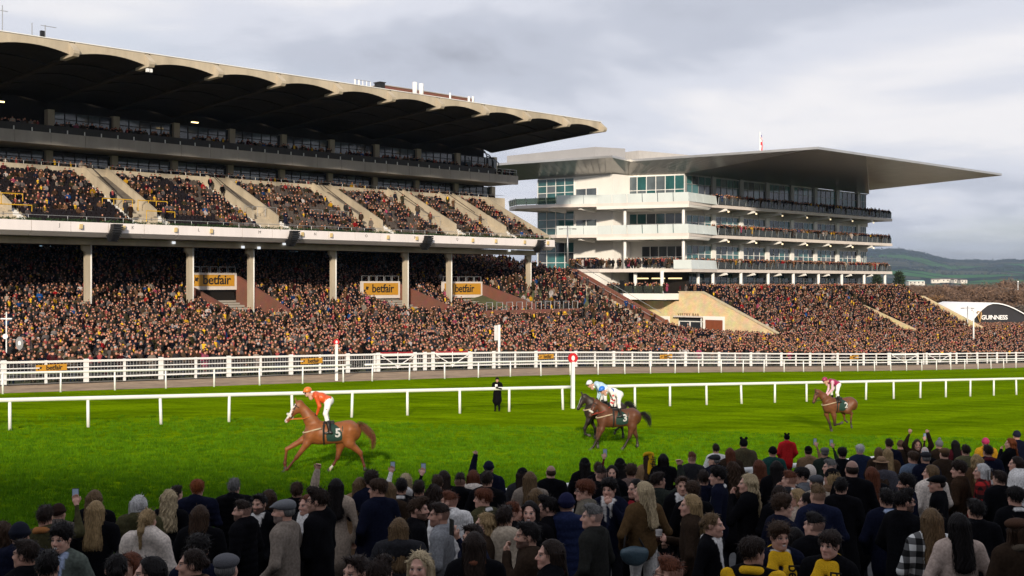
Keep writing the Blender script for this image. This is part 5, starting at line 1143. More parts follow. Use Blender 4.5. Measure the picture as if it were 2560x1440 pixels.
def hair_mesh(style, h=.0085):
    if (style, h) in HAIRM: return HAIRM[(style, h)]
    cutp = lambda P, a=-.062, b=.205, sl=.62, low=.070: np.maximum(-(P[..., 1]-(a+(b-P[..., 2])*sl)), low-P[..., 2])      # keep behind the hairline and above the nape
    strand = lambda P, f=150, am=.0028: am*np.sin(np.arctan2(P[..., 0], P[..., 1]-.02)*f/6+P[..., 2]*16+3*np.sin(P[..., 2]*31))
    base = [ell((0, .020, .150), (.083, .103, .096), .03)]; locks = 0; lk = None
    if style == 'short': P = base+[ell((0, -.045, .215), (.055, .05, .03), .03)]; m, c = strand, lambda Q: cutp(Q, -.075, .21, .66, .085)
    elif style == 'fade': P = [ell((0, .012, .160), (.076, .096, .088), .03), ell((0, -.03, .222), (.055, .06, .028), .03)]; m, c = strand, lambda Q: cutp(Q, -.075, .215, .66, .150)
    elif style == 'bowl': P = base+[ell((0, -.055, .195), (.072, .048, .040), .04), ell((0, .02, .185), (.09, .10, .07), .03)]; m, c = (lambda Q: strand(Q, 130, .005)), lambda Q: cutp(Q, -.105, .175, .55, .095)
    elif style == 'quiff': P = base+[ell((.01, -.055, .225), (.062, .055, .038), .04)]; m, c = (lambda Q: strand(Q, 130, .005)), lambda Q: cutp(Q, -.09, .215, .66, .085)
    elif style == 'curly': P = base+[ell((0, .0, .20), (.095, .105, .068), .04)]; m, c = (lambda Q: .007*np.sin(Q[..., 0]*105)*np.sin(Q[..., 1]*98+1)*np.sin(Q[..., 2]*101)-.003), lambda Q: cutp(Q, -.095, .195, .6, .080)
    elif style == 'bald': P = [ell((0, .028, .125), (.081, .094, .075), .03)]; m, c = strand, lambda Q: np.maximum(cutp(Q, -.0, .2, .3, .07), Q[..., 2]-.165)
    elif style == 'bob': P = base+[cap((-.072, .01, .13), (-.078, .015, -.005), .030, .036, .05), cap((.072, .01, .13), (.078, .015, -.005), .030, .036, .05), cap((0, .07, .12), (0, .075, -.01), .05, .055, .06, 0, (.7, 1, 1))]; m, c = strand, lambda Q: np.maximum(-(Q[..., 1]-np.where(Q[..., 2] > .13, -.062+(.205-Q[..., 2])*.62, -.018)), -.03-Q[..., 2]); lk = (-.035, .09)
    elif style in ('long', 'wavy', 'curlylong'):
        L_ = -.27 if style != 'wavy' else -.24
        P = base+[cap((-.066, .025, .13), (-.082, .045, L_+.10), .032, .032, .05), cap((.066, .025, .13), (.082, .045, L_+.10), .032, .032, .05), cap((0, .080, .12), (0, .150, L_), .05, .034, .06, 0, (.62, 1.15, 1)), cap((-.045, .085, .05), (-.055, .145, L_+.03), .035, .026, .05), cap((.045, .085, .05), (.06, .145, L_+.02), .035, .026, .05)]
        wv = {'long': (150, .0035), 'wavy': (110, .006), 'curlylong': (90, .008)}[style]; sw = {'long': 0, 'wavy': .006, 'curlylong': .007}[style]
        m = lambda Q: strand(Q, *wv)+sw*np.sin(Q[..., 2]*52+Q[..., 0]*30)*np.sin(Q[..., 0]*60+2)
        c = lambda Q: -(Q[..., 1]-np.where(Q[..., 2] > .13, -.062+(.205-Q[..., 2])*.62, np.where(Q[..., 2] > -.02, -.012, -.05))); lk = (L_, .160)
    elif style == 'pony': P = base+[ell((0, .115, .165), (.03, .03, .03), .03), cap((0, .13, .15), (0, .155, .03), .030, .034, .03), cap((0, .155, .03), (.01, .150, -.16), .034, .012, .03)]; m, c = strand, lambda Q: np.where(Q[..., 1] > .09, -1, cutp(Q, -.062, .205, .62, .075)); lk = None
    elif style == 'updo': P = base+[ell((0, .105, .15), (.05, .042, .055), .03)]; m, c = (lambda Q: strand(Q, 120, .005)), lambda Q: np.where(Q[..., 1] > .085, -1, cutp(Q, -.062, .205, .62, .075))
    elif style == 'bun': P = [ell((0, .018, .148), (.079, .099, .093), .03), ell((0, .115, .12), (.036, .034, .036), .015)]; m, c = strand, lambda Q: np.where(Q[..., 1] > .085, -1, cutp(Q, -.066, .21, .64, .078))
    V, Q, _ = grow(P, h, mod=m, clip=c)
    if style not in ('bald',):                         # short clumps that break up the shell
        r = np.random.default_rng(crc(style)+1); n = 460 if style != 'fade' else 220; pk = V[r.integers(0, len(V), n)]; nn = pk-np.array([0, .02, .13]); nn /= np.linalg.norm(nn, axis=1)[:, None]
        tt = np.array([0, .25, -1.0])-((nn@np.array([0, .25, -1.0]))[:, None])*nn+r.normal(0, .35 if style not in ('curly', 'quiff', 'curlylong') else .9, (n, 3)); tt /= np.linalg.norm(tt, axis=1)[:, None]; lf = .45 if style in ('bob', 'long', 'pony', 'bun', 'bowl') else 1.0; ww = np.cross(nn, tt)*r.uniform(.002, .005, (n, 1)); ll = r.uniform(.018, .055, (n, 1))
        a0, a1, a2 = pk-nn*.004, pk+tt*ll*.5+nn*r.uniform(.003, .014, (n, 1))*lf, pk+tt*ll+nn*r.uniform(-.004, .015, (n, 1))*lf; b = len(V)
        V = np.concatenate([V, np.stack([a0-ww, a0+ww, a1-ww*.9, a1+ww*.9, a2-ww*.2, a2+ww*.2], 1).reshape(-1, 3)]); i = np.arange(n)[:, None]*6+b; Q = np.concatenate([Q, np.concatenate([i+[0, 1, 3, 2], i+[2, 3, 5, 4]])])
    if lk:                                             # loose locks over the curtain of hair
        r = np.random.default_rng(crc(style) % 1000); vs, fs = [], []; n0 = len(V); nl = 150
        for i in range(nl):
            x = r.uniform(-.095, .095); wob = r.uniform(.004, .012)*(2.2 if style != 'long' and style != 'bob' else 1); ph = r.uniform(0, 6); e = lk[0]+r.uniform(-.05, .05); w = r.uniform(.003, .006); pts = []
            yb = lk[1]-.035+.035*math.sqrt(max(0, 1-(x/.09)**2)); 
            for k in range(7):
                t = k/6; z = .16+(e-.16)*t; pts.append((x*(1+.25*t)+wob*math.sin(ph+t*9)*t, (.072+.045*math.sqrt(max(0, 1-(x/.092)**2)))*(1-t)+(yb+.012)*t+.006*math.sin(ph*2+t*7), z))
            b = n0+len(vs)
            for k, p in enumerate(pts): ww = w*(1-.7*k/6); vs += [(p[0]-ww, p[1], p[2]), (p[0]+ww, p[1]+.002, p[2])]
            fs += [(b+2*k, b+2*k+1, b+2*k+3, b+2*k+2) for k in range(6)]
        V = np.concatenate([V, np.array(vs)]); Q = np.concatenate([Q, np.array(fs)])
    HAIRM[(style, h)] = np_mesh('hair', V, Q, [HAIRMAT], True); return HAIRM[(style, h)]
def obj_col_mat(name, rough, fibre=0.0, scale=60, stretch=(1, 1, 1), bump=.3, spec=.3, lo=.45, hi=1.25):
    m, N, L, P = new_mat(name); P.inputs['Roughness'].default_value = rough; P.inputs['Specular IOR Level'].default_value = spec
    oi = N.new('ShaderNodeObjectInfo'); tc = N.new('ShaderNodeTexCoord'); mp = N.new('ShaderNodeMapping'); mp.inputs['Scale'].default_value = stretch; L.new(tc.outputs['Object'], mp.inputs[0])
    n = N.new('ShaderNodeTexNoise'); n.inputs['Scale'].default_value = scale; n.inputs['Detail'].default_value = 3; L.new(mp.outputs[0], n.inputs['Vector'])
    mr = N.new('ShaderNodeMapRange'); mr.inputs[1].default_value = .3; mr.inputs[2].default_value = .7; mr.inputs[3].default_value = lo; mr.inputs[4].default_value = hi; L.new(n.outputs[0], mr.inputs[0])
    vm = N.new('ShaderNodeVectorMath'); vm.operation = 'SCALE'; L.new(oi.outputs['Color'], vm.inputs[0]); L.new(mr.outputs[0], vm.inputs['Scale']); L.new(vm.outputs[0], P.inputs['Base Color'])
    if bump:
        b = N.new('ShaderNodeBump'); b.inputs['Strength'].default_value = bump; b.inputs['Distance'].default_value = .01; L.new(n.outputs[0], b.inputs['Height']); L.new(b.outputs[0], P.inputs['Normal'])
    return m
HAIRMAT = obj_col_mat('hair', .55, scale=1.0, stretch=(170, 170, 9), bump=.6, spec=.10, lo=.35, hi=1.4)
WOOL = obj_col_mat('knitted_wool', .95, scale=180, bump=.5, spec=.1, lo=.7, hi=1.15)
def attr_mat(name, rough, bump, scale, spec=.3, var=.2):
    m, N, L, P = new_mat(name); P.inputs['Roughness'].default_value = rough; P.inputs['Specular IOR Level'].default_value = spec
    a = N.new('ShaderNodeAttribute'); a.attribute_name = 'Col'; tc = N.new('ShaderNodeTexCoord')
    n = N.new('ShaderNodeTexNoise'); n.inputs['Scale'].default_value = scale; n.inputs['Detail'].default_value = 4; L.new(tc.outputs['Object'], n.inputs['Vector'])
    mr = N.new('ShaderNodeMapRange'); mr.inputs[1].default_value = .3; mr.inputs[2].default_value = .7; mr.inputs[3].default_value = 1-var; mr.inputs[4].default_value = 1+var; L.new(n.outputs[0], mr.inputs[0])
    vm = N.new('ShaderNodeVectorMath'); vm.operation = 'SCALE'; L.new(a.outputs['Color'], vm.inputs[0]); L.new(mr.outputs[0], vm.inputs['Scale']); L.new(vm.outputs[0], P.inputs['Base Color'])
    if bump: b = N.new('ShaderNodeBump'); b.inputs['Strength'].default_value = bump; b.inputs['Distance'].default_value = .008; L.new(n.outputs[0], b.inputs['Height']); L.new(b.outputs[0], P.inputs['Normal'])
    return m
SKINM = attr_mat('skin', .5, .05, 40, .3, .06); CLOTH = attr_mat('cloth', .95, .5, 38, .04, .28)
def check_mat(name, c0, c1, c2, sc):
    m, N, L, P = new_mat(name); P.inputs['Roughness'].default_value = .95; P.inputs['Specular IOR Level'].default_value = .1
    tc = N.new('ShaderNodeTexCoord'); sp = N.new('ShaderNodeSeparateXYZ'); L.new(tc.outputs['Object'], sp.inputs[0]); at = N.new('ShaderNodeMath'); at.operation = 'ARCTAN2'; L.new(sp.outputs[0], at.inputs[0]); L.new(sp.outputs[1], at.inputs[1])
    def band(v, f):
        a = N.new('ShaderNodeMath'); a.operation = 'MULTIPLY'; a.inputs[1].default_value = f; L.new(v, a.inputs[0]); b = N.new('ShaderNodeMath'); b.operation = 'FRACT'; L.new(a.outputs[0], b.inputs[0]); c = N.new('ShaderNodeMath'); c.operation = 'GREATER_THAN'; c.inputs[1].default_value = .5; L.new(b.outputs[0], c.inputs[0]); return c.outputs[0]
    ad = N.new('ShaderNodeMath'); L.new(band(sp.outputs[2], sc), ad.inputs[0]); L.new(band(sp.outputs[0], sc), ad.inputs[1]); hf = N.new('ShaderNodeMath'); hf.operation = 'MULTIPLY'; hf.inputs[1].default_value = .5; L.new(ad.outputs[0], hf.inputs[0])
    r = N.new('ShaderNodeValToRGB'); r.color_ramp.interpolation = 'CONSTANT'; e = r.color_ramp.elements; e.new(.5); 
    for q, (p, c) in zip(e, ((0, c0), (.3, c1), (.8, c2))): q.position = p; q.color = (*c, 1)
    L.new(hf.outputs[0], r.inputs[0]); L.new(r.outputs[0], P.inputs['Base Color']); return m
GING = check_mat('black_white_check', (.012, .012, .012), (.10, .10, .10), (.62, .62, .6), 8.5); TART = check_mat('red_black_check', (.012, .008, .008), (.10, .012, .012), (.34, .02, .02), 8.0)
def rotz(V, a): c, s = math.cos(a), math.sin(a); return np.stack([V[:, 0]*c-V[:, 1]*s, V[:, 0]*s+V[:, 1]*c, V[:, 2]], 1)
def rotx(V, a): c, s = math.cos(a), math.sin(a); return np.stack([V[:, 0], V[:, 1]*c-V[:, 2]*s, V[:, 1]*s+V[:, 2]*c], 1)
SKINS = [(.48, .275, .20), (.52, .30, .225), (.43, .235, .17), (.50, .28, .21), (.36, .195, .13)]
def person(loc, yaw, hyaw, hgt, garment, pose, coat, hairstyle, hairc, label, sex='m', trousers=(.012, .012, .015), skin=None, beard=0, smile=False, shirt=None, scarf=None, mat=None, near=True, pitch=0.0, hat=None, hatc=None, glasses=False, group='spectators on the near terrace', mir=False, name='person'):
    if hat in ('flatcap', 'cap', 'beret', 'fedora') and hairstyle in ('short', 'fade'): hairstyle = 'bald'
    mat = {'T': TART, 'G': GING}.get(mat, mat)
    """yaw 0 = back to the camera, 90 = facing picture-left, 180 = facing the camera"""
    bh, hh = (.023, .0065) if near else (.034, .0105)
    V, Q, lab = body(garment, pose, bh); r = random.Random(crc(label)); skin = tuple(1.14*c for c in (skin or SKINS[r.randrange(4)]))
    C = np.tile(np.array(coat, float), (len(V), 1)); C[lab == 0] = skin; C[lab == 2] = trousers; C[lab == 3] = (.015, .013, .012); C[lab == 5] = shirt or coat
    if shirt is not None:                                  # open collar: a V of shirt on the chest
        m = (lab == 1) & (V[:, 1] < -.04) & (V[:, 2] > 1.12) & (np.abs(V[:, 0]) < (V[:, 2]-1.12)*.24); C[m] = shirt
        tie = m & (np.abs(V[:, 0]) < .022)
        if r.random() < .6 and sex == 'm': C[tie & (V[:, 2] < 1.44)] = (.02, .025, .05)
    if mir: V = V*np.array([-1, 1, 1]); Q = Q[:, ::-1]
    HV, HQ = head(sex, hh); hv = rotz(rotx(HV-[0, .03, 0], -pitch)+[0, .03, 0], (hyaw-yaw)); hv = hv+[0, -.012, 1.505]
    HC = face_cols(HV, skin, hairc, sex, beard, smile, r)
    nV = len(V); V2 = np.concatenate([V, hv]); Q2 = np.concatenate([Q, HQ+nV]); C2 = np.concatenate([C, HC])
    ms = np.concatenate([(lab[Q].min(1) > 0).astype(int), np.zeros(len(HQ), int)])
    me = np_mesh('person', V2, Q2, [SKINM, mat or CLOTH], True, ms)
    at = me.color_attributes.new('Col', 'FLOAT_COLOR', 'POINT'); at.data.foreach_set('color', np.concatenate([C2, np.ones((len(C2), 1))], 1).astype(np.float32).ravel())
    f = hgt/1.745
    o = link(name, me); o.location = loc; o.rotation_euler = (0, 0, math.pi+yaw); o.scale = (f, f, f); tag(o, label, 'person', group)
    M_ = Matrix.Translation((0, -.012, 1.505)) @ Matrix.Rotation(hyaw-yaw, 4, 'Z') @ Matrix.Translation((0, .03, 0)) @ Matrix.Rotation(-pitch, 4, 'X') @ Matrix.Translation((0, -.03, 0))
    def part(nm, mesh, col=None):
        q = link(nm, mesh, o); q.matrix_local = M_
        if col: q.color = (*col, 1)
        return q
    if hairstyle: part('hair', hair_mesh(hairstyle, .0085 if near else .012), hairc)
    if hat: part('hat', hat_mesh(hat), hatc)
    if glasses: part('glasses', glasses_mesh())
    if scarf:
        q = link('scarf', scarf_mesh(scarf[0]), o); q.color = (*scarf[1], 1)
        if len(scarf) > 2:
            for (tx, ty, tz, rz) in scarf[2]: l = link('lettering', SCARFT, q, (tx, ty, tz)); l.rotation_euler = rz
    return o
HATS = {}
def hat_mesh(k):
    if k in HATS: return HATS[k]
    h = .008; md = None
    if k == 'beanie': P = [ell((0, .018, .155), (.090, .108, .105), .02), ring((0, .012, .150), .083, .016, .02, 0, (1, .86, 1), .18)]; c = lambda Q: np.maximum((.125+(-Q[..., 1])*.28)-Q[..., 2], -9); md = lambda Q: .0018*np.sin(np.arctan2(Q[..., 0], Q[..., 1])*46)
    elif k == 'bobble': P = [ell((0, .018, .155), (.090, .108, .105), .02), ell((0, .03, .275), (.04, .04, .038), .01)]; c = lambda Q: (.125+(-Q[..., 1])*.28)-Q[..., 2]; md = lambda Q: .004*np.sin(Q[..., 0]*90)*np.sin(Q[..., 1]*90)*np.sin(Q[..., 2]*90)
    elif k == 'flatcap': P = [ell((0, .012, .185), (.096, .118, .058), .02, 0, .12), ell((0, -.09, .172), (.066, .055, .014), .03, 0, .25), ell((0, .03, .17), (.088, .10, .05), .02)]; c = lambda Q: (.145+(-Q[..., 1])*.10)-Q[..., 2]; md = folds(.002, 3)
    elif k == 'fedora': P = [ell((0, .012, .20), (.086, .105, .078), .02), ell((0, .012, .170), (.150, .175, .012), .02)]; c = lambda Q: .155-Q[..., 2]; md = lambda Q: .012*np.exp(-(Q[..., 0]/.018)**2)*(Q[..., 2] > .22)
    elif k == 'cap': P = [ell((0, .015, .165), (.086, .105, .085), .02), ell((0, -.115, .150), (.062, .06, .010), .02, 0, .1)]; c = lambda Q: .142-Q[..., 2]
    elif k == 'beret': P = [ell((0.01, .02, .19), (.115, .12, .055), .02, 0, .1), ell((0, .015, .165), (.085, .102, .05), .02)]; c = lambda Q: .148-Q[..., 2]
    elif k == 'helmet': P = [ell((0, .015, .150), (.098, .122, .110), .02), ell((0, -.10, .165), (.062, .045, .012), .02, 0, .25)]; c = lambda Q: (.105+np.where(Q[..., 1] < 0, -Q[..., 1]*.45, 0))-Q[..., 2]
    elif k == 'hood': P = [ell((0, .035, .12), (.105, .125, .135), .02)]; c = lambda Q: np.maximum(-(Q[..., 1]+.045), -.06-Q[..., 2]); md = folds(.004, 5)
    elif k == 'fluffy': P = [ell((0, .018, .155), (.094, .112, .110), .02), ell((-.06, .02, .27), (.035, .03, .035), .01), ell((.06, .02, .27), (.035, .03, .035), .01)]; c = lambda Q: (.115+(-Q[..., 1])*.28)-Q[..., 2]; md = lambda Q: .006*np.sin(Q[..., 0]*110)*np.sin(Q[..., 1]*105)*np.sin(Q[..., 2]*115)
    V, F, _ = grow(P, h, mod=md, clip=c); HATS[k] = np_mesh('hat', V, F, [WOOL if k != 'helmet' else SILK], True); return HATS[k]
SILK = obj_col_mat('silk_cap', .35, scale=14, bump=.25, spec=.5, lo=.85, hi=1.1)
GL = []
def glasses_mesh():
    if not GL:
        m = MB()
        for s in (-1, 1):
            c = Vector((s*.031, -.106, .116)); m.tube([c+Vector((math.cos(a)*.021, 0, math.sin(a)*.017)) for a in [2*math.pi*k/12 for k in range(13)]], .0028, 5, False); m.tube([(s*.051, -.104, .118), (s*.079, -.02, .120), (s*.080, .02, .118)], .0025, 5)
        m.tube([(-.011, -.110, .118), (.011, -.110, .118)], .0025, 5); GL.append(m.mesh('glasses', BLACKP))
    return GL[0]
SCF = {}
SCARFM = obj_col_mat('knitted_scarf', .95, scale=90, bump=.5, spec=.1, lo=.8, hi=1.1)
def scarf_mesh(kind):
    if kind in SCF: return SCF[kind]
    P = [ring((0, .015, 1.478), .080, .027, .03, 0, (1, .95, .8), .25), ring((0, .015, 1.452), .100, .028, .03, 0, (1, .92, .8), .35)]
    if kind == 'front': P += [cap((-.065, -.085, 1.455), (-.085, -.150, 1.30), .040, .055, .04, 0, (1, 1.9, 1)), cap((-.085, -.150, 1.30), (-.10, -.165, .92), .056, .060, .02, 0, (1, 2.4, 1)), cap((.065, -.085, 1.455), (.085, -.150, 1.30), .040, .055, .04, 0, (1, 1.9, 1)), cap((.085, -.150, 1.30), (.10, -.165, .96), .056, .060, .02, 0, (1, 2.4, 1))]
    if kind == 'back': P += [cap((-.20, .06, 1.44), (-.05, .13, 1.30), .06, .07, .03, 0, (1, 1.6, 1)), cap((.20, .06, 1.44), (.05, .13, 1.30), .06, .07, .03, 0, (1, 1.6, 1)), cap((-.22, .0, 1.43), (-.30, -.06, 1.2), .06, .06, .03, 0)]
    V, Q, _ = grow(P, .011, mod=folds(.004, 9)); SCF[kind] = np_mesh('scarf', V, Q, [SCARFM], True); return SCF[kind]
SCARFT = text_mesh('betfair', .15, BLACKP, .002, .002, .95)
# ------------------------------------------------------------------ the crowd in the stands
def crowd_mat():
    m, N, L, P = new_mat('crowd_clothing'); P.inputs['Roughness'].default_value = .85; P.inputs['Specular IOR Level'].default_value = .04
    def at(n, t): a = N.new('ShaderNodeAttribute'); a.attribute_name = n; a.attribute_type = t; return a.outputs['Color']
    tot = None
    for mk, names in (('m1', ('c_skin', 'c_hair', 'c_coat')), ('m2', ('c_trou', 'c_scarf', 'c_hat'))):
        sp = N.new('ShaderNodeSeparateColor'); L.new(at(mk, 'GEOMETRY'), sp.inputs[0])
        for i, nm in enumerate(names):
            v = N.new('ShaderNodeVectorMath'); v.operation = 'SCALE'; L.new(at(nm, 'INSTANCER'), v.inputs[0]); L.new(sp.outputs[i], v.inputs['Scale'])
            if tot is None: tot = v.outputs[0]
            else: a = N.new('ShaderNodeVectorMath'); a.operation = 'ADD'; L.new(tot, a.inputs[0]); L.new(v.outputs[0], a.inputs[1]); tot = a.outputs[0]
    L.new(tot, P.inputs['Base Color']); return m
CROWDM = crowd_mat()
TPLCOL = bpy.data.collections.new('crowd_templates')
def crowd_tpl(i, prims_lab, hat=None, scarf=False, headpos=(0, -.012, 1.505), hyaw=0.0, longhair=False):
    V, Q, lab = prims_lab; HV, HQ = head('m' if i % 2 else 'f', .026)
    hv = rotz(HV, hyaw); hp = np.array(headpos); V2 = np.concatenate([V, hv+hp]); Q2 = np.concatenate([Q, HQ+len(V)])
    m1 = np.zeros((len(V2), 4)); m2 = np.zeros((len(V2), 4)); n = len(V); m1[:, 3] = m2[:, 3] = 1
    m1[:n][lab == 0, 0] = 1; m1[:n][(lab == 1) | (lab == 5), 2] = 1; m2[:n][(lab == 2) | (lab == 3), 0] = 1
    if scarf:
        top = V[:, 2] > headpos[2]-.10; b = (np.abs(V[:, 0]) < .10) & (V[:, 1] < -.05) & (np.abs(np.abs(V[:, 0])-.06) < .05) & (V[:, 2] > headpos[2]-.42)
        k = (lab == 1) & (top & (np.abs(V[:, 0]) < .14) | b); m1[:n][k, 2] = 0; m2[:n][k, 1] = 1
    x, y, z = HV[:, 0], HV[:, 1], HV[:, 2]; hm = (z > .150+(-y-.05)*.5*(y < 0)) & (y > -.085) | ((y > .015) & (z > .06)); 
    m1[n:, 0] = ~hm; m1[n:, 1] = hm
    extra = []
    if longhair: extra.append((grow([cap((-.065, .03, .14), (-.08, .05, -.14), .038, .04, .05), cap((.065, .03, .14), (.08, .05, -.14), .038, .04, .05), cap((0, .06, .14), (0, .10, -.16), .06, .05, .05), ell((0, .02, .155), (.088, .105, .095))], .032, clip=lambda P: -(P[..., 1]+np.where(P[..., 2] > .14, .06, .0))), 'h'))
    else: extra.append((grow([ell((0, .02, .158), (.088, .106, .094))], .030, clip=lambda P: np.maximum(-(P[..., 1]-(-.075+(.21-P[..., 2])*.66)), .085-P[..., 2])), 'h'))
    if hat == 'flat': extra.append((grow([ell((0, .0, .19), (.105, .135, .055), .02, 0, .1)], .028), 't'))
    if hat == 'beanie': extra.append((grow([ell((0, .015, .165), (.098, .115, .105))], .028, clip=lambda P: .13-P[..., 2]), 't'))
    for (v, q, _), kd in extra:
        Q2 = np.concatenate([Q2, q+len(V2)]); V2 = np.concatenate([V2, rotz(v, hyaw)+hp]); a = np.zeros((len(v), 4)); b = np.zeros((len(v), 4)); a[:, 3] = b[:, 3] = 1
        if kd == 'h': a[:, 1] = 1
        else: b[:, 2] = 1
        m1, m2 = np.concatenate([m1, a]), np.concatenate([m2, b])
    me = np_mesh('spectator_form', V2, Q2, [CROWDM], True)
    for nm, arr in (('m1', m1), ('m2', m2)): me.color_attributes.new(nm, 'FLOAT_COLOR', 'POINT').data.foreach_set('color', arr.astype(np.float32).ravel())
    o = bpy.data.objects.new('spectator_form_%02d' % i, me); TPLCOL.objects.link(o); return me
def sit_body(var):
    P = []
    for s in (-1, 1): P += [cap((s*.09, 0, .50), (s*.12, -.42, .50), .085, .065, .04, 2), cap((s*.12, -.42, .50), (s*.12, -.40, .06), .06, .05, .03, 2), cap((s*.12, -.38, .05), (s*.12, -.54, .04), .05, .045, .02, 3), cap((s*.2, .02, .98), (s*.27, -.08, .72), .07, .06, .05, 1), cap((s*.27, -.08, .72), (s*.10, -.32, .62+.06*var), .055, .045, .03, 1), ell((s*.09, -.36, .62+.06*var), (.04, .05, .04), .02, 0)]
    P += [cap((0, .02, .52), (0, .03, .95), .18, .185, .05, 1, (1, 1.4, 1)), cap((-.13, .03, 1.0), (.13, .03, 1.0), .08, .08, .06, 1), ring((0, .03, 1.06), .07, .03, .03, 1)]
    return grow(P, .052)
TPLS = []; _c = .050
spec = [('jacket', 'pocket', None, 0, 0), ('coat', 'pocket', 'flat', 0, .4), ('puffer', 'down', None, 1, -.3), ('wcoat', 'front', None, 0, .2), ('jacket', 'cup', 'flat', 0, -.5), ('suit', 'down', None, 1, .3), ('coat', 'front', 'beanie', 0, 0), ('wcoat', 'pocket', None, 0, -.3), ('jacket', 'phone', None, 0, .1), ('puffer', 'pocket', 'beanie', 1, .5), ('coat', 'down', 'flat', 1, -.2), ('wcoat', 'cup', None, 1, 0), ('fleece', 'front', None, 0, .3), ('jacket', 'mouth', 'flat', 0, -.4)]
for i, (g, p, hat, sc, hy) in enumerate(spec): TPLS.append(crowd_tpl(i, body(g, p, _c), hat, bool(sc), hyaw=hy, longhair=g in ('wcoat', 'fleece')))
NSTAND = len(TPLS)
for j in range(4): TPLS.append(crowd_tpl(NSTAND+j, sit_body(j % 2), (None, 'flat', None, 'beanie')[j], j == 2, (0, .018, 1.09), (.2, -.3, 0, .4)[j], j == 2))
COATS = [('black', (.012, .012, .014), 20), ('navy', (.014, .018, .040), 13), ('dark brown', (.055, .033, .020), 14), ('tan', (.24, .14, .075), 5), ('camel', (.19, .115, .06), 4), ('olive green', (.060, .058, .028), 9), ('grey', (.16, .15, .15), 8), ('charcoal', (.045, .045, .048), 9), ('brown tweed', (.13, .095, .06), 9), ('maroon', (.09, .014, .02), 3), ('red', (.42, .02, .025), 1.2), ('cream', (.55, .49, .41), 4), ('white', (.66, .65, .64), 1.5), ('yellow', (.60, .36, .02), 1.0), ('bright blue', (.02, .12, .42), 0.8), ('pink', (.50, .10, .20), 0.7)]
CW = np.array([c[2] for c in COATS], float); CW /= CW.sum(); CC = np.array([c[1] for c in COATS])
HAIRS = [('dark', (.018, .012, .010)), ('brown', (.055, .030, .016)), ('light brown', (.12, .07, .035)), ('fair', (.30, .20, .09)), ('grey', (.28, .27, .26)), ('white', (.50, .49, .47)), ('auburn', (.12, .04, .02))]
HC_ = np.array([h[1] for h in HAIRS]); HWt = np.array([26, 30, 16, 12, 8, 4, 4.]); HWt /= HWt.sum()
PTS = []   # (X, Y, Z, seated)
AIM = np.array([2.0, 44.0])
def put(S, D, Z, seated=0, aim=AIM): PTS.append(np.stack([S*SU-D*CU, S*CU+D*SU, Z, np.full_like(S, seated)], -1))
def sow(s0, s1, d0, d1, step, dstep, keep=lambda s, d: np.ones_like(s, bool), zf=None, prob=1.0, start=None):
    s, d = np.meshgrid(np.arange(s0, s1, step), np.arange(d0, d1, dstep)); s = s.ravel()+RNG.uniform(-.24, .24, s.size); d = d.ravel()+RNG.uniform(-.36, .36, d.size)*dstep
    k = keep(s, d) & (RNG.random(s.size) < prob); s, d = s[k], d[k]
    X, Y = s*SU-d*CU, s*CU+d*SU; px = CX+FPX*X/Y; k = (px > -60) & (px < 2630); s, d = s[k], d[k]; put(s, d, (zf(s, d) if zf else crowd_z(s, d)))
OPEN = [(s_at(480, 122.6), s_at(592, 122.6)), (s_at(905, 122.6), s_at(1000, 122.6)), (s_at(1108, 122.6), s_at(1206, 122.6))]
def lawn_keep(s, d):
    k = d > fence_d(s)+.35
    for a, b in OPEN: k &= ~((s > a-.5) & (s < b+.7) & (d > 113.2) & (d < 123.6))
    k &= ~((s > 137.6) & (s < 142.4) & (d > 104.5) & (RNG.random(s.size) < .72)); k &= ~((s > 142.3) & (s < 159.8) & (d > 112.5)); k &= ~((s > 157.6) & (s < 160.3) & (d > 96)); k &= ~((s > 202.6) & (s < 204.9) & (d > 95)); k &= ~((s > 231.6) & (s < 234) & (d > 95))
    k &= ~((np.abs(d-110.5) < .6) & (s > s_at(1215, 110.5)) & (s < s_at(1452, 110.5)))
    k &= ~((s > 233) & (d > 104)); return k
F1 = lambda s, d: lawn_keep(s, d) & (d < fence_d(s)+1.25)
sow(24, 290, 58, 72, .60, .62, F1); sow(24, 290, 60, 104, .72, 1.75, lambda s, d: lawn_keep(s, d) & (d > fence_d(s)+1.5)); sow(30, 142, 104, 119, .68, 1.25, lawn_keep); sow(30, 142, 119, 143, .66, .95, lawn_keep); sow(142, 290, 97, 117, .66, .92, lawn_keep)
# seated in the upper deck, in loose clusters
q = SEAT_POS; cl = .5+.5*np.sin(q[:, 0]*.42+np.sin(q[:, 1]*.9)*1.3)*np.cos(q[:, 1]*.55+q[:, 0]*.11); pr = np.clip(.20+.80*cl**1.4+np.where(q[:, 0] > 95, .12, 0), .05, .9); pr = np.where((q[:, 1] < 118.2) & (q[:, 0] < 75), .07, pr)
k = RNG.random(len(q)) < pr*.92; put(q[k, 0], q[k, 1]+.16, q[k, 2]-.10, 1)
sow(40, 130, 129.9, 132.2, .62, .9, lambda s, d: np.sin(s*.33)+np.sin(s*.9+1)+.45 > -.3, lambda s, d: np.full_like(s, 18.3))
sow(40, 130, 127.9, 130.2, .60, .95, lambda s, d: np.sin(s*.27+2)+np.sin(s*.8)+.8 > -.2, lambda s, d: np.full_like(s, 22.45)); sow(130.5, 133.8, 127.8, 129, .8, .9, zf=lambda s, d: np.full_like(s, 22.0), prob=.6)
sow(130, 133.2, 129.9, 131.5, .8, .9, zf=lambda s, d: np.full_like(s, 18.3), prob=.7)
for v in VOM[1:]: sow(v-2.2, v-1.7, 117, 128, .6, 1.6, zf=lambda s, d: rake(d), prob=.45); sow(v+1.7, v+2.1, 117, 128, .6, 1.6, zf=lambda s, d: rake(d), prob=.45)
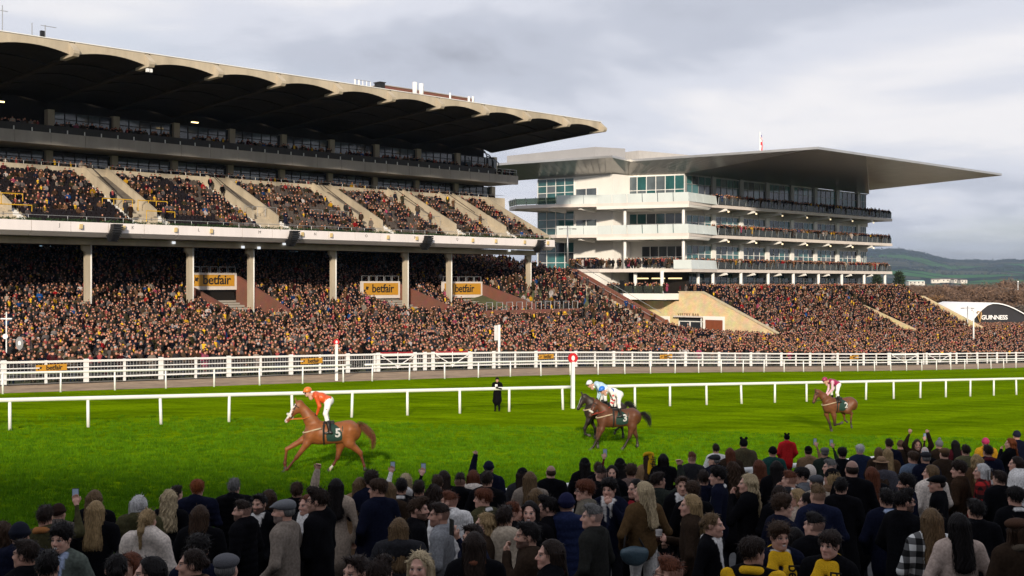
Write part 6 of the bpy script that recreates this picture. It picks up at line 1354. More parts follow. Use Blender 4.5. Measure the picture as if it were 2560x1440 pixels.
# modern stand balconies
for li, z in enumerate(LV):
    sow(168.3, 230, 113.35, 115.6 if li else 116.4, .56, .66, (lambda s, d: RNG.random(s.size) < np.clip(1.25-(s-170)*.004-(d-113.3)*.18, .2, 1)), lambda s, d, z=z: np.full_like(s, z+.02))
sow(157.0, 167.5, 114, 117, .62, .7, zf=lambda s, d: np.full_like(s, LV[0]+.02), prob=.6)
def edge_row(a, b, z, n, rows=2, inset=.45):
    t = RNG.uniform(0, 1, n*rows); r_ = np.repeat(np.arange(rows), n); put(a[0]+(b[0]-a[0])*t+inset+r_*.65, a[1]+(b[1]-a[1])*t, np.full(n*rows, z))
edge_row((153.0, 126), (155.8, 114.8), LV[0]+.02, 30, 2); edge_row((152.9, 133), (152.9, 126), LV[0]+.02, 20, 2, .3); edge_row((153.9, 125.6), (155.5, 115.1), bz+.02, 26, 3, .35)
PTS = np.concatenate(PTS); PTS[:, 2] += .01
NP_ = len(PTS); rg = np.random.default_rng(5)
c_coat = CC[rg.choice(len(COATS), NP_, p=CW)]; ci = np.array([int(np.argmin(((CC-c)**2).sum(1))) for c in c_coat[:1]])
cidx = rg.choice(len(COATS), NP_, p=CW); c_coat = np.clip(CC[cidx]*rg.uniform(.20, .65, (NP_, 1))*np.array([1.0, .92, .92]), 0, .8)
hidx = rg.choice(len(HAIRS), NP_, p=HWt); c_hair = HC_[hidx]*.5; c_skin = np.array(SKINS)[rg.integers(0, 4, NP_)]*rg.uniform(.80, 1.15, (NP_, 1))*np.array([1.02, .84, .80]); c_trou = np.array([(.012, .012, .014), (.02, .03, .06), (.10, .085, .065), (.03, .025, .02)])[rg.integers(0, 4, NP_)]
sch = rg.random(NP_); c_scarf = np.where((sch < .10)[:, None], np.array([[.62, .37, .02]]), np.where((sch < .85)[:, None], c_coat*.6+.02, np.array([[.25, .05, .05]]))); c_hat = np.array([(.06, .05, .04), (.10, .085, .06), (.03, .03, .035), (.16, .13, .09), (.05, .055, .04), (.3, .02, .03), (.35, .33, .31)])[rg.choice(7, NP_, p=[.25, .22, .2, .14, .13, .03, .03])]
tix = np.where(PTS[:, 3] > 0, NSTAND+rg.integers(0, 4, NP_), rg.integers(0, NSTAND, NP_))
dv = AIM[None]-PTS[:, :2]; yaw_ = np.arctan2(dv[:, 0], -dv[:, 1])+rg.normal(0, .38, NP_); scl = rg.normal(.985, .045, NP_)
ATTR = dict(c_coat=c_coat, c_hair=c_hair, c_skin=c_skin, c_trou=c_trou, c_scarf=c_scarf, c_hat=c_hat)
# the ones that show largest stand at the fence: each is a person of its own
sS, dS = to_sd(PTS[:, 0], PTS[:, 1]); pxx = CX+FPX*PTS[:, 0]/PTS[:, 1]
cand = np.where((dS < fence_d(sS)+1.15) & (pxx > 2) & (pxx < 2555) & (PTS[:, 3] == 0) & (dS > fence_d(sS)))[0]; cand = cand[np.argsort(PTS[cand, 1])][:140]
GARN = [('jacket', 'hands in pockets'), ('long coat and flat cap', ''), ('puffer jacket and scarf', ''), ('fitted coat', 'hands together'), ('jacket and flat cap', ''), ('suit jacket and scarf', ''), ('long coat and woollen hat', ''), ('fitted coat', 'long hair'), ('jacket', 'raising a phone'), ('puffer jacket, scarf and woollen hat', ''), ('long coat, scarf and flat cap', ''), ('fitted coat and scarf', 'long hair'), ('fleece', 'long hair'), ('jacket and flat cap', 'hand at mouth')]
marks = [(127, 'by the left yellow board'), (400, 'left of the chestnut horse'), (777, 'by the yellow board above the chestnut horse'), (860, 'by the small finish disc'), (1100, 'behind the first gate'), (1245, 'near the photographer in black'), (1432, 'by the large finish disc'), (1530, 'above the pair of horses'), (1800, 'between the rider groups'), (2085, 'above the rearmost rider'), (2400, 'towards the right end of the fence')]
seen = {}; words = lambda t: len(t.split())
for i in cand:
    g, ex = GARN[tix[i]]; mk = min(marks, key=lambda m: abs(m[0]-pxx[i]))[1]
    lab = f"spectator with {HAIRS[hidx[i]][0]} hair in {COATS[cidx[i]][0]} {g} {mk}"
    o = link('person', TPLS[tix[i]]); o.location = PTS[i, :3]; o.rotation_euler = (0, 0, yaw_[i]); o.scale = (scl[i],)*3
    if seen.get(lab): lab = lab.replace('spectator', 'shorter spectator' if scl[i] < seen[lab] else 'taller spectator')
    seen[lab] = scl[i]
    if len(lab.split()) > 16: lab = f"spectator in {COATS[cidx[i]][0]} {g} {mk}"
    if len(lab.split()) > 16: lab = ' '.join(lab.split()[:16])
    tag(o, lab, 'person', 'spectators leaning on the far fence')
    for k_, v in ATTR.items(): o[k_] = [float(t) for t in v[i]]
bylab = {}
for o in [o for o in COL.objects if o.get('group') == 'spectators leaning on the far fence']: bylab.setdefault(o['label'], []).append(o)
for lab, L_ in bylab.items():
    if len(L_) < 2: continue
    L_.sort(key=lambda o: o.location.x/o.location.y); core = ' '.join(lab.split()[:13])
    for k, o in enumerate(L_): o['label'] = ('left one: ', 'right one: ', 'third one: ')[min(k, 2)]+core
rest = np.setdiff1d(np.arange(NP_), cand)
me = bpy.data.meshes.new('crowd'); me.vertices.add(len(rest)); me.vertices.foreach_set('co', PTS[rest, :3].astype(np.float32).ravel())
for nm, arr in ATTR.items(): me.attributes.new(nm, 'FLOAT_COLOR', 'POINT').data.foreach_set('color', np.concatenate([arr[rest], np.ones((len(rest), 1))], 1).astype(np.float32).ravel())
me.attributes.new('rot', 'FLOAT_VECTOR', 'POINT').data.foreach_set('vector', np.stack([rg.normal(0, .03, len(rest)), rg.normal(0, .03, len(rest)), yaw_[rest]], -1).astype(np.float32).ravel())
me.attributes.new('scl', 'FLOAT', 'POINT').data.foreach_set('value', scl[rest].astype(np.float32)); me.attributes.new('idx', 'INT', 'POINT').data.foreach_set('value', tix[rest].astype(np.int32))
crowd = link('crowd', me); tag(crowd, 'dense crowd of spectators packing the lawn, terraces, seats and balconies', 'crowd', kind='stuff')
def scatter(obj, coll, gname):
    ng = bpy.data.node_groups.new(gname, 'GeometryNodeTree'); ng.interface.new_socket('Geometry', in_out='INPUT', socket_type='NodeSocketGeometry'); ng.interface.new_socket('Geometry', in_out='OUTPUT', socket_type='NodeSocketGeometry')
    N, L = ng.nodes, ng.links; gi, go = N.new('NodeGroupInput'), N.new('NodeGroupOutput'); ip = N.new('GeometryNodeInstanceOnPoints'); ci = N.new('GeometryNodeCollectionInfo')
    ci.inputs['Collection'].default_value = coll; ci.inputs['Separate Children'].default_value = True; ci.inputs['Reset Children'].default_value = True
    def na(n, t): a = N.new('GeometryNodeInputNamedAttribute'); a.data_type = t; a.inputs[0].default_value = n; return a.outputs[0]
    L.new(gi.outputs[0], ip.inputs['Points']); L.new(ci.outputs[0], ip.inputs['Instance']); ip.inputs['Pick Instance'].default_value = True
    L.new(na('idx', 'INT'), ip.inputs['Instance Index']); er = N.new('FunctionNodeEulerToRotation'); L.new(na('rot', 'FLOAT_VECTOR'), er.inputs[0]); L.new(er.outputs[0], ip.inputs['Rotation']); L.new(na('scl', 'FLOAT'), ip.inputs['Scale']); L.new(ip.outputs[0], go.inputs[0])
    md = obj.modifiers.new('scatter', 'NODES'); md.node_group = ng
scatter(crowd, TPLCOL, 'crowd_scatter')
print('crowd', NP_, 'individuals', len(cand), 'tpl verts', [len(t.vertices) for t in TPLS])
# ------------------------------------------------------------------ horses and riders
def horse_mat(name, pts, body, dark, belly, zs):
    m, N, L, P = new_mat(name); P.inputs['Roughness'].default_value = .5; P.inputs['Specular IOR Level'].default_value = .32
    a = N.new('ShaderNodeAttribute'); a.attribute_name = 'Col'; tc = N.new('ShaderNodeTexCoord'); mp = N.new('ShaderNodeMapping'); mp.inputs['Scale'].default_value = (1, 1, 2.2); L.new(tc.outputs['Object'], mp.inputs[0])
    n = N.new('ShaderNodeTexNoise'); n.inputs['Scale'].default_value = 5; n.inputs['Detail'].default_value = 7; L.new(mp.outputs[0], n.inputs['Vector'])
    mr = N.new('ShaderNodeMapRange'); mr.inputs[1].default_value = .3; mr.inputs[2].default_value = .7; mr.inputs[3].default_value = .82; mr.inputs[4].default_value = 1.16; L.new(n.outputs[0], mr.inputs[0])
    vm = N.new('ShaderNodeVectorMath'); vm.operation = 'SCALE'; L.new(a.outputs['Color'], vm.inputs[0]); L.new(mr.outputs[0], vm.inputs['Scale']); L.new(vm.outputs[0], P.inputs['Base Color'])
    b = N.new('ShaderNodeBump'); b.inputs['Strength'].default_value = .12; b.inputs['Distance'].default_value = .02; L.new(n.outputs[0], b.inputs['Height']); L.new(b.outputs[0], P.inputs['Normal']); return m
HORSEM = horse_mat('horse_coat', 0, 0, 0, 0, 0)
TACK = M('black_tack', (.012, .011, .011), .5, .2, 8); CLOTHG = M('dark_green_saddle_cloth', (.010, .040, .030), .85, .15, 12, .2); SHEEP = M('sheepskin', (.72, .69, .62), .95, .08, 30, .6); STRAP = M('pale_breast_girth', (.42, .33, .22), .8, .1, 10); HAIRT = obj_col_mat('horse_hair', .55, scale=1, stretch=(60, 60, 10), bump=.5, lo=.5, hi=1.3)
WHITET = M('white_cloth_number', (.82, .82, .80), .8, .02, 5)
# horse frame: x forward, y to its left, z up; legs given as elbow/stifle, knee/hock, fetlock, hoof in (x, z)
def horse(loc, yaw, label, spec, group='racehorses on the turf'):
    hd = spec['head']                                   # poll, nose in (x, z)
    poll, nose = np.array([hd[0][0], 0, hd[0][1]]), np.array([hd[1][0], spec.get('hy', .16), hd[1][1]]); nose = poll+(nose-poll)*1.06
    wz = spec.get('withers', (.34, 1.60)); wi = np.array([wz[0], 0, wz[1]-.10]); P = []
    # barrel, chest, quarters
    P += [ell((.30, 0, 1.22), (.44, .27, .36), .12), ell((-.14, 0, 1.20), (.56, .285, .315), .14), ell((-.58, 0, 1.27), (.40, .275, .31), .14), ell((.55, 0, 1.16), (.22, .225, .27), .10), cap((.36, 0, 1.47), (.05, 0, 1.45), .09, .10, .10), cap((-.30, 0, 1.43), (-.62, 0, 1.46), .12, .13, .12), ell((-.80, 0, 1.22), (.16, .20, .24), .10)]
    # neck
    th = poll-np.array([.02, 0, .06]); P += [cap((.42, 0, 1.30), (.60*wi[0]+.4*th[0], 0, .55*1.42+.45*th[2]-.05), .24, .190, .10, 0, (1, 1.5, 1)), cap((.60*wi[0]+.4*th[0], 0, .55*1.42+.45*th[2]-.05), th, .190, .118, .08, 0, (1, 1.5, 1)), cap(wi, poll-np.array([.05, 0, .02]), .10, .06, .08)]
    # head
    hv = nose-poll; L_ = np.linalg.norm(hv); hv /= L_; up = np.array([-hv[2], 0, hv[0]]); up = up if up[2] > 0 else -up
    q = lambda t, u=0.0, y=0.0: poll+hv*t*L_+up*u+np.array([0, y, 0])
    P += [cap(q(.05, -.03), q(.42, -.035), .108, .100, .05, 1, (1, 1.12, 1)), cap(q(.38, -.02), q(.82, -.015), .088, .062, .05, 1), ell(q(.93, -.018), (.068, .058, .066), .04, 1), cap(q(.32, -.13), q(.12, -.12), .06, .080, .05, 1, (1, 1.1, 1)), cap(q(.4, -.10), q(.88, -.06), .044, .038, .04, 1)]
    for s in (-1, 1): P += [cap(q(.03, .06, s*.060), q(-.12, .19, s*.085), .038, .010, .02, 2), ell(q(.30, .012, s*.094), (.030, .016, .025), .01, 3), ell(q(.965, .0, s*.035), (.018, .012, .018), .01, 3)]
    # legs
    for leg in spec['legs']:
        (e, k, f, h), y, fore, sock = leg['j'], leg['y'], leg['fore'], leg.get('sock', 0)
        e, k, f, h = [np.array([p[0], y*(1.0 if i < 1 else .8), p[1]]) for i, p in enumerate((e, k, f, h))]
        lb = 4
        if fore:
            P += [cap((.50, y*1.02, 1.30), e, .15, .105, .10, 0), cap(e, k, .102, .060, .06, 0), ell(k, (.064, .058, .074), .03, lb), cap(k, f, .047, .040, .03, lb), ell(f, (.052, .048, .054), .02, lb)]
        else:
            P += [cap((-.66, y*1.02, 1.32), e, .21, .155, .10, 0), cap(e, k, .145, .068, .08, 0), ell(k, (.068, .056, .084), .03, lb), cap(k, f, .050, .042, .03, lb), ell(f, (.054, .050, .056), .02, lb)]
        P += [cap(f, h*.75+f*.25, .038, .044, .02, 6 if sock else lb), cap(h*.6+f*.4, h, .048, .060, .02, 5)]
        if sock: P += [cap(f*.8+k*.2, f, .041, .041, .02, 6)]
    V, Q, lab = grow(P, .024, mod=lambda Q_: folds(.0075, 12)(Q_*np.float32(.8))); base, dk = np.array(spec['col']), np.array(spec['points'])
    C = np.tile(base, (len(V), 1)); z = V[:, 2]
    C[lab == 1] = base*.92
    t = np.clip((.72-z)/.35, 0, 1)[:, None]; C = np.where(t > 0, C*(1-t)+dk*t, C); C[(lab == 3)] = (.012, .01, .01); C[lab == 5] = (.05, .045, .04); C[lab == 6] = (.62, .58, .52); hoofw = (lab == 5) & bool([l for l in spec['legs'] if l.get('sock')]) & (V[:, 1] < 0) & (V[:, 0] < 0) & (V[:, 0] > -.3); C[hoofw] = (.55, .46, .33)
    if spec.get('blaze'):
        u = (V-poll)@hv/L_; w = (V-poll)@up; lat = (V-poll)@np.cross(hv, up); C[(lab == 1) & (w > .005) & (np.abs(lat) < spec['blaze']*(.55+.45*np.sin(u*3.1))) & (u > .12)] = (.68, .65, .60)
        if spec['blaze'] > .04: C[(lab == 1) & (u > .84) & (np.abs(lat) < .055) & (w > -.04)] = (.55, .45, .40)
    mz = (lab == 1) & (((V-poll)@hv/L_) > .9) & (not spec.get('blaze', 0) > .04)
    C[mz] = C[mz]*.35
    me = np_mesh('horse', V, Q, [HORSEM], True); me.color_attributes.new('Col', 'FLOAT_COLOR', 'POINT').data.foreach_set('color', np.concatenate([C, np.ones((len(C), 1))], 1).astype(np.float32).ravel())
    o = link('horse', me); o.location = loc; o.rotation_euler = (spec.get('roll', 0), 0, yaw); tag(o, label, 'horse', group); f = spec.get('scale', 1.0); o.scale = (f,)*3
    r = np.random.default_rng(crc(label))
    # mane and tail as locks
    def locks(name, roots, paths, w, col):
        mb = MB(); vs, fs = [], []
        for pts, ww in paths:
            b = len(vs)
            for k, p in enumerate(pts): g = ww*(1-.75*(k/(len(pts)-1))**2); vs += [tuple(p+np.array([g, .3*g, 0])), tuple(p-np.array([g, .3*g, 0])), tuple(p+np.array([0, g*.9, .2*g]))]
            for k in range(len(pts)-1): a = b+k*3; fs += [(a, a+3, a+4, a+1), (a+1, a+4, a+5, a+2), (a+2, a+5, a+3, a)]
        q_ = link(name, np_mesh(name, vs, fs, [HAIRT], True), o); q_.color = (*col, 1); return q_
    dock = np.array([-.93, 0, 1.33]); tp = [dock]+[np.array([p[0], p[2] if len(p) > 2 else 0, p[1]]) for p in spec['tail']]
    def spl(t):
        n = len(tp)-1; i = min(int(t*n), n-1); u = t*n-i; p0, p1, p2, p3 = tp[max(i-1, 0)], tp[i], tp[i+1], tp[min(i+2, n)]
        return .5*((2*p1)+(p2-p0)*u+(2*p0-5*p1+4*p2-p3)*u*u+(3*p1-p0-3*p2+p3)*u**3)
    ps = []
    for i in range(85):
        off = r.normal(0, 1, 3)*np.array([.045, .035, .03]); e = r.uniform(.72, 1.0); ps.append(([spl(t*e)+off*(.35+1.15*math.sin(min(1, t*1.15)*2.6)) for t in np.linspace(0, 1, 9)], r.uniform(.006, .012)))
    locks('tail', 0, ps, 0, spec['hair']); ps = []
    for i in range(70):
        t = r.uniform(0, .96); p = (wi+np.array([.08, 0, .05]))*(1-t)+(poll+np.array([-.06, 0, .03]))*t+np.array([0, r.normal(0, .012), .045*math.sin(t*3.1)]); d = np.array([-.06+r.normal(0, .03), spec.get('mane', .05)*r.uniform(.5, 1.3), -.10-r.uniform(0, .06)]); ps.append(([p, p+d*.4+np.array([0, .02, .02]), p+d*.8, p+d*1.15], r.uniform(.008, .014)))
    locks('mane', 0, ps, 0, spec['hair'])
    # tack
    def bw(x): return .295*math.sqrt(max(0, 1-((x+.10)/1.05)**2))        # half width of the barrel
    def onside(x, z, off=.012, s=1):
        w = 0; 
        for c, rr in (((.30, 1.22), (.44, .27, .36)), ((-.14, 1.20), (.56, .285, .315)), ((-.58, 1.27), (.40, .275, .31))):
            k = 1-((x-c[0])/rr[0])**2-((z-c[1])/rr[2])**2
            if k > 0: w = max(w, rr[1]*math.sqrt(k))
        return s*(max(w, .06)+off+.012)
    for s in (1, -1):
        vs, fs = [], []; nx, nz = 12, 10
        for i in range(nx+1):
            for k in range(nz+1):
                x = .20-.62*i/nx; zt = 1.53; z = zt-(zt-1.02+.04*math.sin(i/nx*3.1))*(k/nz); y = onside(x, z, .014, s) if z < 1.48 else s*.10*(1.56-z)/.08; vs.append((x, y if abs(y) > .02 else s*.02, z+ (.012 if k == 0 else 0)))
        for i in range(nx):
            for k in range(nz): a = i*(nz+1)+k; fs.append((a, a+1, a+nz+2, a+nz+1) if s < 0 else (a, a+nz+1, a+nz+2, a+1))
        sc_ = link('saddle_cloth', np_mesh('saddle_cloth', vs, fs, [CLOTHG], True), o)
        if spec.get('num'):
            tm = text_mesh(spec['num'], .36, WHITET, .002, .012).copy(); cv = np.empty(len(tm.vertices)*3, np.float32); tm.vertices.foreach_get('co', cv); cv = cv.reshape(-1, 3); x = -.27-cv[:, 0]*s*(1); z = 1.24+cv[:, 1]; tm.vertices.foreach_set('co', np.stack([x, [onside(a, b, .024+c*0, s) for a, b, c in zip(x, z, cv[:, 2])], z], -1).astype(np.float32).ravel()); tm.update(); link('number', tm, sc_)
    sd_ = MB(); sd_.hexa([(-.14, -.15, 1.52), (.20, -.15, 1.52), (.20, .15, 1.52), (-.14, .15, 1.52), (-.16, -.10, 1.60), (.16, -.07, 1.585), (.16, .07, 1.585), (-.16, .10, 1.60)]); sd_.build('saddle', TACK, o)
    def loop(name, x, r_, mat, dx=0.0, zt=1.5):
        pts = [Vector((x+dx*(1-z_)/2, math.cos(a)*0, 0)) for a, z_ in ((0, 0),)]; pts = []
        for k in range(17):
            a = math.pi*k/16; z = 1.20-.36*math.cos(math.pi-a)*-1 if False else 1.22+.34*math.cos(a+0)*1.0; pts.append((x+dx*(1-math.cos(a))/2, onside(x, z, .012, 1), z))
        for k in range(16, -1, -1): p = pts[k]; pts.append((p[0], -p[1], p[2]))
        return MB().tube(pts, r_, 6).build(name, mat, o)
    loop('girth', .16, .026, TACK, -.0)
    # breast strap
    bs = []
    for k in range(13):
        a = math.pi*k/12; bs.append((.24+.565*math.sin(a)**.8, .315*math.cos(a), 1.40-.16*math.sin(a)))
    MB().tube(bs, .026, 8).build('breast_girth', STRAP, o, True)
    # bridle, noseband and reins
    br = MB(); ring_ = lambda t, rad: [tuple(q(t, -.028)+up*math.cos(a)*rad+np.array([0, math.sin(a)*rad*.9, 0])) for a in np.linspace(0, 2*math.pi, 13)]
    br.tube(ring_(.16, .128), .012, 5, False); br.tube(ring_(.66, .094), .011, 5, False)
    for s in (-1, 1): br.tube([tuple(q(.10, .02, s*.088)), tuple(q(.45, -.03, s*.088)), tuple(q(.78, -.05, s*.062))], .011, 5)
    br.build('bridle', TACK, o)
    if spec.get('nose'):
        n1 = [tuple(q(.66, -.01)+up*math.cos(a)*.092+np.array([0, math.sin(a)*.084, 0])) for a in np.linspace(-2.0, 2.0, 11)]; MB().tube(n1, .042, 8).build('sheepskin_noseband', SHEEP, o, True)
    hx = spec['hands']
    rn = MB()
    for s in (-1, 1): rn.tube([tuple(q(.80, -.06, s*.07)), tuple((q(.80, -.06, s*.09)+np.array([hx[0], s*.10, hx[1]]))/2+np.array([0, s*.05, -.05])), (hx[0], s*.05, hx[1])], .011, 5)
    rn.build('reins', M('rein_'+spec['reinc'], {'orange': (.5, .14, .02), 'black': (.015, .014, .014), 'red': (.35, .05, .03)}[spec['reinc']], .6), o)
    return o
def rider(horse_ob, loc, yaw, label, J):
    """crouching rider in the horse's own frame; one continuous body"""
    P = []; hip, sho, hd, hn = [np.array([J[k][0], 0, J[k][1]]) for k in ('hip', 'sho', 'head', 'hands')]
    P += [cap(hip, hip*.45+sho*.55, .135, .14, .06, 1, (1, .85, 1)), cap(hip*.45+sho*.55, sho, .14, .125, .06, 1, (1, .85, 1)), cap(sho+[0, -.13, 0], sho+[0, .13, 0], .075, .075, .06, 1), ell(hip+[-.02, 0, -.02], (.15, .155, .14), .06, 2), cap(sho+[.02, 0, .03], hd+[-.02, 0, -.08], .055, .05, .03, 0)]
    for s in (-1, 1):
        sh = sho+np.array([0, s*.175, -.02]); h_ = hn+np.array([0, s*.06, 0]); el = (sh+h_)/2+np.array([-.10, s*.06, -.02])
        P += [cap(sh, el, .070, .055, .05, 4), cap(el, h_, .055, .038, .03, 4), ell(h_+[.02, 0, -.01], (.055, .035, .045), .015, 6)]
        for k in range(4): P.append(cap(h_+[.05, s*.018*0+(.012*(k-1.5)), .0], h_+[.055, .012*(k-1.5), -.04], .011, .010, .006, 6))
        P.append(cap(h_+[.02, -s*.03, .02], h_+[.06, -s*.035, .03], .013, .011, .006, 6))
        hp = hip+np.array([0, s*.09, -.03]); kn = np.array([J['knee'][0], s*.30, J['knee'][1]]); ft = np.array([J['foot'][0], s*.335, J['foot'][1]])
        P += [cap(hp, kn, .105, .070, .06, 2), cap(kn, kn*.6+ft*.4, .068, .062, .04, 2), cap(kn*.6+ft*.4, ft, .066, .045, .02, 3), cap(ft+[-.05, 0, -.01], ft+[.15, 0, -.02], .045, .035, .02, 3)]
    V, Q, lab = grow(P, .019, mod=folds(.0075, crc(label) % 50)); C = np.tile(np.array(J['silk']), (len(V), 1)); C[lab == 0] = SKINS[1]; C[lab == 2] = (.74, .73, .71); C[lab == 3] = (.012, .011, .011); C[lab == 4] = J.get('sleeve', J['silk']); C[lab == 6] = J.get('glove', (.015, .014, .014))
    sk = np.isin(lab, (0,)) | ((lab == 6) & (J.get('glove') is not None))
    for (x, z, rr, c, sel) in J.get('spots', ()):
        m = (np.hypot(V[:, 0]-x, V[:, 2]-z) < rr) & np.isin(lab, sel); C[m] = c
    if J.get('armspots'):
        for s in (-1, 1):
            sh = sho+np.array([0, s*.175, -.02]); h_ = hn+np.array([0, s*.06, 0]); el = (sh+h_)/2+np.array([-.10, s*.06, -.02])
            for c in (sh*.45+el*.55, el*.85+h_*.15, el*.4+h_*.6): C[(np.linalg.norm((V-c)*np.array([1, .35, 1]), axis=1) < .045) & np.isin(lab, (1, 4))] = J['armspots']
    HV, HQ = head('m', .008); hv = rotz(rotx(HV, J.get('nod', .35)), math.pi/2+J.get('turn', 0)); hv = hv+hd-[0, 0, .12]
    HC = face_cols(HV, SKINS[1], (.05, .03, .02), 'm', 0, False, random.Random(1)); nV = len(V); eyes = (HV[:, 1] < -.05) & (np.abs(HV[:, 2]-.118) < .02); HC[eyes & (J.get('goggles', True))] = (.01, .01, .012)
    me = np_mesh('person', np.concatenate([V, hv]), np.concatenate([Q, HQ+nV]), [SKINM, SILKA], True, np.concatenate([(lab[Q].min(1) > 0).astype(int), np.zeros(len(HQ), int)]))
    C2 = np.concatenate([C, HC]); me.color_attributes.new('Col', 'FLOAT_COLOR', 'POINT').data.foreach_set('color', np.concatenate([C2, np.ones((len(C2), 1))], 1).astype(np.float32).ravel())
    o = link('person', me); o.location = loc; o.rotation_euler = (0, 0, yaw); tag(o, label, 'person', 'riders in racing silks'); o.scale = horse_ob.scale
    M_ = Matrix.Translation(hd-np.array([0, 0, .12])) @ Matrix.Rotation(math.pi/2+J.get('turn', 0), 4, 'Z') @ Matrix.Rotation(J.get('nod', .35), 4, 'X')
    h_ = link('helmet', hat_mesh('helmet'), o); h_.matrix_local = M_ @ Matrix.Scale(1.10, 4); h_.color = (*J['cap'], 1)
    if J.get('cap2'):
        st = MB(); pts = []
        for k in range(10): a = math.pi*2*k/10; rr = .055 if k % 2 == 0 else .024; pts.append((rr*math.cos(a), .03+rr*math.sin(a)*.9, .268-.35*rr*rr/.055))
        st.add(pts+[(0, .03, .273)], [(10, k, (k+1) % 10) for k in range(10)]); s_ = link('helmet_star', st.mesh('helmet_star', M('purple_star', J['cap2'], .5)), h_)
    pk = MB().tube([(.06, -.118, .150), (0, -.122, .146), (-.06, -.118, .150)], .018, 6).mesh('goggles', BLACKP); g = link('goggles', pk, o); g.matrix_local = M_
    if J.get('brand'):
        kn = np.array([J['knee'][0], 0, J['knee'][1]]); d = (kn-hip)/np.linalg.norm(kn-hip); pm_ = MB()   # an unreadable dark print down the thigh
        for k in range(3):
            c = hip+(kn-hip)*(.36+.17*k); y = .225+.04*k; pm_.beam(Vector((c[0], y, c[2]))-Vector(d)*.028, Vector((c[0], y+.01, c[2]))+Vector(d)*.028, .05, .012, up=(0, 1, 0))
        pm_.build('breeches_print', BLACKP, o)
    return o
SILKA = attr_mat('racing_silks', .38, .25, 22, .5, .07)
def leg(y, fore, *j, sock=0): return dict(j=j, y=y, fore=fore, sock=sock)
def zpt(x0, y0, k): return lambda x, y: ((x0-x)/k, (y0-y)/k)
# 5: chestnut, cantering to the left
a = zpt(735, 1252, 405)
H5 = dict(col=(.21, .070, .020), points=(.095, .023, .009), hair=(.15, .05, .02), head=(a(352, 372), a(205, 590)), withers=a(590, 588), blaze=.075, nose=True, num='5', reinc='orange', hands=a(585, 520), tail=[a(1120, 660), a(1220, 750), a(1285, 850), a(1275, 990)],
          legs=[leg(-.15, True, a(395, 855), a(205, 960), a(182, 1140), a(192, 1225)), leg(.15, True, a(455, 880), a(330, 1055), a(215, 1195), a(158, 1240)), leg(.15, False, a(985, 880), a(1125, 1015), a(1172, 1170), a(1182, 1222)), leg(-.15, False, a(880, 900), a(838, 1075), a(790, 1165), a(728, 1245), sock=1)])
J5 = dict(hip=a(728, 345), sho=a(572, 282), head=a(482, 236), hands=a(580, 520), knee=a(690, 505), foot=a(745, 735), silk=(.58, .085, .015), cap=(.62, .16, .02), brand='print', turn=.15)
# 3: bay with sheepskin noseband
b = zpt(700, 1328, 345)
H3 = dict(col=(.092, .033, .015), points=(.018, .011, .009), hair=(.010, .008, .008), head=(b(425, 678), b(318, 870)), withers=b(600, 778), nose=True, num='3', reinc='red', hands=b(630, 745), tail=[b(1075, 850), b(1120, 900), b(1150, 960), b(1165, 1040)], mane=.07,
          legs=[leg(.15, True, b(485, 1050), b(432, 1175), b(375, 1275), b(325, 1325)), leg(-.15, True, b(475, 1060), b(445, 1150), b(455, 1235), b(455, 1295)), leg(.15, False, b(905, 1010), b(868, 1160), b(800, 1280), b(765, 1318)), leg(-.15, False, b(935, 1040), b(985, 1155), b(1000, 1250), b(1000, 1290))])
RS = (.55, .02, .03)
J3 = dict(armspots=RS, hip=b(735, 590), sho=b(610, 535), head=b(525, 528), hands=b(630, 740), knee=b(705, 700), foot=b(735, 870), silk=(.74, .73, .70), cap=(.02, .16, .62), turn=.25, nod=.55, spots=[(*b(628, 535), .085, (.02, .12, .5), (1,))], brand='')
H4 = dict(H3, col=(.026, .016, .013), points=(.012, .009, .008), num=None, nose=False, blaze=.022, head=(b(430, 690), b(330, 870)), reinc='black', tail=[b(1060, 800), b(1130, 870), b(1180, 930), b(1190, 1000)])
H4['legs'] = [leg(.15, True, b(485, 1050), b(430, 1150), b(440, 1230), b(500, 1250)), leg(-.15, True, b(540, 1050), b(590, 1150), b(600, 1250), b(600, 1290)), leg(.15, False, b(905, 1010), b(960, 1110), b(880, 1180), b(860, 1230)), leg(-.15, False, b(935, 1040), b(985, 1155), b(1000, 1250), b(1000, 1290))]
J4 = dict(J3, armspots=None, silk=(.42, .58, .68), cap=(.72, .72, .74), cap2=(.12, .03, .25), spots=(), nod=.45)
# 2: small bay at the back
c_ = zpt(690, 1325, 318)
H2 = dict(col=(.125, .045, .018), points=(.022, .013, .010), hair=(.014, .010, .009), head=(c_(350, 715), c_(262, 880)), withers=c_(565, 805), num='2', reinc='black', hands=c_(500, 790), tail=[c_(895, 880), c_(900, 950), c_(930, 985), c_(970, 985)],
          legs=[leg(-.15, True, c_(525, 1075), c_(568, 1195), c_(590, 1270), c_(606, 1322)), leg(.15, True, c_(600, 1080), c_(618, 1225), c_(690, 1215), c_(740, 1190)), leg(.15, False, c_(810, 1010), c_(892, 1060), c_(878, 1190), c_(892, 1270)), leg(-.15, False, c_(790, 1010), c_(806, 1090), c_(820, 1165), c_(860, 1195))])
J2 = dict(hip=c_(680, 620), sho=c_(570, 575), head=c_(487, 560), hands=c_(500, 790), knee=c_(625, 740), foot=c_(665, 870), silk=(.28, .012, .075), sleeve=(.72, .42, .50), cap=(.30, .012, .07), glove=SKINS[1], turn=.1)
def place(px, py, yaw, H, J, lab, rl, dy=0.0, dz=0.0):
    X, Y = ground_px(px, py); X += 0; Y += dy; loc = (X, Y, float(terrain(X, Y))+dz); h = horse(loc, yaw, lab, H); rider(h, loc, yaw, rl, J)
YW = math.pi
place(823, 1180, YW+.14, H5, J5, 'chestnut racehorse number 5 with white blaze cantering in front', 'rider in orange silks and orange cap on the chestnut horse')
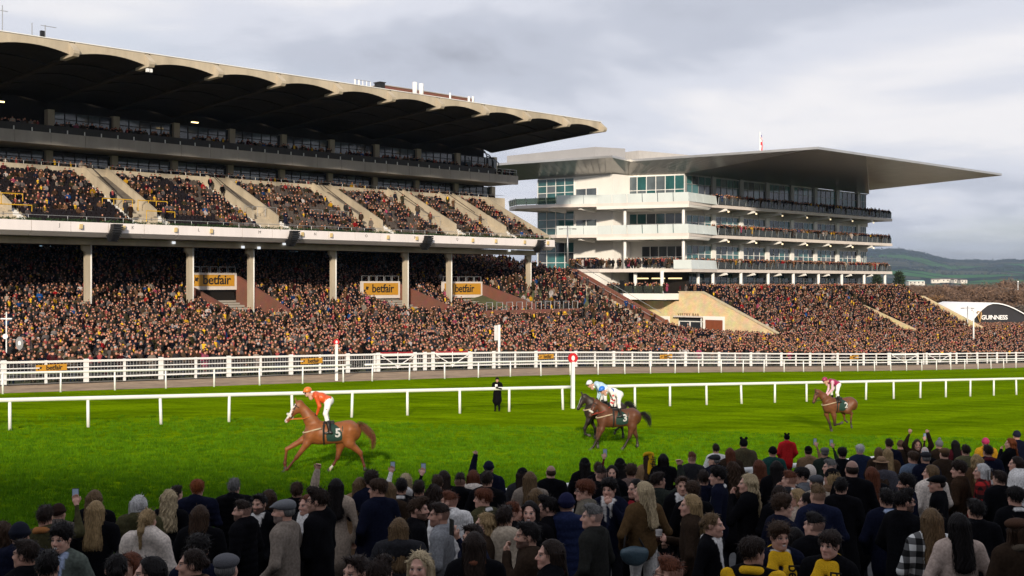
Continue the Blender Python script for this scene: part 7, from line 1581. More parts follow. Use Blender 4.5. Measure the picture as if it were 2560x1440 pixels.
H3['scale'] = .985; H2['scale'] = .985
place(1541, 1124, YW+.16, H3, J3, 'bay racehorse number 3 with white sheepskin noseband', 'rider in white silks with red spots and a blue cap')
place(1513, 1113, YW+.14, dict(H4, scale=.985), J4, 'nearly black racehorse half hidden behind the bay number 3', 'rider in pale blue silks and star cap half hidden behind the blue capped rider', 1.2, .06)
place(2095, 1078, YW+.22, H2, J2, 'small looking bay racehorse number 2 galloping last at the right', 'rider in maroon and pink silks bent over the last horse')
# ------------------------------------------------------------------ the near crowd, one by one
K, N_, CH = (.0045, .0045, .0058), (.0065, .008, .019), (.022, .022, .025)
OL, OG, BR_, DB = (.050, .046, .022), (.085, .10, .085), (.060, .034, .018), (.028, .018, .012)
CR, BE, TA, GR, MA, TU = (.56, .49, .43), (.34, .27, .21), (.20, .125, .07), (.20, .205, .215), (.075, .012, .018), (.20, .165, .135)
WH = (.62, .60, .58); LB = (.35, .42, .58)
hK, hD, hB, hL, hF, hS, hG, hW, hA, hR = (.010, .008, .008), (.022, .014, .011), (.045, .026, .016), (.13, .082, .042), (.30, .205, .10), (.42, .33, .20), (.13, .125, .12), (.52, .51, .50), (.11, .036, .018), (.20, .055, .018)
YS = (.66, .38, .015)
PHONE = MB().hexa([(-.037, -.004, -.075), (.037, -.004, -.075), (.037, .004, -.075), (-.037, .004, -.075), (-.037, -.004, .075), (.037, -.004, .075), (.037, .004, .075), (-.037, .004, .075)]).mesh('case', M('phone_case', (.012, .012, .014), .3)); SCREEN = MB().box(-.033, .033, -.0062, -.0045, -.068, .068).mesh('screen', emit('phone_screen', (.20, .26, .34), .25))
def phone_at(p, yaw, label):
    t = thing('mobile_phone', label, 'phone', p, yaw, 'phones held up in the near crowd'); link('case', PHONE, t); link('screen', SCREEN, t); return t
CUPM = M('clear_plastic_cup', (.55, .52, .50), .15, .05, 5, spec=.6); BEER = M('dark_drink', (.045, .018, .010), .2)
def cup_at(p, label, drink=True):
    t = thing('plastic_cup', label, 'cup', p, 0, 'drinks held in the near crowd'); MB().tube([(0, 0, -.06), (0, 0, .02)], [.030, .036], 12).build('drink', BEER, t, True); MB().tube([(0, 0, .021), (0, 0, .075)], [.037, .041], 12, False).build('cup_rim', CUPM, t, True); MB().tube([(0, 0, .01), (0, 0, .022)], [.0375, .0375], 12).build('foam', M('drink_foam', (.6, .55, .48), .8), t); return t
FG = []
def fp(x, y, yaw, hyaw, g, pose, coat, hs, hc, label, Y=0, mir=False, sex=None, phone=None, cup=None, bag=None, scale=None, **k):
    q = (y-HZ)/FPX; Y = (Y or 1.1/(q-.088))*1.18; X = (x-CX)/FPX*Y; z = bank(Y); hgt = CAMZ-q*Y-z+.005
    hgt = min(1.98, max(1.42, hgt)) if scale is None else scale
    sex = sex or ('f' if hs in ('long', 'wavy', 'curlylong', 'pony', 'updo', 'bob', 'bun') else 'm')
    zl = CAMZ-q*Y-hgt+.005
    o = person((X, Y, zl if scale is not None or abs(zl-z) < .25 else z), R(yaw), R(hyaw), hgt, g, pose, coat, hs, hc, label, sex, near=Y < 20, mir=mir, **k)
    if phone:
        m = -1 if mir else 1; p = o.matrix_basis @ Vector((m*.236, -.352, 1.80)); phone_at(p, math.pi+R(yaw)+math.pi, phone)
    if cup:
        m = -1 if mir else 1; p = o.matrix_basis @ Vector((m*.085, -.365, 1.245)); cup_at(p, cup)
    FG.append(o); return o
BK = dict(Y=0)
fp(6, 1305, 15, 10, 'wcoat', 'pocket', BE, 'curlylong', hB, 'woman with long curly brown hair and beige coat cut by the left edge')
fp(50, 1310, 5, 0, 'puffer', 'pocket', N_, None, hD, 'person in dark navy woollen hat and navy jacket low at the far left', hat='beanie', hatc=(.012, .014, .024))
fp(112, 1266, 5, 5, 'coat', 'phone', OL, 'short', hD, 'man in olive coat and orange checked scarf filming with raised phone', mir=True, phone='phone raised at the far left by the man in the orange scarf', scarf=('wrap', (.36, .15, .05)))
fp(147, 1262, 0, -10, 'fleece', 'pocket', (.09, .075, .065), None, hB, 'person in brown ribbed knit with dark brown woollen hat behind the raised phone', Y=12.6, hat='beanie', hatc=(.03, .016, .012))
fp(155, 1315, 172, 168, 'suit', 'pocket', OG, 'curly', hK, 'smiling young man with moustache facing us in grey green coat over blue shirt', smile=True, shirt=LB, beard=0, Y=9.4)
fp(118, 1380, 0, 10, 'jacket', 'pocket', K, 'short', hK, 'dark haired head seen from behind at the lower left, in front of the smiling man', Y=7.9)
fp(66, 1352, 60, 80, 'coat', 'pocket', K, 'short', hD, 'pale face in profile half hidden behind the olive coat')
fp(237, 1226, -5, -5, 'coat', 'pocket', K, 'long', hL, 'woman with long brown blonde hair in black coat at the left rail')
fp(240, 1253, 0, 0, 'coat', 'pocket', K, 'long', hF, 'woman with very long straight blonde hair in black coat, nearer one of the two')
fp(348, 1239, -5, -10, 'puffer', 'pocket', OL, 'bob', hW, 'white haired woman in olive hooded coat at the left rail')
fp(369, 1274, -8, -12, 'fleece', 'cup', CR, 'pony', hF, 'blonde woman with ponytail and sunglasses on her head in cream fleece coat', cup=None)
fp(423, 1225, 0, 5, 'wcoat', 'pocket', K, 'wavy', hS, 'woman with long wavy pale blonde hair in black coat')
fp(440, 1216, -30, -25, 'coat', 'pocket', N_, 'short', hD, 'dark haired man in navy coat partly behind the wavy blonde woman', Y=14.6)
fp(493, 1202, 0, 5, 'puffer', 'front', N_, 'bowl', hR, 'ginger haired boy in navy jacket clapping at the rail', Y=14.0)
fp(585, 1198, 8, 0, 'puffer', 'front', K, 'short', hG, 'stocky man with greying dark hair in black puffer jacket clapping')
fp(500, 1264, 0, 0, 'coat', 'pocket', K, 'long', hB, 'woman with long brown hair and black bow in dark coat')
fp(608, 1253, 75, 88, 'puffer', 'pocket', K, 'fade', hD, 'bearded man in black puffer jacket in profile facing left', beard=1, Y=11.8)
fp(649, 1236, 165, 160, 'coat', 'pocket', K, 'short', hK, 'bearded man shouting towards us behind the black puffer jacket', beard=1, shirt=WH, Y=12.6)
fp(495, 1344, 10, 20, 'jacket', 'pocket', N_, 'curly', hK, 'dark curly head from behind low down left of the grey flat cap')
fp(291, 1385, 10, 20, 'coat', 'pocket', K, 'bun', hK, 'woman with dark hair in a claw clip at the bottom left', Y=7.8)
fp(325, 1383, 165, 150, 'coat', 'pocket', DB, 'bob', hA, 'smiling woman with auburn hair at the bottom left', smile=True, Y=8.6)
fp(376, 1394, 100, 112, 'coat', 'pocket', K, 'long', hK, 'woman with long black hair in profile at the bottom left', Y=7.6)
fp(482, 1373, 85, 100, 'coat', 'pocket', DB, 'bun', hD, 'smiling woman with dark hair tied up and brown fur collar', smile=True, scarf=('wrap', (.10, .05, .03)), Y=8.1)
fp(567, 1385, 5, -10, 'coat', 'pocket', N_, 'short', hG, 'man in grey flat cap from behind at the bottom edge', hat='flatcap', hatc=(.11, .11, .12), Y=7.8)
fp(673, 1225, -10, -10, 'coat', 'pocket', K, 'bob', hB, 'woman with brown bobbed hair and white collar in dark coat', shirt=WH)
fp(711, 1250, 75, 85, 'jacket', 'pocket', TU, 'fade', hG, 'grey bearded man in grey flat cap and taupe jacket facing left', beard=1, hat='flatcap', hatc=(.15, .155, .165), Y=10.8)
fp(742, 1206, 0, 0, 'coat', 'pocket', K, 'updo', hB, 'woman with brown hair pinned up in black coat at the rail')
fp(796, 1223, 75, 82, 'coat', 'cup', K, 'quiff', hD, 'tall dark haired man with glasses in long black coat facing left', glasses=True, Y=11.2, beard=2)
fp(768, 1238, 150, 140, 'coat', 'cup', K, 'bob', hA, 'smiling person with white neckerchief behind the man with glasses', smile=True, shirt=WH, Y=12.4, cup='clear glass held in front of the white neckerchief')
fp(840, 1197, 0, 5, 'wcoat', 'fistL', BE, 'long', hK, 'woman with long dark hair in beige coat raising a fist beside the chestnut horse', Y=13.9, mir=True)
fp(900, 1194, 0, 0, 'coat', 'pocket', TA, 'long', hL, 'woman with long light brown hair in tan coat at the rail')
fp(928, 1181, 0, 0, 'coat', 'pocket', N_, 'curly', hD, 'curly dark haired man in navy coat at the rail', Y=14.6)
fp(946, 1200, 40, 80, 'coat', 'pocket', N_, 'bowl', hB, 'young man with brown fringe looking left in navy coat', Y=13.2)
fp(972, 1206, -5, 0, 'coat', 'pocket', DB, 'long', hL, 'woman with light brown hair half hidden behind the young man with the fringe', Y=13.9)
fp(1003, 1198, -5, 5, 'suit', 'pocket', K, 'short', hK, 'dark haired man with white collar in black coat seen from behind', shirt=WH)
fp(1014, 1184, 0, 0, 'fleece', 'phone', WH, 'bob', hS, 'blonde woman in white jumper filming with a phone', phone='phone raised by the blonde woman in the white jumper', Y=15.6)
fp(1047, 1203, 0, -5, 'coat', 'pocket', K, 'short', hD, 'short haired person in dark coat right of the white jumper', Y=14.2)
fp(1085, 1212, -5, 0, 'coat', 'pocket', K, 'curlylong', hD, 'woman with long dark curls in black coat')
fp(1093, 1189, 0, 10, 'jacket', 'phone', K, 'short', hB, 'brown haired man filming with raised phone beside the dark curls', phone='phone raised left of the woman with long dark curls', shirt=WH, Y=15.2)
fp(1110, 1177, 0, 0, 'coat', 'pocket', K, 'long', hD, 'tall dark long haired woman at the rail in the middle')
fp(1150, 1185, -5, -5, 'puffer', 'pocket', K, 'fade', hD, 'man with faded haircut in black hooded jacket from behind')
fp(1183, 1176, 0, 0, 'fleece', 'pocket', CR, 'bob', hA, 'auburn haired woman in white coat at the rail')
fp(1217, 1180, -10, -10, 'coat', 'pocket', K, 'short', hD, 'dark haired man in black coat right of the white coat', Y=14.9)
fp(1222, 1155, -10, -10, 'puffer', 'fistR', N_, None, hD, 'person in navy woollen hat and navy jacket raising a fist', hat='beanie', hatc=(.010, .012, .028))
fp(1044, 1247, -80, -95, 'jacket', 'pocket', K, 'quiff', hB, 'bearded man in black zipped jacket in profile facing right', beard=1, Y=11.6)
fp(1101, 1260, 80, 92, 'jacket', 'pocket', GR, 'fade', hD, 'man in grey wool jacket with faded dark hair facing left', Y=10.9, beard=2)
fp(1124, 1231, 30, 70, 'puffer', 'pocket', WH, 'fade', hA, 'man in white padded jacket with short auburn hair', Y=12.4)
fp(1209, 1224, 50, 85, 'suit', 'pocket', OL, 'bowl', hA, 'young man in olive jacket with white collar and brown fringe facing left', shirt=WH)
fp(1214, 1284, 85, 95, 'coat', 'pocket', DB, 'wavy', hF, 'woman with wavy fair hair in profile facing left', Y=10.6)
fp(998, 1296, 0, -5, 'puffer', 'pocket', CH, 'long', hL, 'woman with long light brown hair in dark quilted jacket from behind', Y=10.4)
fp(1183, 1313, 120, 140, 'coat', 'phone', N_, 'short', hD, 'dark haired man lifting a phone to his face', phone='phone held up before the face of the dark haired man', Y=9.6)
fp(1186, 1331, 0, 0, 'coat', 'pocket', K, 'long', hD, 'woman with dark long hair and red tartan scarf from behind', scarf=('wrap', (.16, .06, .035)), Y=9.0)
fp(1049, 1380, 175, 165, 'coat', 'pocket', BE, 'bob', hS, 'blonde woman facing us in beige coat at the bottom edge', sex='f', Y=8.0)
fp(892, 1391, 150, 140, 'coat', 'pocket', K, 'short', hD, 'man with dark brown hair facing us at the bottom edge', Y=7.7)
fp(949, 1400, -20, -30, 'coat', 'pocket', K, 'quiff', hD, 'dark haired man turned away at the bottom edge', Y=7.4)
fp(1262, 1267, 0, -20, 'fleece', 'pocket', (.40, .33, .25), 'short', hD, 'dark haired person in beige fleece with black hood from behind', Y=10.6)
fp(1283, 1254, -60, -80, 'coat', 'pocket', K, 'bun', hA, 'laughing woman with dark red hair in profile facing right', smile=True, Y=11.4)
fp(1325, 1254, 165, 170, 'coat', 'cup', K, 'long', hK, 'smiling woman with long dark hair facing us with a drink', smile=True, Y=11.4, cup='small glass held by the dark haired woman facing us')
fp(1371, 1243, 70, 80, 'coat', 'pocket', K, 'quiff', hK, 'dark bearded man in black coat facing left', beard=2, Y=11.6)
fp(1416, 1236, 0, 0, 'puffer', 'pocket', (.014, .02, .055), None, hD, 'person in navy woollen hat with pale grey hood over navy puffer jacket', hat='beanie', hatc=(.012, .014, .045), scarf=('wrap', (.27, .30, .36)), Y=11.6)
fp(1464, 1202, 75, 90, 'jacket', 'mouth', (.12, .105, .08), 'bowl', hA, 'person with glasses and brown hair shouting, in olive beige hooded coat', glasses=True, Y=12.8)
fp(1483, 1263, 60, 85, 'jacket', 'pocket', (.020, .020, .018), 'fade', hG, 'older grey haired man in dark jacket in profile facing left', Y=10.6)
fp(1321, 1307, 80, 95, 'jacket', 'mouth', DB, 'short', hK, 'dark haired bearded man in brown coat drinking a pint', beard=1, Y=9.4)
fp(1377, 1351, 85, 100, 'coat', 'cup', K, 'long', hD, 'woman with long dark hair and maroon scarf looking down at a drink', scarf=('wrap', MA), cup='clear plastic cup held by the woman in the maroon scarf', Y=8.5, mir=True)
fp(1306, 1172, 0, 0, 'coat', 'pocket', CH, 'long', hD, 'woman in black woollen hat with dark hair at the rail', hat='beanie', hatc=K, Y=16.2)
fp(1325, 1180, 0, -5, 'coat', 'pocket', TU, 'long', hL, 'woman with long fair brown hair in taupe coat at the rail', Y=15.2)
fp(1339, 1222, 0, 0, 'coat', 'pocket', DB, 'long', hL, 'woman with long brown hair behind the dark haired couple', Y=13.0)
fp(1377, 1164, 0, 10, 'jacket', 'pocket', K, 'bald', hB, 'big balding man in black jacket at the rail')
fp(1462, 1147, 0, 0, 'coat', 'pocket', K, 'long', hK, 'tall person in black woollen hat and black coat at the rail', hat='beanie', hatc=K)
fp(1496, 1157, 5, 0, 'coat', 'pocket', K, 'short', hB, 'brown haired person left of the faded haircut with glasses', Y=18.2)
fp(1503, 1168, -5, 20, 'coat', 'pocket', K, 'fade', hD, 'man with faded haircut and glasses from behind', glasses=True, Y=15.6)
fp(1530, 1164, 170, 175, 'coat', 'pocket', K, 'long', hK, 'smiling woman with long dark hair facing us near the rail', smile=True, Y=16.8)
fp(1550, 1148, 0, 0, 'coat', 'phone', MA, 'long', hK, 'person in black woollen hat holding a phone high', hat='beanie', hatc=K, phone='phone held high left of the yellow headband', mir=False, Y=18)
fp(1578, 1164, 0, -5, 'jacket', 'pocket', (.17, .115, .10), 'curly', hB, 'man with brown curls in dusty pink jacket from behind')
fp(1523, 1200, 165, 155, 'suit', 'mouth', N_, 'curly', hK, 'young man in dark suit and white shirt with hand at his mouth', shirt=WH, Y=13.4)
o77 = fp(1608, 1205, 20, 55, 'slim', 'pocket', (.085, .05, .022), 'long', hS, 'blonde woman in brown suede jacket and wide white jeans', trousers=(.60, .58, .55), Y=12.6)
fp(1590, 1199, 140, 120, 'coat', 'pocket', K, 'long', hK, 'woman with dark hair and red scarf behind the suede jacket', scarf=('wrap', (.32, .02, .03)), Y=13.6)
fp(1621, 1133, 0, 0, 'coat', 'pocket', TA, 'long', hB, 'brown haired woman with yellow betfair scarf tied round her head', Y=20.0)
fp(1658, 1135, 0, 0, 'coat', 'pocket', K, 'bob', hK, 'person with black bobbed hair right of the yellow headband')
fp(1645, 1182, -25, -60, 'jacket', 'fistL', (.022, .026, .022), 'short', hD, 'dark haired man in dark jacket pointing up with one arm', mir=False, Y=14.6)
fp(1706, 1192, 170, 175, 'suit', 'cup', K, 'short', hB, 'young man in dark suit, white shirt and tie facing us', shirt=WH, Y=14.0)
fp(1730, 1132, 0, 15, 'jacket', 'pocket', CH, 'fade', hA, 'man with short ginger brown hair in grey padded gilet')
fp(1786, 1137, 30, 60, 'puffer', 'pocket', N_, 'fade', hG, 'man in dark flat cap with fur collar near the white jumper', hat='flatcap', hatc=(.03, .032, .035), scarf=('wrap', (.14, .10, .06)))
fp(1790, 1111, 0, 0, 'suit', 'pocket', WH, 'short', hD, 'dark haired man in white jumper at the rail', Y=24)
fp(1825, 1120, 0, 0, 'coat', 'pocket', DB, 'long', hA, 'long auburn haired woman right of the white jumper', Y=21.5)
fp(1832, 1155, 0, 5, 'coat', 'pocket', K, 'curlylong', hB, 'woman with long brown curls in dark coat, middle rows', Y=16.6)
fp(1796, 1170, 70, 85, 'suit', 'pocket', N_, 'curly', hK, 'smiling young man with dark curls in navy suit facing left', smile=True, shirt=WH, Y=15.0)
fp(1759, 1177, 0, 0, 'coat', 'pocket', N_, 'short', hD, 'dark haired man in navy coat from behind, left of the smiling suit', Y=15.2)
fp(1732, 1208, 0, 10, 'coat', 'pocket', K, 'curly', hB, 'brown haired head behind the blonde woman in the fur coat', Y=13.6)
fp(1727, 1237, 75, 90, 'wcoat', 'cup', DB, 'long', hF, 'blonde woman in brown fur trimmed coat holding a drink, facing left', scarf=('wrap', (.12, .09, .06)), cup='clear cup with straw held by the blonde woman in brown', mir=True, Y=11.6)
fp(1780, 1283, -120, -110, 'suit', 'pocket', K, 'bun', hL, 'young woman with tied back hair, white collar and black jumper', shirt=WH, sex='f', Y=10.4, smile=True)
fp(1674, 1396, 20, 60, 'jacket', 'pocket', K, 'fade', hA, 'man with short auburn hair and glasses at the bottom edge', glasses=True, Y=7.6)
fp(1871, 1186, 60, 85, 'coat', 'mouth', K, 'wavy', hS, 'woman with wild pale blonde hair in black leather coat', Y=13.6)
fp(1859, 1099, 0, 0, 'fleece', 'pocket', (.06, .05, .03), None, hD, 'child in fluffy dark hat and fur hooded olive coat', hat='fluffy', hatc=K, Y=24)
fp(1932, 1118, 0, 0, 'coat', 'pocket', (.014, .05, .045), None, hD, 'adult in dark woollen hat carrying the child in red', hat='beanie', hatc=K, Y=22)
fp(1967, 1087, 0, 0, 'puffer', 'pocket', (.45, .018, .020), None, hD, 'child in bright red jacket and black hat riding on shoulders', hat='fluffy', hatc=K, Y=22.4, scale=1.18)
fp(2021, 1116, 0, -5, 'jacket', 'phone', TA, 'short', hD, 'person in dark cap and tan jacket filming with a phone', hat='cap', hatc=K, phone='phone raised right of the child in red', mir=True)
fp(2062, 1119, 0, 0, 'coat', 'phone', (.018, .026, .020), 'short', hG, 'man in grey flat cap and dark green coat holding a phone high', hat='flatcap', hatc=(.12, .12, .12), phone='highest raised phone above the grey flat cap', mir=True)
fp(2106, 1122, 0, 0, 'coat', 'pocket', K, 'curly', hK, 'dark curly haired person right of the highest phone')
fp(2150, 1113, -5, 0, 'coat', 'pocket', (.014, .02, .045), 'bowl', hW, 'white haired person in navy coat near the rail')
fp(2197, 1119, 0, 0, 'coat', 'pocket', DB, 'long', hL, 'woman with long light brown hair left of the fair haired one, right side')
fp(2219, 1121, 0, -5, 'coat', 'pocket', BR_, 'long', hF, 'woman with long dark blonde hair behind the tan felt hat')
fp(2203, 1145, 0, 0, 'puffer', 'pocket', (.06, .058, .07), 'long', hB, 'person in tan felt hat with grey purple fur collar', hat='fedora', hatc=(.24, .15, .09), scarf=('wrap', (.10, .09, .14)))
fp(2223, 1098, 0, 0, 'jacket', 'pocket', N_, 'short', hD, 'dark haired man in navy jacket at the rail, right side', Y=24)
fp(2252, 1102, 0, 0, 'coat', 'pocket', DB, None, hD, 'person in patterned knitted hat at the rail, right side', hat='beanie', hatc=(.10, .06, .04))
fp(2293, 1099, 175, 175, 'jacket', 'both', DB, 'bob', hB, 'cheering person facing us with both fists raised', smile=True, Y=24)
fp(2312, 1117, 0, 0, 'coat', 'pocket', K, 'bald', hW, 'bald headed man near the cheering fists', Y=22.5)
fp(2314, 1130, 5, 10, 'coat', 'pocket', N_, 'fade', hG, 'man in dark flat cap below the bald head', hat='flatcap', hatc=(.025, .026, .03), Y=19.4)
fp(2348, 1101, 0, 0, 'coat', 'phone', DB, None, hG, 'person in grey bobble hat with arm and phone raised', hat='bobble', hatc=(.20, .20, .20), phone='pale phone held up above the grey bobble hat')
fp(2361, 1120, 0, 10, 'coat', 'pocket', DB, 'short', hB, 'man in brown tweed cap, right side', hat='flatcap', hatc=(.12, .07, .035), Y=20.4)
fp(2388, 1101, 0, 0, 'coat', 'pocket', MA, 'long', hK, 'woman with long black hair in dark red coat near the rail')
fp(2415, 1113, 0, 0, 'jacket', 'pocket', (.09, .085, .045), 'short', hD, 'dark haired person in khaki jacket, right side', Y=21.5)
fp(2441, 1137, 0, 5, 'coat', 'pocket', BR_, 'wavy', hF, 'woman with wavy dark blonde hair in brown coat, right side', Y=18.4)
fp(2464, 1096, 0, -5, 'puffer', 'pocket', (.55, .28, .02), None, hD, 'person in pink woollen hat and yellow jacket', hat='beanie', hatc=(.55, .05, .14))
fp(2470, 1114, 0, 10, 'coat', 'pocket', N_, 'short', hD, 'dark haired person with maroon scarf in front of the pink hat', scarf=('wrap', MA), Y=20.5)
fp(2526, 1096, 40, 75, 'coat', 'mouth', K, 'curlylong', hR, 'ginger curly haired woman in profile near the right edge', Y=24)
fp(2542, 1078, 0, 0, 'coat', 'pocket', N_, None, hD, 'person in navy woollen hat and blue coat at the far right rail', hat='beanie', hatc=(.014, .016, .03), Y=27)
fp(2541, 1142, 70, 80, 'fleece', 'cup', WH, 'long', hD, 'woman with long dark hair in white jumper at the right edge', cup='clear cup held by the woman in the white jumper at the right edge', mir=True, Y=17.6)
fp(2455, 1160, 60, 75, 'coat', 'pocket', (.2, .02, .02), 'bob', hW, 'white haired woman in red and black checked coat', mat='T', Y=16.2)
fp(2399, 1156, 50, 70, 'jacket', 'pocket', (.035, .02, .012), 'curly', hD, 'man with dark curls in brown leather jacket', Y=16.4)
fp(2344, 1189, 70, 85, 'coat', 'pocket', K, 'short', hD, 'man in black cap and black coat in profile facing left', hat='flatcap', hatc=K, Y=14.4)
fp(2327, 1163, 20, 60, 'fleece', 'pocket', CR, 'long', hL, 'woman with long hair in cream fleece jacket, right side', Y=16.0)
fp(2283, 1130, 0, 20, 'suit', 'pocket', (.09, .12, .17), 'bowl', hB, 'brown haired man in grey blue jacket from behind', Y=19.5)
fp(2267, 1189, 60, 80, 'coat', 'pocket', N_, 'curly', hK, 'tall man with dark curls and beard in navy coat', beard=1, Y=14.2)
fp(2130, 1151, 0, 0, 'coat', 'pocket', K, 'bald', hD, 'very tall balding man in long black coat from behind', Y=14.6)
fp(2076, 1150, 60, 85, 'coat', 'pocket', OL, 'fade', hG, 'grey haired man in dark green coat in profile', Y=17.2)
fp(2079, 1174, 20, 40, 'fleece', 'pocket', (.14, .085, .05), 'long', hF, 'blonde woman in black woollen hat and brown fur coat', hat='beanie', hatc=K, Y=15.0)
fp(2041, 1188, 10, 20, 'jacket', 'pocket', (.36, .31, .25), 'fade', hB, 'man in grey flat cap and cream jacket from behind', hat='flatcap', hatc=(.07, .072, .08), Y=14.6)
fp(2005, 1171, 70, 85, 'coat', 'pocket', (.10, .105, .115), 'bowl', hK, 'young dark haired man in grey coat facing left', Y=15.6)
fp(1975, 1179, 30, 50, 'suit', 'mouth', CH, 'fade', hA, 'man with short ginger brown hair in grey suit, white collar', shirt=WH, Y=14.8)
fp(2024, 1163, 0, 0, 'fleece', 'pocket', CR, None, hB, 'person under a cream fleece hood', hat='hood', hatc=CR, Y=16.6)
fp(1992, 1223, 80, 90, 'coat', 'pocket', BE, 'long', hF, 'blonde woman with patterned scarf in beige coat facing left', scarf=('wrap', (.20, .07, .05)), Y=12.8)
fp(2045, 1214, 0, 20, 'coat', 'pocket', (.010, .013, .032), 'fade', hL, 'man with cropped fair hair in navy overcoat from behind', Y=12.4)
fp(1954, 1240, -70, -95, 'coat', 'pocket', N_, 'curly', hB, 'smiling young man in navy overcoat and tie looking right', smile=True, shirt=LB, Y=11.6)
fp(2020, 1232, 60, 60, 'coat', 'pocket', K, 'bun', hK, 'dark haired person between the blonde woman and the navy overcoat', Y=12.6)
fp(2037, 1285, 10, 45, 'jacket', 'pocket', K, 'fade', hK, 'man with black faded hair in black jacket from behind', Y=10.2)
VT = (R(90), R(90), 0)
fp(1948, 1311, 175, -165, 'suit', 'pocket', N_, 'curly', hB, 'young man facing us with yellow betfair scarf hanging over suit and tie', shirt=WH, smile=True, Y=9.7, scarf=('front', YS, [(.105, -.215, 1.22, VT)]))
fp(1882, 1348, -20, -60, 'coat', 'pocket', K, 'bowl', hD, 'man turned away with yellow betfair scarf across his shoulders', Y=8.6, scarf=('back', YS, [(-.10, .195, 1.36, (R(80), 0, R(180)))]))
fp(2075, 1330, 150, 140, 'coat', 'pocket', K, 'bowl', hD, 'young man looking aside with yellow betfair scarf over black coat', Y=9.2, scarf=('front', YS, [(.105, -.215, 1.25, VT)]))
fp(1986, 1320, 0, 10, 'coat', 'pocket', K, 'long', hK, 'dark haired woman hidden behind the yellow scarves', Y=10.4)
fp(1948, 1214, 10, 10, 'coat', 'pocket', K, 'bob', hD, 'dark haired person left of the blonde woman in beige', Y=13.4)
fp(2328, 1272, 0, -5, 'jacket', 'pocket', (.3, .3, .3), 'long', hL, 'woman with long brown blonde hair and scrunchie in black and white checked coat', mat='G', Y=10.2)
fp(2395, 1284, 0, 5, 'wcoat', 'pocket', (.42, .33, .28), 'long', hK, 'woman with very long dark hair in pale pink beige coat', Y=9.9)
fp(2260, 1227, -60, -80, 'coat', 'pocket', K, 'quiff', hK, 'bearded man with glasses in black coat facing right', beard=1, glasses=True, Y=11.6)
fp(2217, 1223, 0, 5, 'suit', 'pocket', N_, 'short', hK, 'dark haired man with pale blue collar in navy suit from behind', shirt=LB, Y=12.4)
fp(2539, 1220, 0, 10, 'suit', 'pocket', K, 'bowl', hK, 'dark haired man in black suit with white collar at the right edge', shirt=WH, Y=12.6)
fp(2545, 1297, 5, 10, 'coat', 'pocket', DB, 'bob', hB, 'person in brown beret with fur collar at the right edge', hat='beret', hatc=(.06, .03, .018), scarf=('wrap', (.09, .07, .05)), Y=9.6)
fp(1897, 1150, 0, 10, 'coat', 'pocket', DB, 'long', hA, 'woman with long auburn hair below the red jacket', Y=17)
fp(1941, 1153, 0, 0, 'coat', 'pocket', K, 'long', hK, 'woman with long black hair below the red jacket', Y=16.6)
fp(2103, 1196, -10, -20, 'coat', 'pocket', K, 'short', hK, 'dark haired person behind the tall black coat', Y=13.9)
fp(2178, 1168, 0, 10, 'coat', 'pocket', K, 'long', hA, 'woman with reddish dark hair right of the tall black coat', Y=15.8)
fp(2500, 1178, 10, 30, 'coat', 'pocket', K, 'short', hD, 'dark coated person between the checked coat and the white jumper', Y=15.4)
fp(2440, 1250, 0, 10, 'coat', 'pocket', K, 'short', hK, 'dark haired person in black right of the long dark hair', Y=11.4)
# headband scarf, sunglasses, bag and the photographer on the turf
hb = [o for o in FG if 'tied round her head' in o['label']][0]
P_ = [cap((-.085, .03, 1.685), (.085, .03, 1.685), .02, .02, .02), ring((0, .018, 1.70), .092, .020, .02, 0, (1, .86, .6), .35), cap((-.05, .10, 1.68), (-.10, .135, 1.40), .045, .055, .02, 0, (1, 2.2, 1)), cap((-.03, .10, 1.68), (-.01, .14, 1.38), .045, .055, .02, 0, (1, 2.2, 1))]
V, Q, _ = grow(P_, .013, mod=folds(.003, 2)); q = link('scarf', np_mesh('scarf', V, Q, [SCARFM], True), hb); q.color = (*YS, 1); l = link('lettering', SCARFT, q, (-.08, .172, 1.53)); l.rotation_euler = (R(90), R(-90), R(180))
sg = [o for o in FG if 'sunglasses on her head' in o['label']][0]; g = link('sunglasses', glasses_mesh(), sg); g.location = (0, .035, 1.59); g.scale = (1.15, 1, 1.25)
BLUEB = M('teal_leather_bag', (.06, .10, .125), .4, .15, 6, .2)
def bag():
    X, Y, Z = o77.location; t = thing('handbag', 'teal blue leather shoulder bag of the woman in white jeans', 'bag', (X-.13, Y-.22, Z+.86), .3)
    V, Q, _ = grow([ell((0, 0, .12), (.17, .065, .12), .03), cap((-.13, 0, .17), (.13, 0, .17), .05, .05, .04)], .02, mod=folds(.006, 4)); link('pouch', np_mesh('pouch', V, Q, [BLUEB], True), t)
    MB().tube([(-.14, 0, .2), (-.10, .06, .36), (-.02, .14, .50), (.06, .12, .40), (.14, 0, .2)], .012, 6).build('strap', DARKFRAME, t, True)
bag()
X, Y = ground_px(1243, 1028)
person((X, Y, float(terrain(X, Y))), R(178), R(178), 1.72, 'coat', 'front', K, 'short', hD, 'photographer in black coat, trousers and woollen hat standing behind the running rail', trousers=K, hat='beanie', hatc=K, near=False, group='people on the course')
t = thing('camera', 'small camera with white paper held at the chest of the person on the turf', 'camera', (X, Y-.36, float(terrain(X, Y))+1.24)); MB().box(-.07, .07, -.04, .04, -.05, .05).build('camera_body', BLACKP, t); MB().tube([(0, -.04, 0), (0, -.12, 0)], .035, 10).build('lens', BLACKP, t, True); MB().box(-.10, .02, .0, .01, .03, .16).build('paper', WHITE, t)
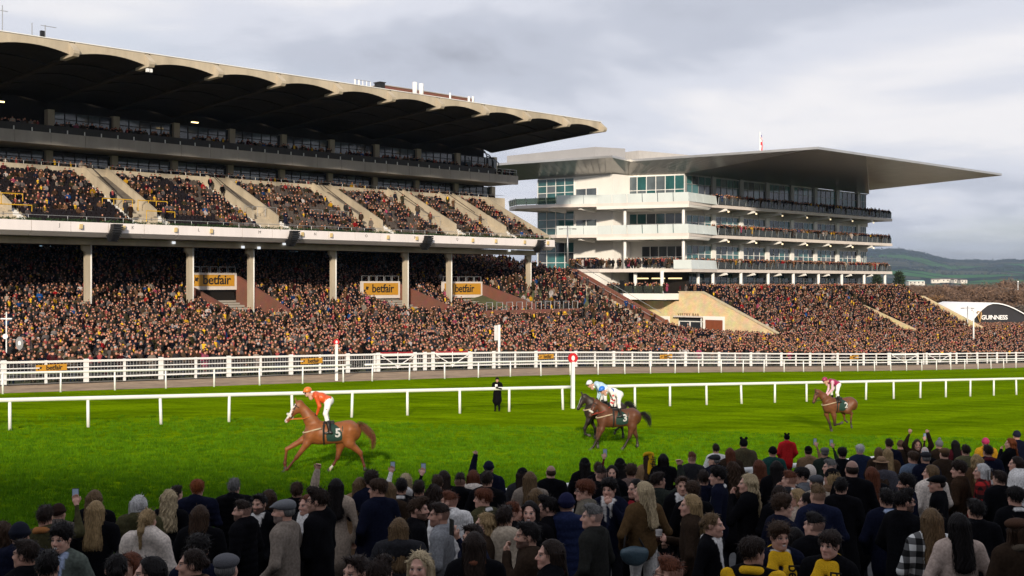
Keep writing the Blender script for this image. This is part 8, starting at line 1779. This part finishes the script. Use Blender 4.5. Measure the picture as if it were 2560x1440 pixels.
# white barrier in front of the near crowd
nb = thing('near_barrier', 'white barrier rail in front of the near crowd, glimpsed between people', 'barrier', (0, rail_near(0), bank(rail_near(0)))); nbo = Vector((0, rail_near(0), bank(rail_near(0))))
pm = MB().box(-.05, .05, -.05, .05, -.2, 1.12).mesh('post', WHITE); xs = np.arange(-16, 14, 2.4); pts = [Vector((x, rail_near(x), bank(rail_near(x))))-nbo for x in xs]
for p in pts: link('post', pm, nb, p)
for z, h_ in ((1.1, .12), (.6, .08)): oval_rail([p+Vector((0, 0, z)) for p in pts], .08, h_).build('rail', WHITE, nb, True)
# ------------------------------------------------------------------ blades of grass on the near turf
def grass():
    gc = bpy.data.collections.new('grass_forms'); r = np.random.default_rng(3)
    m, N, L, P = new_mat('grass_blade'); P.inputs['Roughness'].default_value = .8; P.inputs['Specular IOR Level'].default_value = .05
    oi = N.new('ShaderNodeObjectInfo'); rp = N.new('ShaderNodeValToRGB'); L.new(oi.outputs['Random'], rp.inputs[0]); e = rp.color_ramp.elements; e[0].color = (.040, .112, .001, 1); e[1].color = (.10, .225, .003, 1); L.new(rp.outputs[0], P.inputs['Base Color'])
    for t in range(4):
        vs, fs = [], []
        for k in range(16):
            x, y = r.normal(0, .045, 2); a = r.uniform(0, 6.28); h = r.uniform(.03, .075); l = r.normal(0, .03, 2); w = r.uniform(.004, .008); b = len(vs); c, s = math.cos(a)*w, math.sin(a)*w
            vs += [(x-c, y-s, -.01), (x+c, y+s, -.01), (x+l[0], y+l[1], h)]; fs.append((b, b+1, b+2))
        gc.objects.link(bpy.data.objects.new('tuft_%d' % t, np_mesh('tuft', vs, fs, [m])))
    n = 90000; u = r.random(n); Y = 1/(1/15+u*(1/54-1/15)); x = r.uniform(-40, 2600, n); X = (x-CX)/FPX*Y; s, d = to_sd(X, Y); k = (d > 15.6) & (d < run_d(s)+9*np.random.default_rng(8).random(len(s))**2-.3); X, Y = X[k], Y[k]; Z = terrain(X, Y)-.02
    me = bpy.data.meshes.new('grass'); me.vertices.add(len(X)); me.vertices.foreach_set('co', np.stack([X, Y, Z], -1).astype(np.float32).ravel()); n = len(X)
    me.attributes.new('rot', 'FLOAT_VECTOR', 'POINT').data.foreach_set('vector', np.stack([np.zeros(n), np.zeros(n), r.uniform(0, 6.28, n)], -1).astype(np.float32).ravel()); me.attributes.new('scl', 'FLOAT', 'POINT').data.foreach_set('value', (r.uniform(.7, 1.3, n)*np.clip(Y/22, .8, 1.6)).astype(np.float32)); me.attributes.new('idx', 'INT', 'POINT').data.foreach_set('value', r.integers(0, 4, n).astype(np.int32))
    o = link('grass', me); tag(o, 'short green blades of grass on the racing turf', 'grass', kind='stuff'); scatter(o, gc, 'grass_scatter')
grass()
# ------------------------------------------------------------------ thin winter haze
hz_ = MB().box(-7000, 7000, -420, 10600, -40, 330).build('haze', None); hz_.data.materials.clear()
hm = bpy.data.materials.new('thin_haze'); hm.use_nodes = True; hn = hm.node_tree.nodes; hn.clear(); ho = hn.new('ShaderNodeOutputMaterial'); hv = hn.new('ShaderNodeVolumePrincipled'); hv.inputs['Color'].default_value = (.50, .66, .92, 1); hv.inputs['Density'].default_value = 5e-5; hv.inputs['Anisotropy'].default_value = 0.2
hm.node_tree.links.new(hv.outputs[0], ho.inputs['Volume']); hz_.data.materials.append(hm); tag(hz_, 'thin bluish winter haze over the far hills', 'haze', kind='stuff')
